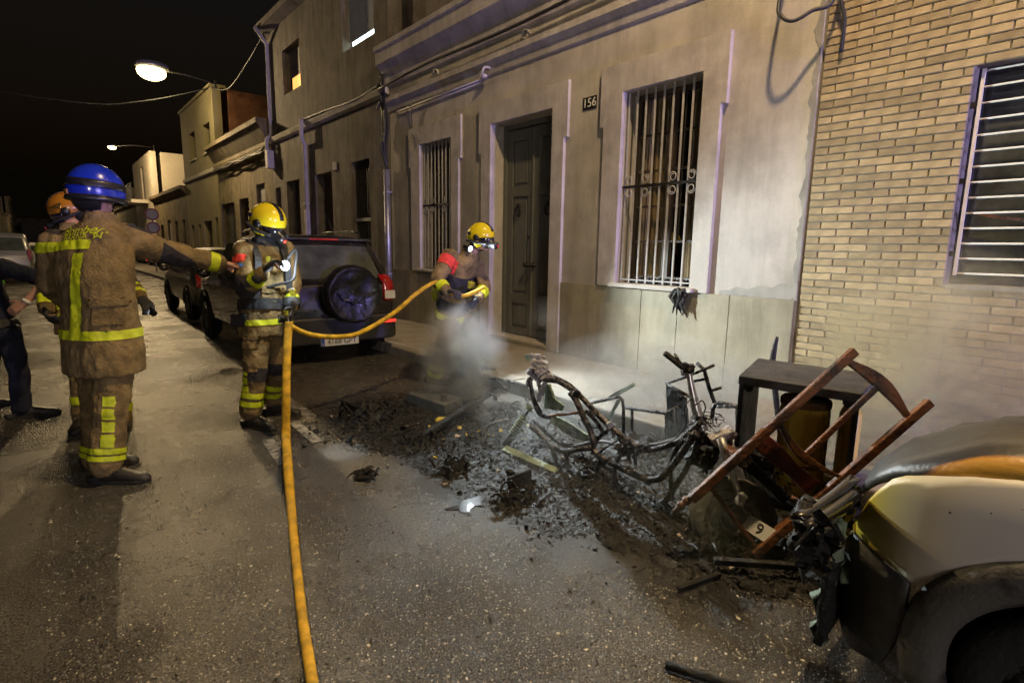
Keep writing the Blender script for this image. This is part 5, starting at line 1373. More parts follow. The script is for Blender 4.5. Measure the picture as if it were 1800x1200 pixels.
# ---------------------------------------------------------------- the officer in the blue helmet, back to the camera
f1 = frame_dir(.30, .95); J = dict(pelvis=P(180, 582, 3.66), chest=P(166, 462, 3.66), neck=P(176, 384, 3.66), head=P(170, 346, 3.68),
    shR=P(218, 420, 3.74), elR=P(303, 446, 3.98), wrR=P(386, 462, 4.22), haR=P(408, 464, 4.34),
    shL=P(100, 432, 3.66), elL=P(92, 500, 3.76), wrL=P(118, 530, 3.95), haL=P(135, 535, 4.02),
    hipR=P(200, 612, 3.66), knR=P(196, 715, 3.62), anR=P(186, 815, 3.60), hipL=P(168, 612, 3.76), knL=P(172, 712, 3.82), anL=P(172, 803, 3.90))
hp = {'R': (-UP-f1*.3, f1, (.12, .75, .85, .9)), 'L': (-f1, UP, (.5, .55, .6, .65))}
td1 = frame_dir(1.0, .12)
off, cm, tm, s1, fb1, sp1, jo, to = person('officer in a blue helmet with outstretched arm, seen from behind in tan fire coat', J, f1, floorL=0, floorR=0, hem=.27, bare=(False, True), hp=hp, seed=2, toes={'L': td1, 'R': frame_dir(1.0, .1)}, coatvol=1.12, fit=1.10)
J1 = J
tape = M['reflective']
up1 = sp1
def chest_band(src, parent, c, sp, h, name='reflective_tape', s=None, lo=None, hi=None, facing=None, rad=.36, mm=None):
    pl = [(c-sp*h/2, sp), (c+sp*h/2, -sp)]
    if lo is not None: pl += [(c+s*lo, s)]
    if hi is not None: pl += [(c+s*hi, -s)]
    me = clip(src, pl, (c-sp*.01, c+sp*.01), rad, .006, facing)
    if len(me.polygons): return put(me, name, mm or tape, parent)
bk = -f1
backc = lambda px, py: P(px, py, 3.60)
chest_band(cm, jo, P(140, 437, 3.62), sp1, .062, facing=bk*.9+s1*.0, s=s1, lo=-.205, hi=.30, rad=.34)
chest_band(cm, jo, P(165, 583, 3.66), UP, .058, rad=.36)
vl = P(157, 510, 3.55)
me = clip(cm, [(vl-s1*.037, s1), (vl+s1*.037, -s1), (P(157, 445, 3.6), -UP), (P(157, 578, 3.6), UP)], None, None, .0055, bk); put(me, 'reflective_tape', tape, jo)
band(cm, jo, J['elR'], J['wrR'], .74, .95, .13, tape)
me = clip(cm, [(lerp(J['elR'], J['wrR'], -.28), (J['wrR']-J['elR']).normalized()), (lerp(J['elR'], J['wrR'], .66), -(J['wrR']-J['elR']).normalized()), (J['elR']+UP*.002-f1*.0, -UP*.8-f1*.6)], (J['elR']-(J['wrR']-J['elR'])*.3, J['wrR']), .13, .005); put(me, 'elbow_patch', M['coat_patch'], jo)
me = clip(cm, [(P(212, 399, 3.6), V((AX_R.x, AX_R.y, 0))*.55+UP*.85), (P(176, 404, 3.6), V((AX_R.x, AX_R.y, 0))), (P(232, 404, 3.6), -V((AX_R.x, AX_R.y, 0)))], (J['neck'], J['shR']), .22, .005); put(me, 'shoulder_patch', M['coat_patch'], jo)
me = clip(cm, [(lerp(J['shR'], J['elR'], .12), (J['elR']-J['shR']).normalized()), (lerp(J['shR'], J['elR'], .38), -(J['elR']-J['shR']).normalized()), (J['shR']+UP*.060, UP), (J['shR'], -fb1)], (J['shR'], J['elR']), .16, .006); put(me, 'arm_badge', M['badge_red'], jo)
me = clip(cm, [(lerp(J['shR'], J['elR'], .44), (J['elR']-J['shR']).normalized()), (lerp(J['shR'], J['elR'], .62), -(J['elR']-J['shR']).normalized()), (J['shR']+UP*.03, UP), (J['shR'], -fb1)], (J['shR'], J['elR']), .16, .006); put(me, 'arm_badge', M['coat_patch'], jo)
bv = J['smooth']
upb = (sp1 - bk*sp1.dot(bk)).normalized()
rtv = upb.cross(bk).normalized()*1.0
text_obj('Bombers', .080, tape, jo, P(128, 404, 3.45), rtv, upb, bvh=bv)
text_obj('BARNA  N', .056, tape, jo, P(126, 416, 3.45), rtv, upb, bvh=bv)
for src, po, kn, an in ((tm, to, J['knR'], J['anR']), (tm, to, J['knL'], J['anL'])):
    band(src, po, kn, an, .70, .80, .13, tape); band(src, po, kn, an, .83, .92, .13, tape)
d = (J['anR']-J['knR']).normalized(); sd = frame_dir(1, -.15)
for t0, t1 in ((-.22, -.02), (.0, .2), (.22, .42), (.44, .68)):
    c = J['knR']; e = lerp(J['knR'], J['anR'], t1)
    me = clip(tm, [(lerp(J['knR'], J['anR'], t0)+d*.006, d), (e, -d), (c+frame_dir(1, 0)*.010, frame_dir(1, 0)), (c+frame_dir(1, 0)*.070, -frame_dir(1, 0))], (J['hipR'], J['anR']), .14, .005, frame_dir(.25, -1)); put(me, 'reflective_tape', tape, to)
tc_ = frame_dir(.1, -1)
pocket(cm, jo, P(205, 548, 3.6), PR, UP, .13, .15, frame_dir(.4, -1)); pocket(cm, jo, P(205, 530, 3.6), PR, UP, .14, .05, frame_dir(.4, -1), 'pocket_flap', off=.020)
pocket(tm, to, P(204, 640, 3.6), PR, UP, .11, .14, frame_dir(.4, -1), axis=(J['hipR'], J['knR']), rad=.16); pocket(tm, to, P(204, 626, 3.6), PR, UP, .12, .045, frame_dir(.4, -1), 'pocket_flap', off=.019, axis=(J['hipR'], J['knR']), rad=.16)
# helmet: tall blue shell, dark goggle strap round it, rim
hc = J['head']+UP*.035; hf = frame_dir(.55, .85); hs = UP.cross(hf).normalized()
h = put_shell(shell(hc, hf, hs, UP, .142, .165, .175, [((0, 0, -.055), (0, .10, 1))]), 'helmet', M['helmet_blue'], off)
put_shell(shell(hc, hf, hs, UP, .1465, .170, .180, [((0, 0, .012), (0, .10, 1)), ((0, 0, .060), (0, -.10, -1))]), 'goggle_strap', M['helmet_black'], h)
q = MB(); rings = []
for j in range(33):
    u = 2*PI*j/32; d = hs*math.cos(u)*.142+hf*math.sin(u)*.165; c = hc-UP*(.055+.012*math.sin(u)); n = d.normalized()
    rings.append([c+d*.93+UP*.004, c+d*1.0+UP*.022, c+d+n*.016-UP*.012, c+d*.98-UP*.020, c+d*.93-UP*.012])
q.loft(rings, cap=False); q.build('rim', M['helmet_black'], h, smooth=True)
put_shell(shell(hc-UP*.03, hf, hs, UP, .125, .145, .135, [((0, -.02, 0), (0, -1, 0)), ((0, 0, -.03), (0, 0, -1)), ((0, 0, -.115), (0, 0, 1))]), 'neck_flap', M['helmet_black'], h)
q = MB(); q.obox(hc-hf*.168-UP*.015, hs, UP, hf, .022, .016, .006); q.build('badge', M['helmet_amber'], h, bevel=.003)

# ---------------------------------------------------------------- the masked firefighter with the chest lamp
f2 = frame_dir(.72, -.70); J = dict(pelvis=P(467, 556, 4.80), chest=P(464, 468, 4.78), neck=P(462, 424, 4.80), head=P(471, 395, 4.78),
    shR=P(430, 446, 4.62), elR=P(432, 508, 4.52), wrR=P(462, 480, 4.44), haR=P(480, 462, 4.46),
    shL=P(500, 440, 5.02), elL=P(514, 495, 4.92), wrL=P(513, 540, 4.72), haL=P(509, 563, 4.64),
    hipR=P(452, 582, 4.74), knR=P(449, 655, 4.70), anR=P(441, 722, 4.74), hipL=P(484, 580, 4.90), knL=P(486, 640, 4.92), anL=P(479, 699, 5.12))
hp = {'R': (V((0, 0, -1))+frame_dir(1, 0), UP, (.7, .75, .8, .85)), 'L': (frame_dir(-.7, -.3), frame_dir(.3, -1), (.8, .85, .9, .95))}
t2R, t2L = frame_dir(.95, -.4), frame_dir(1, -.1)
ff, cm, tm, s2, fb2, sp2, jo, to = person('masked firefighter in a bright yellow helmet with a shining chest lamp beside the off-roader', J, f2, hem=.16, hp=hp, head_f=frame_dir(.92, -.42), seed=4, toes={'L': t2L, 'R': t2R}, coatvol=.97)
J2 = J
gloves(ff, J, hp, f2)
jet_helmet(ff, J['head'], frame_dir(.92, -.42), M['helmet_yellow'])
q = MB(); rt = V((AX_R.x, AX_R.y, 0)).normalized()
put(clip(cm, [(J['neck']-sp2*.06, sp2)], (J['neck']-sp2*.1, J['neck']+sp2*.08), .21, .004), 'collar', M['webbing'], jo)
band(cm, jo, J['elR'], J['wrR'], .50, .86, .12, tape); band(cm, jo, J['elL'], J['wrL'], .66, .86, .12, tape)
band(cm, jo, J['shR'], J['elR'], .74, 1.1, .14, M['coat_patch'], 'elbow_patch'); band(cm, jo, J['elR'], J['wrR'], -.2, .28, .13, M['coat_patch'], 'elbow_patch', .006)
aR = (J['elR']-J['shR']).normalized(); cam_side = frame_dir(-.25, -1)
me = clip(cm, [(lerp(J['shR'], J['elR'], .16), aR), (lerp(J['shR'], J['elR'], .36), -aR), (J['shR']-rt*.055, rt), (J['shR']+rt*.055, -rt)], (J['shR'], J['elR']), .14, .006, cam_side); put(me, 'arm_badge', M['badge_red'], jo)
me = clip(cm, [(lerp(J['shR'], J['elR'], .42), aR), (lerp(J['shR'], J['elR'], .50), -aR), (J['shR']-rt*.04, rt), (J['shR']+rt*.05, -rt)], (J['shR'], J['elR']), .14, .006, cam_side); put(me, 'arm_badge', M['badge_blue'], jo)
band(cm, jo, J['pelvis']-UP*.055, J['pelvis']+UP*.02, 0, .62, .30, tape)
# harness: shoulder straps, belt, air cylinder
for g, sh in ((1, 'L'), (-1, 'R')):
    q = MB(); s_ = s2*g
    pts = [J['chest']+s_*.10-fb2*.165+sp2*.06, J['neck']+s_*.115-sp2*.015-fb2*.05, J['neck']+s_*.12-sp2*.04+fb2*.07, J['chest']+s_*.12+fb2*.185+sp2*.02, lerp(J['pelvis'], J['chest'], .35)+s_*.15+fb2*.15]
    pts = [p+fb2*.0 for p in pts]; pp, _ = spline([V(p) for p in pts], .02, 6)
    for a, c in zip(pp, pp[1:]): q.bar(a, c, .055, .028, up=fb2)
    q.build('harness_strap', M['webbing'], ff)
me = clip(cm, [(lerp(J['pelvis'], J['chest'], .12), sp2), (lerp(J['pelvis'], J['chest'], .34), -sp2)], (J['pelvis'], J['chest']), .32, .014); put(me, 'belt', M['webbing'], ff)
me = clip(cm, [(lerp(J['pelvis'], J['chest'], .62), sp2), (lerp(J['pelvis'], J['chest'], .78), -sp2)], (J['pelvis'], J['chest']), .215, .012, None); put(me, 'chest_strap', M['webbing'], ff)
q = MB(); tb = lerp(J['pelvis'], J['chest'], .02)-fb2*.235+s2*.02+UP*.02; ta = tb+sp2*.50
axs = (ta-tb).normalized(); L_ = (ta-tb).length
q.lathe([(.001, 0), (.045, .004), (.072, .04), (.078, .09), (.078, L_*.46)], tb, axs, 20); tk = q.build('air_cylinder', M['tank_white'], ff, smooth=True)
q = MB(); q.lathe([(.0785, L_*.46), (.0785, L_*.86), (.07, L_*.95), (.03, L_), (.03, L_+.06), (.001, L_+.06)], tb, axs, 20); q.build('cylinder_sleeve', M['tank_yellow'], tk, smooth=True)
q = MB(); q.lathe([(.0797, L_*.20), (.0797, L_*.37)], tb, axs, 20); q.build('cylinder_label', M['pale_scrap'], tk, smooth=True)
q = MB(); q.obox(lerp(tb, ta, .5)+fb2*.09, s2, sp2, fb2, .13, .27, .022); q.build('back_plate', M['webbing'], tk, bevel=.01)
# chest lamp, knife-shaped lights and a side torch
lp = P(500, 467, 4.60)
q = MB(); q.lathe([(.03, -.09), (.034, -.03), (.046, 0), (.046, .012)], lp, f2+rt*.25, 20); lt = q.build('chest_lamp', M['helmet_black'], ff, smooth=True)
q = MB(); q.lathe([(.043, .011), (.030, .018), (.001, .022)], lp, f2+rt*.25, 20); q.build('lamp_lens', M['torch_lens'], lt, smooth=True)
ll = lamp('chest_lamp_light', 'SPOT', lp+(f2+rt*.25).normalized()*.04, 190, (.80, .92, 1.0), .03, aim=P(605, 792, Z=0), spot=R(15), blend=1.0); attach(ll, lt)
lf = lamp('chest_lamp_spill', 'POINT', lp+(f2+rt*.25).normalized()*.10, 14, (.80, .92, 1.0), .03); attach(lf, lt)
q = MB(); q.obox(P(515, 514, 4.62), rt, UP, frame_dir(0, 1), .02, .03, .02); st = q.build('side_torch', M['tank_yellow'], ff, bevel=.008)
q = MB(); q.obox(P(514, 508, 4.598), rt, UP, frame_dir(0, 1), .014, .008, .004); q.build('lamp_lens', M['tank_white'], st, bevel=.003)
for (px, py, m_) in ((456, 480, 'tank_yellow'), (471, 455, 'tank_yellow'), (466, 475, 'chrome'), (476, 470, 'helmet_black'), (503, 550, 'tank_yellow')):
    q = MB(); q.obox(P(px, py, 4.60), rt, UP, frame_dir(0, 1), .016, .022, .016); q.build('harness_fitting', M[m_], ff, bevel=.006)
q = MB(); q.tube([P(495, 470, 4.66), P(520, 438, 4.70), P(519, 470, 4.68), P(514, 492, 4.66), P(488, 500, 4.66), P(470, 505, 4.64)], .013, 8, smooth=6); q.build('air_hose', M['webbing'], ff, smooth=True)
q = MB(); q.tube([P(x, y, 4.60) for x, y in ((490, 552), (489, 560), (497, 569), (505, 570), (507, 562), (503, 556))], .006, 8, smooth=5); q.build('carabiner', M['chrome'], ff, smooth=True)
q = MB(); q.obox(P(425, 562, 4.66), frame_dir(1, -.2), UP, frame_dir(.2, 1), .075, .055, .05); q.build('belt_pouch', M['coat_patch'], ff, bevel=.015)
for kn, an, K_ in ((J['knR'], J['anR'], 'R'), (J['knL'], J['anL'], 'L')):
    band(tm, to, kn, an, .48, .62, .13, tape); band(tm, to, kn, an, .70, .84, .13, tape)
    d = (an-kn).normalized()
    band(tm, to, lerp(J['hip'+K_], kn, .86), lerp(kn, an, .20), 0, 1, .14, M['coat_patch'], 'knee_patch')
for px, py in ((446, 600), (446, 640)): pocket(tm, to, P(px, py, 4.7), PR, UP, .13, .10, frame_dir(-.1, -1), axis=(J['hipR'], J['knR']), rad=.15)
pocket(tm, to, P(446, 590, 4.7), PR, UP, .14, .05, frame_dir(-.1, -1), 'pocket_flap', off=.02, axis=(J['hipR'], J['knR']), rad=.15)
pocket(cm, jo, P(482, 520, 4.7), PR, UP, .15, .11, frame_dir(.1, -1)); pocket(cm, jo, P(482, 510, 4.7), PR, UP, .16, .045, frame_dir(.1, -1), 'pocket_flap', off=.02)
d = (J['anR']-J['knR']).normalized()
for t0, t1 in ((-.14, .05), (.10, .27), (.32, .46)):
    c = J['knR']-rt*.055
    me = clip(tm, [(lerp(J['knR'], J['anR'], t0), d), (lerp(J['knR'], J['anR'], t1), -d), (c-rt*.03, rt), (c+rt*.032, -rt)], (J['hipR'], J['anR']), .14, .0075, frame_dir(-.3, -1)); put(me, 'reflective_tape', tape, to)

# ---------------------------------------------------------------- the firefighter stooping with the hose by the door
f3 = frame_dir(.92, -.38); s3 = UP.cross(f3)
J = dict(pelvis=P(793, 550, 6.55), chest=P(805, 482, 6.38), neck=P(826, 446, 6.28), head=P(846, 420, 6.24),
    shR=P(790, 452, 6.18), elR=P(768, 492, 6.02), wrR=P(786, 512, 5.86), haR=P(800, 512, 5.80),
    shL=P(836, 468, 6.55), elL=P(852, 505, 6.45), wrL=P(838, 526, 6.10), haL=P(834, 534, 6.00),
    hipR=P(790, 570, 6.42), knR=P(776, 622, 6.25), anR=P(762, 664, 6.38), hipL=P(818, 566, 6.60), knL=P(843, 600, 6.42), anL=P(838, 638, 6.62))
hp = {'R': (-UP, f3, (.8, .85, .9, .95)), 'L': (-f3, UP, (.8, .85, .9, .95))}
fl = J['anL'].z-.10; fr_ = J['anR'].z-.10
f_o, cm, tm, s_, fb, sp_, jo, to = person('stooping firefighter in a yellow helmet dragging the hose past the front door', J, f3, hem=.15, hp=hp, head_f=frame_dir(.86, -.50), seed=6, floorL=max(0, fl), floorR=max(0, fr_), toes={'L': f3, 'R': f3})
J3 = J
gloves(f_o, J, hp, f3)
jet_helmet(f_o, J['head'], frame_dir(.86, -.50), M['helmet_yellow'], tilt=-.30)
band(cm, jo, J['elR'], J['wrR'], .45, .85, .12, tape); band(cm, jo, J['elL'], J['wrL'], .30, .75, .12, tape)
band(cm, jo, J['pelvis']-sp_*.04, J['pelvis']+sp_*.03, 0, 1, .30, tape)
aR = (J['elR']-J['shR']).normalized()
me = clip(cm, [(lerp(J['shR'], J['elR'], .1), aR), (lerp(J['shR'], J['elR'], .45), -aR)], (J['shR'], J['elR']), .14, .006, frame_dir(-.3, -1)); put(me, 'arm_badge', M['badge_red'], jo)
me = clip(cm, [(lerp(J['pelvis'], J['chest'], .15), sp_), (lerp(J['pelvis'], J['chest'], .42), -sp_)], (J['pelvis'], J['chest']), .32, .012); put(me, 'belt', M['webbing'], f_o)
me = clip(cm, [(lerp(J['pelvis'], J['chest'], .60), sp_), (lerp(J['pelvis'], J['chest'], 1.05), -sp_)], (J['pelvis'], J['chest']+sp_*.05), .23, .012); put(me, 'chest_strap', M['webbing'], f_o)
band(tm, to, J['knL'], J['anL'], .40, .58, .13, tape); band(tm, to, J['knL'], J['anL'], .66, .84, .13, tape)
band(tm, to, J['knR'], J['anR'], .40, .58, .13, tape); band(tm, to, J['knR'], J['anR'], .66, .84, .13, tape)
band(tm, to, lerp(J['hipL'], J['knL'], .5), lerp(J['knL'], J['anL'], .4), 0, 1, .14, M['coat_patch'], 'knee_patch')
tb = J['pelvis']+sp_*.06-fb*.245; ta = tb+sp_*.5; q = MB(); L_ = .5
q.lathe([(.001, 0), (.045, .004), (.075, .05), (.078, .1), (.078, .4), (.06, .46), (.03, .5), (.03, .55), (.001, .55)], tb, sp_, 20); q.build('air_cylinder', M['tank_yellow'], f_o, smooth=True)
q = MB(); q.obox(J['chest']+fb*.19-sp_*.05, s_, sp_, fb, .05, .04, .03); q.build('harness_fitting', M['tank_yellow'], f_o, bevel=.01)
lp3 = P(826, 437, 6.16); ax3 = frame_dir(.75, -.66)-UP*.25
q = MB(); q.lathe([(.022, -.10), (.024, -.02), (.034, 0), (.034, .01)], lp3, ax3, 18); lt = q.build('helmet_torch', M['helmet_black'], f_o, smooth=True)
q = MB(); q.lathe([(.032, .009), (.02, .015), (.001, .018)], lp3, ax3, 18); q.build('lamp_lens', M['torch_lens_low'], lt, smooth=True)
ll = lamp('helmet_torch_light', 'SPOT', lp3+ax3.normalized()*.04, 1050, (.82, .93, .96), .03, aim=V((4.3, 2.2, .5)), spot=R(122), blend=1.0); attach(ll, lt)

# ---------------------------------------------------------------- the firefighter hidden behind the officer
f4 = frame_dir(.35, -.9)
J = dict(pelvis=P(150, 552, 4.85), chest=P(132, 462, 4.85), neck=P(128, 404, 4.95), head=P(124, 374, 5.05),
    shL=P(172, 434, 4.92), elL=P(218, 492, 4.80), wrL=P(248, 524, 4.62), haL=P(262, 538, 4.55),
    shR=P(94, 434, 4.85), elR=P(84, 498, 4.72), wrR=P(82, 545, 4.58), haR=P(88, 566, 4.50),
    hipL=P(168, 580, 4.88), knL=P(204, 665, 4.80), anL=P(213, 732, 4.85), hipR=P(138, 580, 4.82), knR=P(146, 665, 4.70), anR=P(148, 742, 4.70))
hp = {'L': (-UP, f4, (.7, .75, .8, .85)), 'R': (frame_dir(1, 0), f4, (.6, .65, .7, .75))}
g_o, cm, tm, s_, fb, sp_, jo, to = person('firefighter in an amber helmet half hidden behind the officer', J, f4, hem=.16, hp=hp, seed=8, floorL=0, floorR=0)
gloves(g_o, J, hp, f4)
jet_helmet(g_o, J['head'], frame_dir(-.8, -.5), M['helmet_amber'])
band(cm, jo, J['elR'], J['wrR'], .55, .85, .12, tape); band(cm, jo, J['elL'], J['wrL'], .5, .62, .12, tape); band(cm, jo, J['elL'], J['wrL'], .78, .92, .12, tape)
band(cm, jo, J['pelvis']-UP*.05, J['pelvis']+UP*.02, 0, 1, .30, tape)
band(cm, jo, J['shR'], J['elR'], .2, .95, .14, M['coat_patch'], 'elbow_patch'); band(cm, jo, J['elL'], J['wrL'], -.2, .4, .13, M['coat_patch'], 'elbow_patch')
band(tm, to, J['knL'], J['anL'], .30, .55, .14, tape); band(tm, to, J['knL'], J['anL'], .65, .85, .14, tape)
band(tm, to, J['knR'], J['anR'], .40, .58, .13, tape)
tp_ = P(268, 546, D=4.48); ta_ = (P(305, 640, Z=0)-tp_).normalized()
q = MB(); q.tube([tp_-ta_*.10, tp_+ta_*.06, tp_+ta_*.062, tp_+ta_*.09], [.016, .018, .026, .028], 12); lt = q.build('hand_torch', M['helmet_black'], g_o, smooth=True)
q = MB(); q.lathe([(.024, .091), (.001, .094)], tp_, ta_, 14); q.build('lamp_lens', M['torch_lens_low'], lt)
ll = lamp('hand_torch_light', 'SPOT', tp_+ta_*.11, 420, (.86, .95, .88), .03, aim=tp_+ta_*2, spot=R(24), blend=1.0); attach(ll, lt)

# ---------------------------------------------------------------- policeman at the left edge
f5 = frame_dir(.75, .55)
J = dict(pelvis=P(-4, 574, 4.90), chest=P(-32, 496, 4.90), neck=P(-50, 446, 4.90), head=P(-60, 410, 4.90),
    shR=P(4, 470, 4.80), elR=P(82, 492, 4.72), wrR=P(44, 533, 4.62), haR=P(28, 542, 4.60),
    shL=P(-70, 466, 5.00), elL=P(-78, 530, 4.95), wrL=P(-40, 560, 4.80), haL=P(-30, 575, 4.75),
    hipR=P(16, 590, 4.86), knR=P(34, 655, 4.84), anR=P(38, 716, 4.90), hipL=P(-16, 590, 4.98), knL=P(-24, 655, 5.0), anL=P(-46, 706, 5.16))
hp = {'R': (frame_dir(.2, .9), UP, (.35, .4, .45, .5)), 'L': (frame_dir(1, 0), f5, (.4, .45, .5, .5))}
p_o, cm, tm, s_, fb, sp_, jo, to = person('police officer in navy uniform with a bright green chest band at the left edge', J, f5, coat='navy', legs='navy', hem=.06, hp=hp, seed=10, bare=(True, True), coatvol=.86, fit=.80, floorL=0, floorR=0, group='firefighters and police at the fire')
# short sleeve: the forearm is bare
fa = MB(); e0 = lerp(J['elR'], J['wrR'], .30)
bm = bmesh.new(); bm.from_mesh(cm); d = (J['wrR']-J['elR']).normalized()
bad = [v for v in bm.verts if (v.co-e0).dot(d) > 0 and seg_dist(v.co, e0, J['wrR']) < .11 and seg_dist(v.co, J['pelvis'], J['chest']) > .2]
bmesh.ops.delete(bm, geom=bad, context='VERTS'); bm.to_mesh(cm); bm.free()
band(cm, jo, lerp(J['pelvis'], J['chest'], .92), lerp(J['chest'], J['neck'], .35), 0, 1, .30, M['hi_vis_green'], 'hi_vis_band')
q = MB(); w0 = lerp(J['elR'], J['wrR'], .93); q.tube([w0-d*.012, w0+d*.012], .036, 14); q.build('wristwatch', M['tank_white'], p_o, smooth=True)
band(tm, to, J['pelvis'], J['pelvis']+UP*.1, 0, 1, .25, M['webbing'], 'belt', .02)
hc = J['head']; q = MB(); q.ell(hc+UP*.045, (.092, .105, .085), Matrix((UP.cross(f5), f5, UP)).transposed(), 18, 10); q.build('hair', M['helmet_black'], p_o, smooth=True)
# ================================================================ BURNT SCOOTER
def at(lst, X, k=1): return [P(a, c, X=X) for a, c in lst]
sc_ = thing('burnt_scooter', 'bare burnt scooter frame with its ash grey tail in the air and one front wheel', 'scooter', (2.8, 2.3, 0))
def stube(name, lst, X, r, mm='burnt_metal', smooth=4, n=8, Xs=None, parent=None):
    pts = [P(a, c, X=(Xs[i] if Xs else X)) for i, (a, c) in enumerate(lst)]
    k_ = 1.25 if parent is None else 1.1; r = [a*k_ for a in r] if isinstance(r, list) else r*k_
    q = MB(); q.tube(pts, r, n, smooth=smooth); return q.build(name, M[mm], parent or sc_, smooth=True)
stube('frame_rail', [(958, 668), (982, 671), (1015, 692), (1042, 719), (1069, 746), (1093, 767), (1114, 782), (1140, 791), (1190, 777), (1214, 758), (1232, 742)], 2.76, .015)
stube('frame_rail', [(968, 660), (1000, 676), (1036, 712), (1078, 753), (1110, 775), (1145, 783), (1195, 770), (1222, 750)], 2.93, .015)
stube('frame_tube', [(1002, 690), (1014, 706), (1028, 738), (1036, 752), (1043, 776), (1043, 790), (1060, 806), (1090, 821), (1120, 836), (1144, 843), (1162, 839), (1180, 821), (1204, 788), (1224, 760)], 2.72, .017)
stube('frame_tube', [(1058, 806), (1050, 826), (1058, 846), (1084, 857), (1108, 869), (1135, 884), (1152, 887), (1171, 878), (1186, 854), (1210, 815), (1230, 770)], 2.86, .016, Xs=[2.76, 2.77, 2.77, 2.77, 2.77, 2.78, 2.79, 2.79, 2.8, 2.82, 2.84])
for l in ([(1081, 821), (1081, 840), (1088, 860)], [(1178, 829), (1180, 862)], [(1069, 755), (1052, 770), (1043, 786)], [(1108, 770), (1096, 788), (1084, 812)], [(1030, 722), (1048, 740), (1060, 760)], [(1204, 770), (1186, 795), (1178, 822)]):
    stube('cross_brace', l, 2.75, .011)
stube('swing_arm', [(934, 749), (952, 766), (967, 782), (994, 794), (1014, 790), (1040, 786)], 2.70, [.019, .014, .016, .015, .014, .017])
stube('swing_arm', [(938, 738), (970, 768), (1000, 784), (1040, 778)], 2.92, .014)
for l in ([(970, 785), (976, 806), (982, 824)], [(994, 797), (998, 818), (1003, 834), (1024, 838), (1048, 836)]): stube('stand_leg', l, 2.70, .013)
stube('tail_stay', [(931, 662), (936, 694), (942, 712), (951, 728), (967, 733)], 2.78, [.012, .013, .018, .018, .012])
stube('tail_stay', [(960, 668), (950, 690), (946, 704)], 2.76, .014, 'ash_metal')
stube('cross_brace', [(967, 731), (1000, 727), (1030, 724)], 2.80, .008, 'bottle_rust')
# ash grey remains of the tail lamp, in fused blocks
def block(name, px, py, X, w, h, d, rot, mm='ash_metal', parent=None, jag=.006):
    c = P(px, py, X=X); q = MB(); rt = V((AX_R.x, AX_R.y, 0)).normalized(); up = V((0, 0, 1)); fw = up.cross(rt)
    r_ = Matrix.Rotation(R(rot), 3, fw); q.obox(c, r_ @ rt, fw, r_ @ up, w/2, d/2, h/2)
    o = q.build(name, M[mm], parent or sc_)
    bm = bmesh.new(); bm.from_mesh(o.data); bmesh.ops.subdivide_edges(bm, edges=bm.edges, cuts=4, use_grid_fill=True)
    for v in bm.verts: v.co += noise.noise_vector(v.co*38)*jag*1.6 + noise.noise_vector(v.co*95)*jag
    bm.to_mesh(o.data); bm.free()
    return o
for a in ((948, 640, .085, .040, .08, 10), (952, 650, .070, .045, .07, -25), (938, 652, .055, .05, .06, 35), (962, 664, .06, .035, .06, -30), (944, 664, .06, .03, .05, 50), (940, 627, .05, .022, .05, 5), (930, 672, .025, .05, .03, 20), (950, 685, .022, .06, .02, -15)):
    block('tail_lamp_remains', a[0], a[1], 2.80, a[2]*1.45, a[3]*1.5, a[4]*1.3, a[5])
q = MB()
for px, py in ((935, 622), (948, 624), (956, 628), (931, 655), (972, 668)):
    c = P(px, py, X=2.8); q.ell(c, (.014, .014, .014), None, 8, 6)
q.build('fused_bolts', M['ash_metal'], sc_, smooth=True)
block('indicator_remains', 927, 628, 2.80, .03, .055, .02, -20, 'green_ash')
# pale green mudguard and plank-like footboard
def plate(name, lst, X, th, mm, parent=None, jag=.004, Xs=None):
    pts = [P(a, c, X=(Xs[i] if Xs else X)) for i, (a, c) in enumerate(lst)]
    q = MB(); q.prism(pts, (th, 0, 0)); o = q.build(name, M[mm], parent or sc_)
    bm = bmesh.new(); bm.from_mesh(o.data); bmesh.ops.triangulate(bm, faces=bm.faces)
    for _ in range(2): bmesh.ops.subdivide_edges(bm, edges=[e for e in bm.edges if e.calc_length() > .02], cuts=1); bmesh.ops.triangulate(bm, faces=bm.faces)
    for v in bm.verts: v.co += noise.noise_vector(v.co*22)*jag*2.4
    bm.to_mesh(o.data); bm.free(); return o
plate('mudguard', [(953, 674), (964, 674), (972, 698), (980, 706), (990, 712), (986, 722), (976, 722), (966, 718), (957, 720), (958, 700)], 2.86, .02, 'green_ash')
plate('footboard', [(968, 728), (984, 735), (1006, 746), (1032, 764), (1044, 782), (1034, 786), (1006, 768), (966, 742)], 2.98, .02, 'green_ash')
stube('bent_rail', [(1000, 770), (1030, 778), (1064, 776), (1094, 786)], 2.96, .010, 'alloy')
# rear spring and damper
a = P(930, 720, X=2.74); c = P(888, 782, X=2.62); c.z = max(c.z, .03); d = c-a
q = MB(); q.tube([a, a+d*.25], .008, 8); q.tube([a+d*.22, a+d*.98], .020, 10); q.tube([a+d*.72, c], .027, 10); shk = q.build('shock_absorber', M['burnt_metal'], sc_, smooth=True)
ax = d.normalized(); e1 = ax.orthogonal().normalized(); e2 = ax.cross(e1)
q = MB(); q.tube([a+d*(.20+.52*t/96)+(e1*math.cos(2*PI*t/12)+e2*math.sin(2*PI*t/12))*.032 for t in range(97)], .0062, 6); q.build('coil_spring', M['green_ash'], shk, smooth=True)
block('spring_seat', 930, 716, 2.74, .05, .03, .05, 30, 'green_ash')
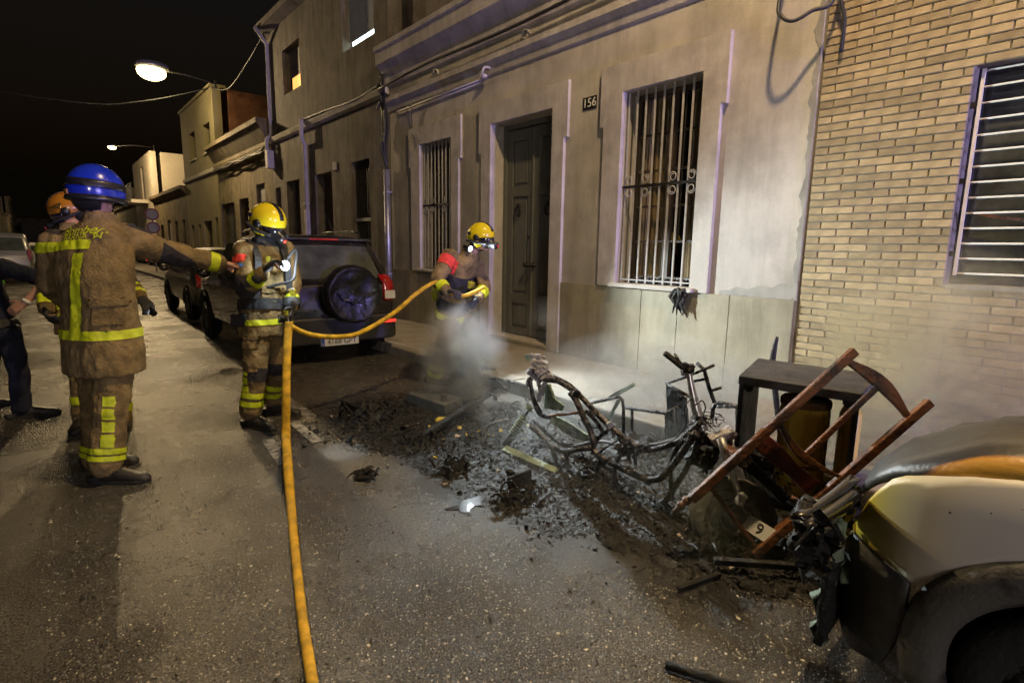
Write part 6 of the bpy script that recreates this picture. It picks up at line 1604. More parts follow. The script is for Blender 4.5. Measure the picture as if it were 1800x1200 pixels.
# steering: head, stem, handlebar half, fork, wheel
stube('steering_head', [(1236, 758), (1229, 738), (1222, 712), (1218, 694), (1213, 668), (1210, 650)], 2.82, [.026, .026, .022, .018, .014, .015], 'alloy')
stube('handlebar', [(1169, 621), (1186, 634), (1204, 649), (1214, 652)], 2.80, [.015, .015, .013, .014], 'char')
stube('brake_lever', [(1192, 630), (1186, 622), (1198, 640)], 2.80, .006, 'burnt_metal')
for a in ((1210, 646, .06, .045, .05, 10), (1204, 655, .045, .03, .04, -20), (1228, 738, .07, .06, .06, 15), (1224, 752, .08, .05, .07, -20), (1246, 772, .09, .05, .06, 25), (1232, 770, .06, .06, .05, -35), (1262, 770, .09, .035, .06, -25)):
    block('clamp_remains', a[0], a[1], 2.82, a[2], a[3], a[4], a[5], 'burnt_metal')
block('fork_yoke', 1270, 766, 2.78, .13, .05, .07, -30, 'ash_metal')
fk = [(1266, 770), (1277, 800), (1288, 832), (1298, 870)]
stube('fork_leg', fk, 2.70, [.020, .020, .016, .016], 'alloy', 1)
stube('fork_leg', [(x+14, y+4) for x, y in fk], 2.80, [.020, .020, .016, .016], 'alloy', 1)
block('axle_clamp', 1302, 876, 2.68, .04, .06, .03, 15, 'alloy')
wc = P(1286, 908, X=2.74); wax = V((-.74, -.55, .22))
q = MB(); r = .222; q.lathe([(r*.66, -.05), (r*.86, -.058), (r*.99, -.03), (r*1.0, .03), (r*.86, .058), (r*.66, .05)], wc, wax, 36); mat('scorched_tyre', (0.035, 0.033, 0.032), .8, col2=(0.10, 0.096, 0.092), ns=6, bump=.6, bs=40); wl = q.build('front_wheel', M['scorched_tyre'], sc_, smooth=True)
bm = bmesh.new(); bm.from_mesh(wl.data)
for v in bm.verts: v.co += noise.noise_vector(v.co*14)*.013 + noise.noise_vector(v.co*40)*.006
bm.to_mesh(wl.data); bm.free()
q = MB(); q.lathe([(r*.70, .035), (r*.64, .03), (r*.58, .0), (r*.22, .004), (r*.18, .03), (.001, .034)], wc, wax, 32); q.build('rim', M['ash_metal'], wl, smooth=True)
q = MB(); q.lathe([(r*.48, .050), (r*.50, .056), (r*.28, .056), (r*.26, .050)], wc, wax, 28); q.build('brake_disc', M['burnt_metal'], wl, smooth=True)
# number plate hanging askew by the wheel
c0, c1, c2_, c3 = P(1319, 904, D=2.86), P(1368, 934, D=2.80), P(1350, 957, D=2.79), P(1302, 925, D=2.85)
q = MB(); q.add([c0, c1, c2_, c3], [(0, 1, 2, 3)]); pt_ = q.build('number_plate', M['plate_white'], sc_, solid=.003)
rt_ = (c1-c0).normalized(); up_ = (c0-c3); up_ = (up_-rt_*up_.dot(rt_)).normalized(); nm = rt_.cross(up_)
if nm.dot(AX_F) > 0: nm = -nm
text_obj('9', .078, M['plate_ink'], pt_, (c0+c1+c2_+c3)/4+nm*.004-rt_*.0, rt_, up_)
q = MB(); q.add([c0+nm*.002, lerp(c0, c1, .2)+nm*.002, lerp(c3, c2_, .2)+nm*.002, c3+nm*.002], [(0, 1, 2, 3)]); q.build('country_band', M['plate_blue'], pt_)
# loose cables of the burnt wiring loom
rw = random.Random(21)
def wire(lst, Xs, r=.004, mm='char', name='loose_cable'):
    pts = [P(a, c, X=(Xs if not isinstance(Xs, list) else Xs[i])) for i, (a, c) in enumerate(lst)]
    for p in pts: p.z = max(p.z, .008)
    q = MB(); q.tube(pts, r, 6, smooth=6); q.build(name, M[mm], sc_, smooth=True)
wire([(1096, 768), (1060, 790), (1030, 816), (1008, 842), (985, 862), (955, 873), (935, 880)], [2.70, 2.66, 2.6, 2.5, 2.42, 2.36, 2.3], .006)
wire([(1001, 792), (996, 808), (984, 824), (972, 836)], 2.66, .005)
wire([(1020, 790), (1030, 812), (1034, 836), (1022, 852)], 2.70, .004)
wire([(1222, 712), (1234, 704), (1240, 716), (1236, 734), (1248, 748)], 2.76, .004)
wire([(1216, 700), (1202, 716), (1206, 744), (1190, 768), (1170, 782)], 2.74, .004)
for i in range(9):
    x0, y0 = rw.uniform(1236, 1270), rw.uniform(736, 752); rr_ = rw.uniform(8, 17)
    wire([(x0+rr_*math.cos(t), y0+rr_*.8*math.sin(t)) for t in [rw.uniform(0, 2)+k*.75 for k in range(8)]], 2.80+rw.uniform(-.05, .06), .0022, 'burnt_metal', 'steel_wire')
for i in range(12):
    x0, y0 = rw.uniform(972, 1006), rw.uniform(735, 770)
    wire([(x0, y0), (x0+rw.uniform(-12, 12), y0+rw.uniform(4, 16)), (x0+rw.uniform(-20, 20), y0+rw.uniform(12, 34))], 2.75, .0022, 'wire_copper', 'copper_wire')
for i in range(30):                                     # short stubs, lugs and drips along the rails
    px, py = rw.choice([(1010, 690), (1044, 722), (1070, 748), (1096, 770), (1060, 806), (1100, 827), (1140, 842), (1190, 800), (1000, 790), (970, 780), (1206, 770), (1130, 786), (1178, 780)])
    block('charred_lug', px+rw.uniform(-6, 6), py+rw.uniform(-4, 6), 2.74+rw.uniform(-.03, .08), rw.uniform(.02, .05), rw.uniform(.015, .05), rw.uniform(.02, .04), rw.uniform(-60, 60), rw.choice(['burnt_metal', 'char', 'ash_metal', 'burnt_metal']), jag=.005)
for i in range(7):
    px, py = rw.choice([(1250, 790), (1240, 800), (1262, 784), (1120, 790), (1100, 785)])
    c = P(px+rw.uniform(-8, 8), py, X=2.82); q = MB(); q.tube([c, c+V((rw.uniform(-.02, .02), rw.uniform(-.02, .02), -.05)), c+V((rw.uniform(-.03, .03), rw.uniform(-.02, .02), -.11))], [.022, .018, .003], 6); q.build('melted_drip', M['char'], sc_)
block('engine_remains', 1230, 800, 2.90, .16, .10, .12, 20, 'char', jag=.012)
block('saddle_remains', 1112, 786, 2.86, .20, .05, .10, -15, 'char', jag=.012)

# ================================================================ TUBULAR TROLLEY behind the scooter
tr = thing('trolley_frame', 'burnt square tube frame standing between the scooter and the house wall', 'trolley', (3.7, 2.6, 0))
def ttube(lst, X, r=.013, mm='burnt_metal', name='tube'):
    return stube(name, lst, X, r, mm, 1, 8, parent=tr)
ttube([(1040, 708), (1066, 702), (1088, 697), (1094, 703), (1096, 716), (1096, 768)], 3.55)
ttube([(1099, 716), (1134, 721), (1171, 726), (1192, 715)], 3.6)
for l in ([(1111, 719), (1111, 771)], [(1171, 728), (1172, 775)], [(1187, 718), (1187, 774)]): ttube(l, 3.6, .012, name='leg')
ttube([(1171, 674), (1207, 662), (1255, 642)], 3.7, .010); ttube([(1172, 675), (1196, 688), (1216, 699)], 3.62, .012)
ttube([(1225, 638), (1238, 650), (1246, 680), (1256, 708)], 3.72, .014); ttube([(1213, 671), (1240, 666)], 3.72, .010); ttube([(1250, 687), (1267, 681)], 3.72, .010)
ttube([(1252, 734), (1253, 718), (1258, 711), (1266, 708), (1284, 712), (1301, 716)], 3.5, .014); ttube([(1296, 718), (1296, 764)], 3.5, .012, name='leg')
for px in (1266, 1277, 1288): block('hook', px, 714, 3.48, .04, .022, .02, 0, 'alloy', tr, .003)
p_ = plate('side_panel', [(1171, 674), (1184, 682), (1198, 694), (1205, 702), (1207, 725), (1210, 748), (1200, 778), (1184, 782), (1176, 774), (1173, 730)], 3.66, .02, 'char', tr, .006)
plate('slat', [(1070, 696), (1112, 673), (1115, 678), (1074, 702)], 3.62, .02, 'green_ash', tr, .002)
plate('bent_strip', [(1084, 702), (1090, 702), (1072, 740), (1066, 740)], 3.56, .01, 'green_ash', tr, .002)

# ================================================================ CABINET, GAS BOTTLE, CHAIR
cb = thing('burnt_cabinet', 'charred open fronted cabinet standing behind the upside down chair', 'cabinet', (3.6, 1.4, 0))
A, Bq, Cq, Dq = (V((x, y, .80)) for x, y in ((3.23, 1.65), (3.90, 1.86), (4.02, 1.12), (3.36, 1.01)))   # top corners: front far, back far, back near, front near
def slabq(name, pts, ext, mm='burnt_panel'):
    q = MB(); q.prism(pts, ext); return q.build(name, M[mm], cb, weld=True, bevel=.006)
dn = V((0, 0, -1))
slabq('cabinet_top', [A, Bq, Cq, Dq], dn*.055)
in_ = (Bq-A).normalized(); al = (Dq-A).normalized()
def panel(name, p, d1, L1, th, zt, zb, mm='burnt_panel'):
    n = V((-d1.y, d1.x, 0)); q = MB()
    q.prism([V((p.x, p.y, zb)), V((p.x, p.y, zb))+d1*L1, V((p.x, p.y, zb))+d1*L1+n*th, V((p.x, p.y, zb))+n*th], (0, 0, zt-zb)); return q.build(name, M[mm], cb, weld=True, bevel=.005)
zt_ = .742
panel('cabinet_side', A+al*.004+in_*.01, in_, .64, -.030, zt_, .006)
panel('cabinet_side', Dq-al*.034+in_*.01, in_, .64, -.030, zt_, .006)
q = MB(); q.prism([V((p.x, p.y, .03)) for p in (A+in_*.03+al*.04, Bq-in_*.06+al*.04, Cq-in_*.06-al*.04, Dq+in_*.03-al*.04)], (0, 0, .03)); q.build('cabinet_floor', M['char'], cb)
for p in (Dq-al*.06+in_*.03, A+al*.06+in_*.03):
    q = MB(); q.ell(V((p.x, p.y, .735)), (.02, .03, .035), None, 8, 6); q.build('melted_drip', M['char'], cb)
stick = P(1361, 630, X=4.1); q = MB(); q.tube([P(1357, 640, X=4.12), P(1361, 614, X=4.12), P(1366, 592, X=4.12)], [.024, .020, .012], 8, smooth=5)
st_ = q.build('charred_stick', M['burnt_panel'], smooth=True)
tag(st_, 'charred stick poking up behind the top of the burnt cabinet', 'stick')
q = MB(); q.tube([P(1357, 640, X=4.12), V((4.16, 1.72, .02))], .022, 8); q.build('stick_end', M['char'], st_)
gb = thing('gas_bottle', 'scorched yellow gas bottle with a rusty flat top inside the cabinet', 'gas bottle', (3.53, 1.36, .06))
gc = V((3.52, 1.355, .062))
q = MB(); q.lathe([(.001, 0), (.12, 0), (.138, .02), (.14, .06), (.14, .52), (.135, .575)], gc, UP, 32); q.build('cylinder_wall', M['bottle_yellow'], gb, smooth=True)
q = MB(); q.lathe([(.142, .57), (.144, .60), (.138, .612), (.126, .605), (.001, .60)], gc, UP, 32); q.build('lid', M['bottle_rust'], gb, smooth=False)
q = MB(); q.lathe([(.1415, .20), (.145, .21), (.1415, .22)], gc, UP, 32); q.build('seam', M['bottle_rust'], gb, smooth=True)
g2 = thing('paint_canister', 'yellow scorched canister standing at the near side inside the cabinet', 'canister', (3.66, 1.15, .06))
q = MB(); q.lathe([(.001, 0), (.055, 0), (.06, .02), (.06, .54), (.045, .58), (.001, .585)], (3.64, 1.14, .062), UP, 20); q.build('can_wall', M['bottle_yellow'], g2, smooth=True)
q = MB(); q.lathe([(.02, .0), (.02, .03), (.001, .032)], (3.64, 1.14, .646), UP, 12); q.build('cap', M['char'], g2, smooth=True)

chr_ = thing('wooden_chair', 'charred wooden chair tipped over on its back posts against the van nose', 'chair', (2.7, 1.1, 0))
CA, CB, CC, CD = V((2.40, 1.42, .31)), V((3.11, .99, 1.07)), V((2.62, 1.18, .035)), V((3.38, .71, .82))
ln = (CB-CA).normalized(); wd = (CC-CA).normalized(); nrm = ln.cross(wd).normalized()
if nrm.dot(AX_F) < 0: nrm = -nrm                     # away from the camera
def beam(name, p, q_, w, h, mm='rusty_wood', bev=.006):
    q = MB(); q.bar(p, q_, w, h, up=nrm); o = q.build(name, M[mm], chr_, bevel=bev)
    return o
beam('back_post', CA, CB, .046, .036); beam('back_post', CC, CD, .046, .036)
def turned(p, d):
    q = MB(); q.lathe([(.001, .095), (.012, .088), (.014, .06), (.022, .045), (.024, .03), (.016, .018), (.023, .008), (.023, -.01), (.015, -.02), (.020, -.06), (.014, -.10), (.012, -.2)], p, d, 14); q.build('turned_foot', M['rusty_wood'], chr_, smooth=True)
turned(CA-ln*.02+nrm*.03, -ln); turned(CC-ln*.02+nrm*.03, -ln)
def curved(name, t0, bow, wid, th=.026):
    """a rail between the posts bowed along them, wider in the middle"""
    q = MB(); rings = []
    for i in range(13):
        u = i/12; a = lerp(CA, CC, u)+ln*(t0+bow*math.sin(PI*u)); w_ = wid*(.55+.75*math.sin(PI*u)**1.5)
        rings.append([a+ln*w_/2-nrm*th/2, a+ln*w_/2+nrm*th/2, a-ln*w_/2+nrm*th/2, a-ln*w_/2-nrm*th/2])
    q.loft(rings); return q.build(name, M['rusty_wood'], chr_, bevel=.005)
LL = (CB-CA).length
curved('top_rail', LL-.07, .035, .055); curved('back_rail', LL*.53, -.05, .034)
beam('back_splat', lerp(CA, CC, .53)+ln*(LL*.50), lerp(CA, CC, .5)+ln*(LL-.05), .032, .022)
beam('stretcher', CA+ln*.12+nrm*.012, CC+ln*.035+nrm*.012, .024, .022)
# seat rails stand off behind the posts
s0 = CA+ln*LL*.42+nrm*.02; s1_ = CC+ln*LL*.42+nrm*.02
q = MB(); rings = []
for i in range(9):
    u = i/8; a = lerp(s0, s1_, .06+.88*u)+nrm*.02; w_ = .085+.012*math.sin(u*7); 
    rings.append([a+ln*w_*.5+nrm*.0, a+ln*w_*.45+nrm*.05, a-ln*w_*.5+nrm*.055, a-ln*w_*.55-nrm*.002])
q.loft(rings); q.build('seat_rail', M['red_wood'], chr_, bevel=.006)
q = MB(); rings = []
for i in range(10):
    u = i/9; a = lerp(s0, s1_, .04+.90*u)-ln*.13+nrm*(.09+.006*math.sin(u*9)); w_ = .062+.014*math.sin(u*6+1)
    rings.append([a+ln*w_*.5, a+ln*w_*.5+nrm*.05, a-ln*w_*.5+nrm*.05, a-ln*w_*.5])
q.loft(rings); q.build('seat_rail', M['char_dry'], chr_, bevel=.008)
for u in (.18, .38, .6, .8):
    a = lerp(s0, s1_, u)-ln*.12+nrm*.08; q = MB()
    q.tube([a+ln*(.0+.10*k/7)+wd*(.022*(1 if k % 2 else -1)) for k in range(8)], .004, 6, smooth=3); q.build('seat_spring', M['burnt_metal'], chr_, smooth=True)
beam('seat_side', CA+ln*LL*.30+nrm*.03, CA+ln*LL*.30+nrm*.20, .03, .05); beam('seat_side', CC+ln*LL*.32+nrm*.03, CC+ln*LL*.32+nrm*.20, .03, .05)
beam('leg', CA+ln*.03+nrm*.03, CA+ln*LL*.30+nrm*.03, .026, .03); beam('leg', CC+ln*.03+nrm*.03, CC+ln*LL*.32+nrm*.03, .026, .03)

# ================================================================ FLAT METAL BOX and beam by the stooping firefighter
mb_ = thing('battery_case', 'flat grey metal case with a short stud lying in the ash below the stooping firefighter', 'metal case', (2.95, 4.5, 0))
a0, a1, a2, a3 = P(715, 690, Z=.11), P(782, 712, Z=.12), P(812, 698, Z=.12), P(741, 680, Z=.11)
q = MB(); q.prism([a0, a1, lerp(a1, a2, .6), a2, a3], (0, 0, -.10)); mat('case_grey', (0.11, 0.112, 0.10), .6, metal=.3, var=.35, ns=9, bump=.3); q.build('case', M['case_grey'], mb_, weld=True, bevel=.008)
q = MB(); q.tube([P(780, 704, Z=.12), P(780, 704, Z=.12)+V((0, 0, .065))], .028, 12); q.build('stud', M['case_grey'], mb_)
for px, py in ((724, 690), (739, 683), (742, 694), (757, 688)):
    c = P(px, py, Z=.112); q = MB(); q.lathe([(.012, 0), (.012, .006), (.001, .007)], c, UP, 8); q.build('rivet', M['alloy'], mb_)
q = MB(); q.bar(P(744, 766, Z=.05), P(872, 684, Z=.14), .06, .05); tag(q.build('charred_beam', M['char'], bevel=.01), 'long charred beam lying slantwise in front of the flat metal case', 'beam')
q = MB(); q.tube([P(860, 665, Z=.10), P(890, 668, Z=.12), P(925, 678, Z=.14)], .018, 8); q.tube([P(873, 668, Z=.11), P(892, 686, Z=.04)], .014, 8); tag(q.build('bent_pipe', M['burnt_metal'], smooth=True), 'forked burnt pipe lying on the kerb near the stooping firefighter', 'pipe')
q = MB(); q.tube([P(846, 780, Z=.01), P(852, 756, Z=.10), P(872, 742, Z=.16), P(900, 737, Z=.16)], .010, 8, smooth=5); tag(q.build('bent_rod', M['burnt_metal'], smooth=True), 'thin rod arched over the ash left of the coil spring', 'rod')
q = MB(); q.add([P(882, 790, Z=.03), P(974, 830, Z=.03), P(980, 822, Z=.05), P(890, 782, Z=.05)], [(0, 1, 2, 3)]); tag(q.build('burnt_plank', M['green_ash'], solid=.02), 'pale green scorched plank lying under the scooter tail', 'plank')
q = MB(); q.bar(P(880, 868, Z=.03), P(922, 862, Z=.04), .05, .03); tag(q.build('charred_board', M['char'], bevel=.004), 'short charred board near the puddle', 'board', None)
q = MB(); q.bar(P(893, 852, Z=.05), P(934, 836, Z=.07), .012, .10); tag(q.build('charred_sheet', M['char_dry']), 'thin sheet of charred metal on edge below the loose cable', 'metal sheet')
q = MB(); q.tube([P(1170, 1167, Z=.02), P(1215, 1182, Z=.02), P(1290, 1204, Z=.02), P(1400, 1232, Z=.02)], .016, 8); tag(q.build('charred_rod', M['char'], smooth=True), 'long black rod on the asphalt at the bottom edge of the picture', 'rod')
q = MB(); q.bar(P(1192, 1035, Z=.018), P(1266, 1008, Z=.02), .022, .02); tag(q.build('charred_lath', M['char'], bevel=.004), 'short black lath on the road in the shadow of the chair', 'lath')
q = MB(); q.bar(P(1255, 985, Z=.06), P(1420, 996, Z=.08), .035, .03); tag(q.build('charred_lath', M['char'], bevel=.004), 'longer black lath lying under the chair feet', 'lath')
q = MB(); q.tube([P(1128, 928, Z=.012), P(1160, 948, Z=.014), P(1195, 980, Z=.012)], .009, 6, smooth=4); tag(q.build('charred_wire', M['char'], smooth=True), 'thin burnt wire on the road left of the scooter wheel', 'wire')
# crumpled cage of melted plastic and smaller lumps
rh = random.Random(31)
def crumple(name, label, cat, cx, cy, rx, ry, h, n, mm, spikes=0):
    c = P(cx, cy, Z=0); t = thing(name, label, cat, c)
    q = MB(); nu, nv = 34, 14; rings = []
    for i in range(nv+1):
        r_ = i/nv; rings.append([c+V((math.cos(u)*rx*r_*(1+.3*noise.noise(V((math.cos(u)*1.5, math.sin(u)*1.5, cx)))), math.sin(u)*ry*r_*(1+.3*noise.noise(V((math.sin(u)*1.5, math.cos(u)*1.5, cy)))),
            (h*(1-r_**1.5)*(1+.9*noise.noise(V((math.cos(u)*r_*3, math.sin(u)*r_*3, cx*.7)))) + .03*noise.noise(V((math.cos(u)*r_*9, math.sin(u)*r_*9, cy))))*(1-r_**3)-.012*r_)) for u in [2*PI*j/nu for j in range(nu)]])
    q.loft(list(reversed(rings)), cap=False); q.build('lump', M[mm], t)
    for i in range(n):
        a = c+V((rh.uniform(-rx, rx)*.8, rh.uniform(-ry, ry)*.8, rh.uniform(.2, .9)*h)); b_ = a+V((rh.uniform(-.1, .1), rh.uniform(-.1, .1), rh.uniform(-.05, .06)))
        q = MB(); q.tube([a, lerp(a, b_, .5)+V((0, 0, .03)), V((b_.x, b_.y, max(b_.z, .01)))], [.012, .009, .004], 5, smooth=3); q.build('strand', M[rh.choice(['char', 'char_dry', mm])], t)
    return t, c
ct, c = crumple('melted_bumper', 'crumpled black heap of melted plastic between the masked firefighter and the metal case', 'melted heap', 650, 738, .30, .22, .13, 26, 'char')
q = MB(); p0 = P(602, 703, Z=.20)
for e in (P(597, 730, Z=.02), P(622, 732, Z=.04), P(640, 716, Z=.09), P(612, 722, Z=.03)): q.tube([p0, lerp(p0, e, .5)+V((0, 0, -.02)), e], .012, 6, smooth=3)
q.build('cage_wire', M['char'], ct)
q = MB(); q.add([p0, P(622, 726, Z=.05), P(640, 714, Z=.10)], [(0, 1, 2)]); q.build('torn_sheet', M['char'], ct, solid=.006)
crumple('melted_lump', 'small twisted black scrap on the road left of the puddle', 'melted lump', 640, 838, .10, .12, .05, 8, 'char')
crumple('melted_lump', 'black lump of melted plastic in the ash right of the torch spot', 'melted lump', 745, 780, .16, .14, .07, 8, 'char')
crumple('melted_lump', 'charred mound in the ash below the coil spring', 'melted lump', 800, 828, .20, .12, .07, 8, 'char')
crumple('melted_lump', 'charred mound just right of the puddle', 'melted lump', 900, 880, .24, .11, .06, 12, 'char')
crumple('melted_lump', 'charred mound under the scooter frame', 'melted lump', 1060, 860, .22, .18, .08, 10, 'char')
crumple('melted_lump', 'black heap at the foot of the scooter wheel', 'melted lump', 1250, 950, .20, .16, .08, 8, 'char')
crumple('melted_lump', 'black heap under the melted nose of the van', 'melted lump', 1430, 1000, .20, .16, .12, 10, 'char')
crumple('melted_lump', 'charred heap behind the scooter below the trolley frame', 'melted lump', 1120, 790, .35, .30, .10, 10, 'char')
crumple('melted_lump', 'charred heap between the coil spring and the house wall', 'melted lump', 880, 730, .40, .35, .10, 16, 'char')

# ================================================================ ASH BED, CRUMBS, PUDDLE
q = MB(); nx, ny = 130, 190; x0, x1, y0, y1 = 1.15, 3.80, .75, 5.6; grid = {}
for i in range(nx+1):
    for j in range(ny+1):
        x = lerp(x0, x1, i/nx); y = lerp(y0, y1, j/ny); p = V((x, y, 0))
        m_ = max(1-((x-2.85)/1.0)**2-((y-2.7)/1.9)**2, 1-((x-2.35)/.85)**2-((y-4.3)/.95)**2, .8-((x-2.6)/.6)**2-((y-1.2)/.55)**2)
        n_ = noise.noise(p*2.3)*.55+noise.noise(p*6)*.35+noise.noise(p*15)*.22+noise.noise(p*34)*.12
        h = .040*(m_*.8-.25+n_*.75) + .010*noise.noise(p*30) + .006*noise.noise(p*60)
        grid[i, j] = V((x, y, min(.075, h)))
vs_ = []; idx = {}
for k, v in grid.items(): idx[k] = len(vs_); vs_.append(v)
fs_ = []
for i in range(nx):
    for j in range(ny):
        ks = [(i, j), (i+1, j), (i+1, j+1), (i, j+1)]
        if max(grid[k].z for k in ks) > -.002: fs_.append([idx[k] for k in ks])
q.add(vs_, fs_); me = q.mesh('ash'); 
bm = bmesh.new(); bm.from_mesh(me); bmesh.ops.delete(bm, geom=[v for v in bm.verts if not v.link_faces], context='VERTS'); bm.to_mesh(me); bm.free()
me.materials.append(M['ash']); tag(link('ash', me), kind='stuff')
def scatter(name, n, mm, size, region, seed, flat=.5):
    rs = random.Random(seed); q = MB()
    for i in range(n):
        x, y = region(rs)
        i_ = min(nx, max(0, round((x-x0)/(x1-x0)*nx))); j_ = min(ny, max(0, round((y-y0)/(y1-y0)*ny)))
        z = max(0, grid[i_, j_].z) if (x0 < x < x1 and y0 < y < y1) else 0
        s = size*rs.lognormvariate(0, .5); c = V((x, y, z+s*.25))
        rot = Matrix.Rotation(rs.uniform(0, 6.28), 3, 'Z') @ Matrix.Rotation(rs.gauss(0, .5), 3, 'X') @ Matrix.Rotation(rs.gauss(0, .5), 3, 'Y')
        vs = []
        for a in ((-1, -1, -1), (1, -1, -1), (1, 1, -1), (-1, 1, -1), (-1, -1, 1), (1, -1, 1), (1, 1, 1), (-1, 1, 1)):
            w = V((a[0]*rs.uniform(.4, 1.5), a[1]*rs.uniform(.3, 1), a[2]*rs.uniform(.2, 1)*flat))*s*.6; vs.append(c+rot @ w)
        q.add(vs, [(0, 3, 2, 1), (4, 5, 6, 7), (0, 1, 5, 4), (1, 2, 6, 5), (2, 3, 7, 6), (3, 0, 4, 7)])
    return tag(q.build(name, M[mm]), kind='stuff')
def burn(rs):
    while True:
        k = rs.random()
        if k < .55: p = rs.gauss(2.85, .5), rs.gauss(2.7, .9)
        elif k < .85: p = rs.gauss(2.30, .42), rs.gauss(4.2, .45)
        else: p = rs.gauss(2.65, .25), rs.gauss(1.2, .3)
        m_ = max(1-((p[0]-2.85)/1.0)**2-((p[1]-2.7)/1.8)**2, 1-((p[0]-2.35)/.8)**2-((p[1]-4.3)/.9)**2, 1-((p[0]-2.7)/.42)**2-((p[1]-1.2)/.4)**2)
        if m_ > 0 or rs.random() < .035: return p
scatter('charred_debris', 5200, 'char', .0095, burn, 1)
scatter('grey_debris', 2600, 'char_dry', .0085, burn, 2)
scatter('pale_debris', 200, 'pale_scrap', .008, burn, 3)
scatter('yellow_debris', 36, 'yellow_scrap', .014, lambda r_: (r_.gauss(2.65, .22), r_.gauss(3.75, .22)), 4, .2)
scatter('grit', 900, 'char', .004, lambda r_: (r_.uniform(.2, 2.6), r_.uniform(.9, 5)), 5)
q = MB(); c = P(824, 886, Z=.0045); n = 40
q.add([c+V((math.cos(u)*(.12+.03*math.sin(3*u)+.02*math.sin(7*u+1)), math.sin(u)*(.08+.03*math.sin(2*u+1)+.015*math.sin(5*u)), 0)) for u in [2*PI*i/n for i in range(n)]], [tuple(range(n))])
tag(q.build('puddle', M['water']), kind='structure')
# ================================================================ FIRE HOSE
def hose(label, pts, r, fl=.85):
    pp, rr_h = spline([V(p) for p in pts], r, 8); q = MB(); rings = []
    for i, p in enumerate(pp):
        d = (pp[min(i+1, len(pp)-1)]-pp[max(i-1, 0)]).normalized(); a = d.cross(UP)
        if a.length < .05: a = V((AX_R.x, AX_R.y, 0))
        if i and a.dot(pa) < 0: a = -a
        if d.z < -.8: a = V((AX_R.x, AX_R.y, 0))
        a.normalize(); b_ = a.cross(d).normalized(); pa = a
        r_ = rr_h[i] if isinstance(rr_h, list) else rr_h
        rings.append([p+a*math.cos(u)*r_+b_*math.sin(u)*r_*fl for u in [2*PI*k/12 for k in range(12)]])
    q.loft(rings); return tag(q.build('fire_hose', M['hose_yellow'], smooth=True), label, 'hose', 'yellow fire hoses')
hose('yellow fire hose dropping from the masked firefighter and running down the road', [P(508, 566, D=4.60), P(506, 590, D=4.58), P(504, 640, D=4.5), P(503, 700, D=4.42), P(503, 770, D=4.34), P(506, 820, Z=.12), P(511, 880, Z=.035), P(518, 960, Z=.02), P(531, 1080, Z=.02), P(549, 1200, Z=.02), P(575, 1400, Z=.02)], [.034]*5+[.031, .026, .022, .021, .021, .021], .8)
hose('yellow fire hose slung from the masked firefighter to the stooping one', [P(512, 574, D=4.66), P(545, 588, D=4.8), P(590, 592, D=5.0), P(632, 585, D=5.25), P(690, 552, D=5.55), P(735, 514, D=5.8), P(768, 496, D=5.92), P(786, 512, D=5.86), P(815, 520, D=5.85), P(850, 505, D=6.0)], .026)

# ================================================================ LOOSE STONES of the worn asphalt, the pale ones standing for its sparkle
import numpy as np
def stones(name, n, mm, size, seed):
    rs = np.random.default_rng(seed); pts = []
    d = .9 + 9.0*rs.random(n*3)**1.35; a = rs.uniform(-.75, .62, n*3)          # thinner with distance
    F_ = np.array([AX_F.x, AX_F.y]); F_ /= np.linalg.norm(F_); R_ = np.array([F_[1], -F_[0]])
    xy = d[:, None]*F_ + (d*np.tan(a))[:, None]*R_
    ok = (xy[:, 0] > -3.2) & (xy[:, 0] < KX-.25) & (xy[:, 1] > .3)
    e = ((xy[:, 0]-2.7)/1.0)**2+((xy[:, 1]-2.8)/2.0)**2
    ok &= (e > .9) | (rs.random(len(e)) < .15)
    xy = xy[ok][:n]; n = len(xy)
    s = size*rs.lognormal(0, .35, n); th = rs.uniform(0, 6.28, n)
    V_ = np.zeros((n, 5, 3)); ang = th[:, None]+np.array([0, 1.4, 3.2, 4.8])[None, :]+rs.uniform(-.3, .3, (n, 4))
    r = s[:, None]*rs.uniform(.6, 1.2, (n, 4))
    V_[:, :4, 0] = xy[:, :1]+np.cos(ang)*r; V_[:, :4, 1] = xy[:, 1:]+np.sin(ang)*r; V_[:, :4, 2] = -.0005
    V_[:, 4, :2] = xy+rs.uniform(-.7, .7, (n, 2))*s[:, None]; V_[:, 4, 2] = s*rs.uniform(.25, .8, n)
    me = bpy.data.meshes.new(name); me.vertices.add(n*5); me.vertices.foreach_set('co', V_.reshape(-1))
    f = (np.array([[0, 1, 4], [1, 2, 4], [2, 3, 4], [3, 0, 4]])[None]+(np.arange(n)*5)[:, None, None]).reshape(-1)
    me.loops.add(len(f)); me.loops.foreach_set('vertex_index', f.astype(np.int32)); k = len(f)//3
    me.polygons.add(k); me.polygons.foreach_set('loop_start', (np.arange(k)*3).astype(np.int32)); me.update(); me.validate()
    me.materials.append(M[mm]); return tag(link(name, me), kind='stuff')
mat('stone_pale_glint', (0.46, 0.42, 0.35), 0.3, var=.4, ns=30); mat('stone_grey', (0.13, 0.12, 0.105), 0.35, var=.4, ns=30); mat('stone_dark', (0.018, 0.017, 0.016), 0.3, var=.4, ns=30)
stones('pale_glint_grit', 15000, 'stone_pale_glint', .0038, 1); stones('grey_grit', 26000, 'stone_grey', .0042, 2); stones('dark_grit', 26000, 'stone_dark', .0048, 3)  # pale stones carry the road's sparkle in their bright colour
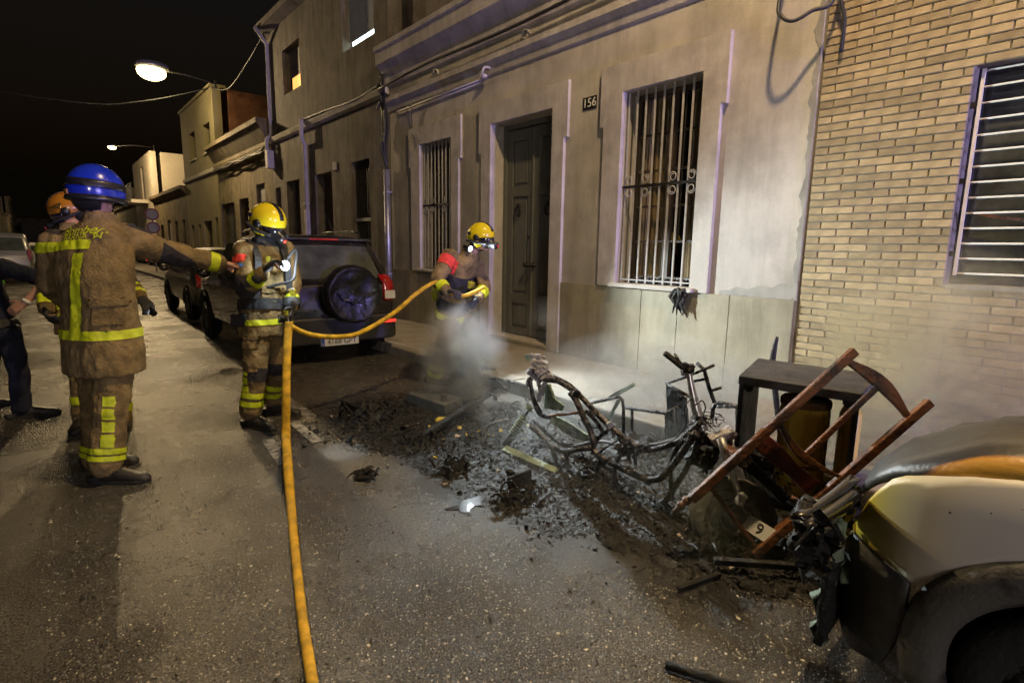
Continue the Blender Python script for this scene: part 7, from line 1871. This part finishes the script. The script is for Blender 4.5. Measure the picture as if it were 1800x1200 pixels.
# ================================================================ SMOKE
def smoke(label, lo, hi, blobs, dens, col=(.86, .88, .87), ns=2.4):
    mt = bpy.data.materials.new('smoke'); mt.use_nodes = True; nt = mt.node_tree; N = nt.nodes; L = nt.links
    for n in list(N): N.remove(n)
    o = N.new('ShaderNodeOutputMaterial'); pv = N.new('ShaderNodeVolumePrincipled')
    pv.inputs['Color'].default_value = (*col, 1); pv.inputs['Anisotropy'].default_value = .15
    tc = N.new('ShaderNodeTexCoord')
    def mth(op, a, b_=None, clamp=False):
        n = N.new('ShaderNodeMath'); n.operation = op; n.use_clamp = clamp
        for i, q in enumerate((a, b_)):
            if q is None: continue
            if isinstance(q, (int, float)): n.inputs[i].default_value = q
            else: L.new(q, n.inputs[i])
        return n.outputs[0]
    no = N.new('ShaderNodeTexNoise'); no.inputs['Scale'].default_value = ns; no.inputs['Detail'].default_value = 4; no.inputs['Roughness'].default_value = .6; no.inputs['Distortion'].default_value = .8
    L.new(tc.outputs['Object'], no.inputs[0])
    total = None
    for (c, r, k) in blobs:
        mp = N.new('ShaderNodeMapping'); mp.vector_type = 'TEXTURE'
        mp.inputs['Location'].default_value = c; mp.inputs['Scale'].default_value = r
        L.new(tc.outputs['Object'], mp.inputs[0])
        ln_ = N.new('ShaderNodeVectorMath'); ln_.operation = 'LENGTH'; L.new(mp.outputs[0], ln_.inputs[0])
        d = mth('MULTIPLY', mth('POWER', mth('SUBTRACT', 1.0, ln_.outputs['Value'], True), 1.5), k)
        total = d if total is None else mth('ADD', total, d)
    nz = mth('MULTIPLY', mth('SUBTRACT', no.outputs[0], .43, True), 5.5)
    L.new(mth('MULTIPLY', mth('MULTIPLY', total, nz), dens), pv.inputs['Density'])
    L.new(pv.outputs[0], o.inputs['Volume'])
    q = MB(); q.box(lo, hi); me = q.mesh('smoke'); me.materials.append(mt)
    ob = tag(link('smoke', me), label, kind='stuff')
    return ob
smoke('pale smoke drifting low round the burnt scooter and the trolley frame', (1.9, 1.7, .004), (5.32, 6.1, 1.6),
    [((4.3, 2.9, .25), (1.1, 1.5, .60), 4.0), ((2.9, 2.4, .15), (.9, 1.4, .45), .55), ((3.08, 4.45, .45), (.50, .54, .64), 17), ((2.9, 3.6, .2), (.9, 1.0, .5), .6), ((4.6, 4.9, .55), (.5, .5, .5), 1.2)], 1.0)
smoke('yellowish smoke hanging against the foot of the brick wall behind the cabinet', (2.0, -.6, .004), (5.32, 1.69, 2.0),
    [((4.8, 1.2, .45), (1.2, 1.6, 1.35), 5.0), ((4.4, 1.6, .3), (.9, .8, .8), 1.8), ((2.5, 1.5, .15), (.6, .6, .40), .4)], 1.0, col=(.93, .85, .50))
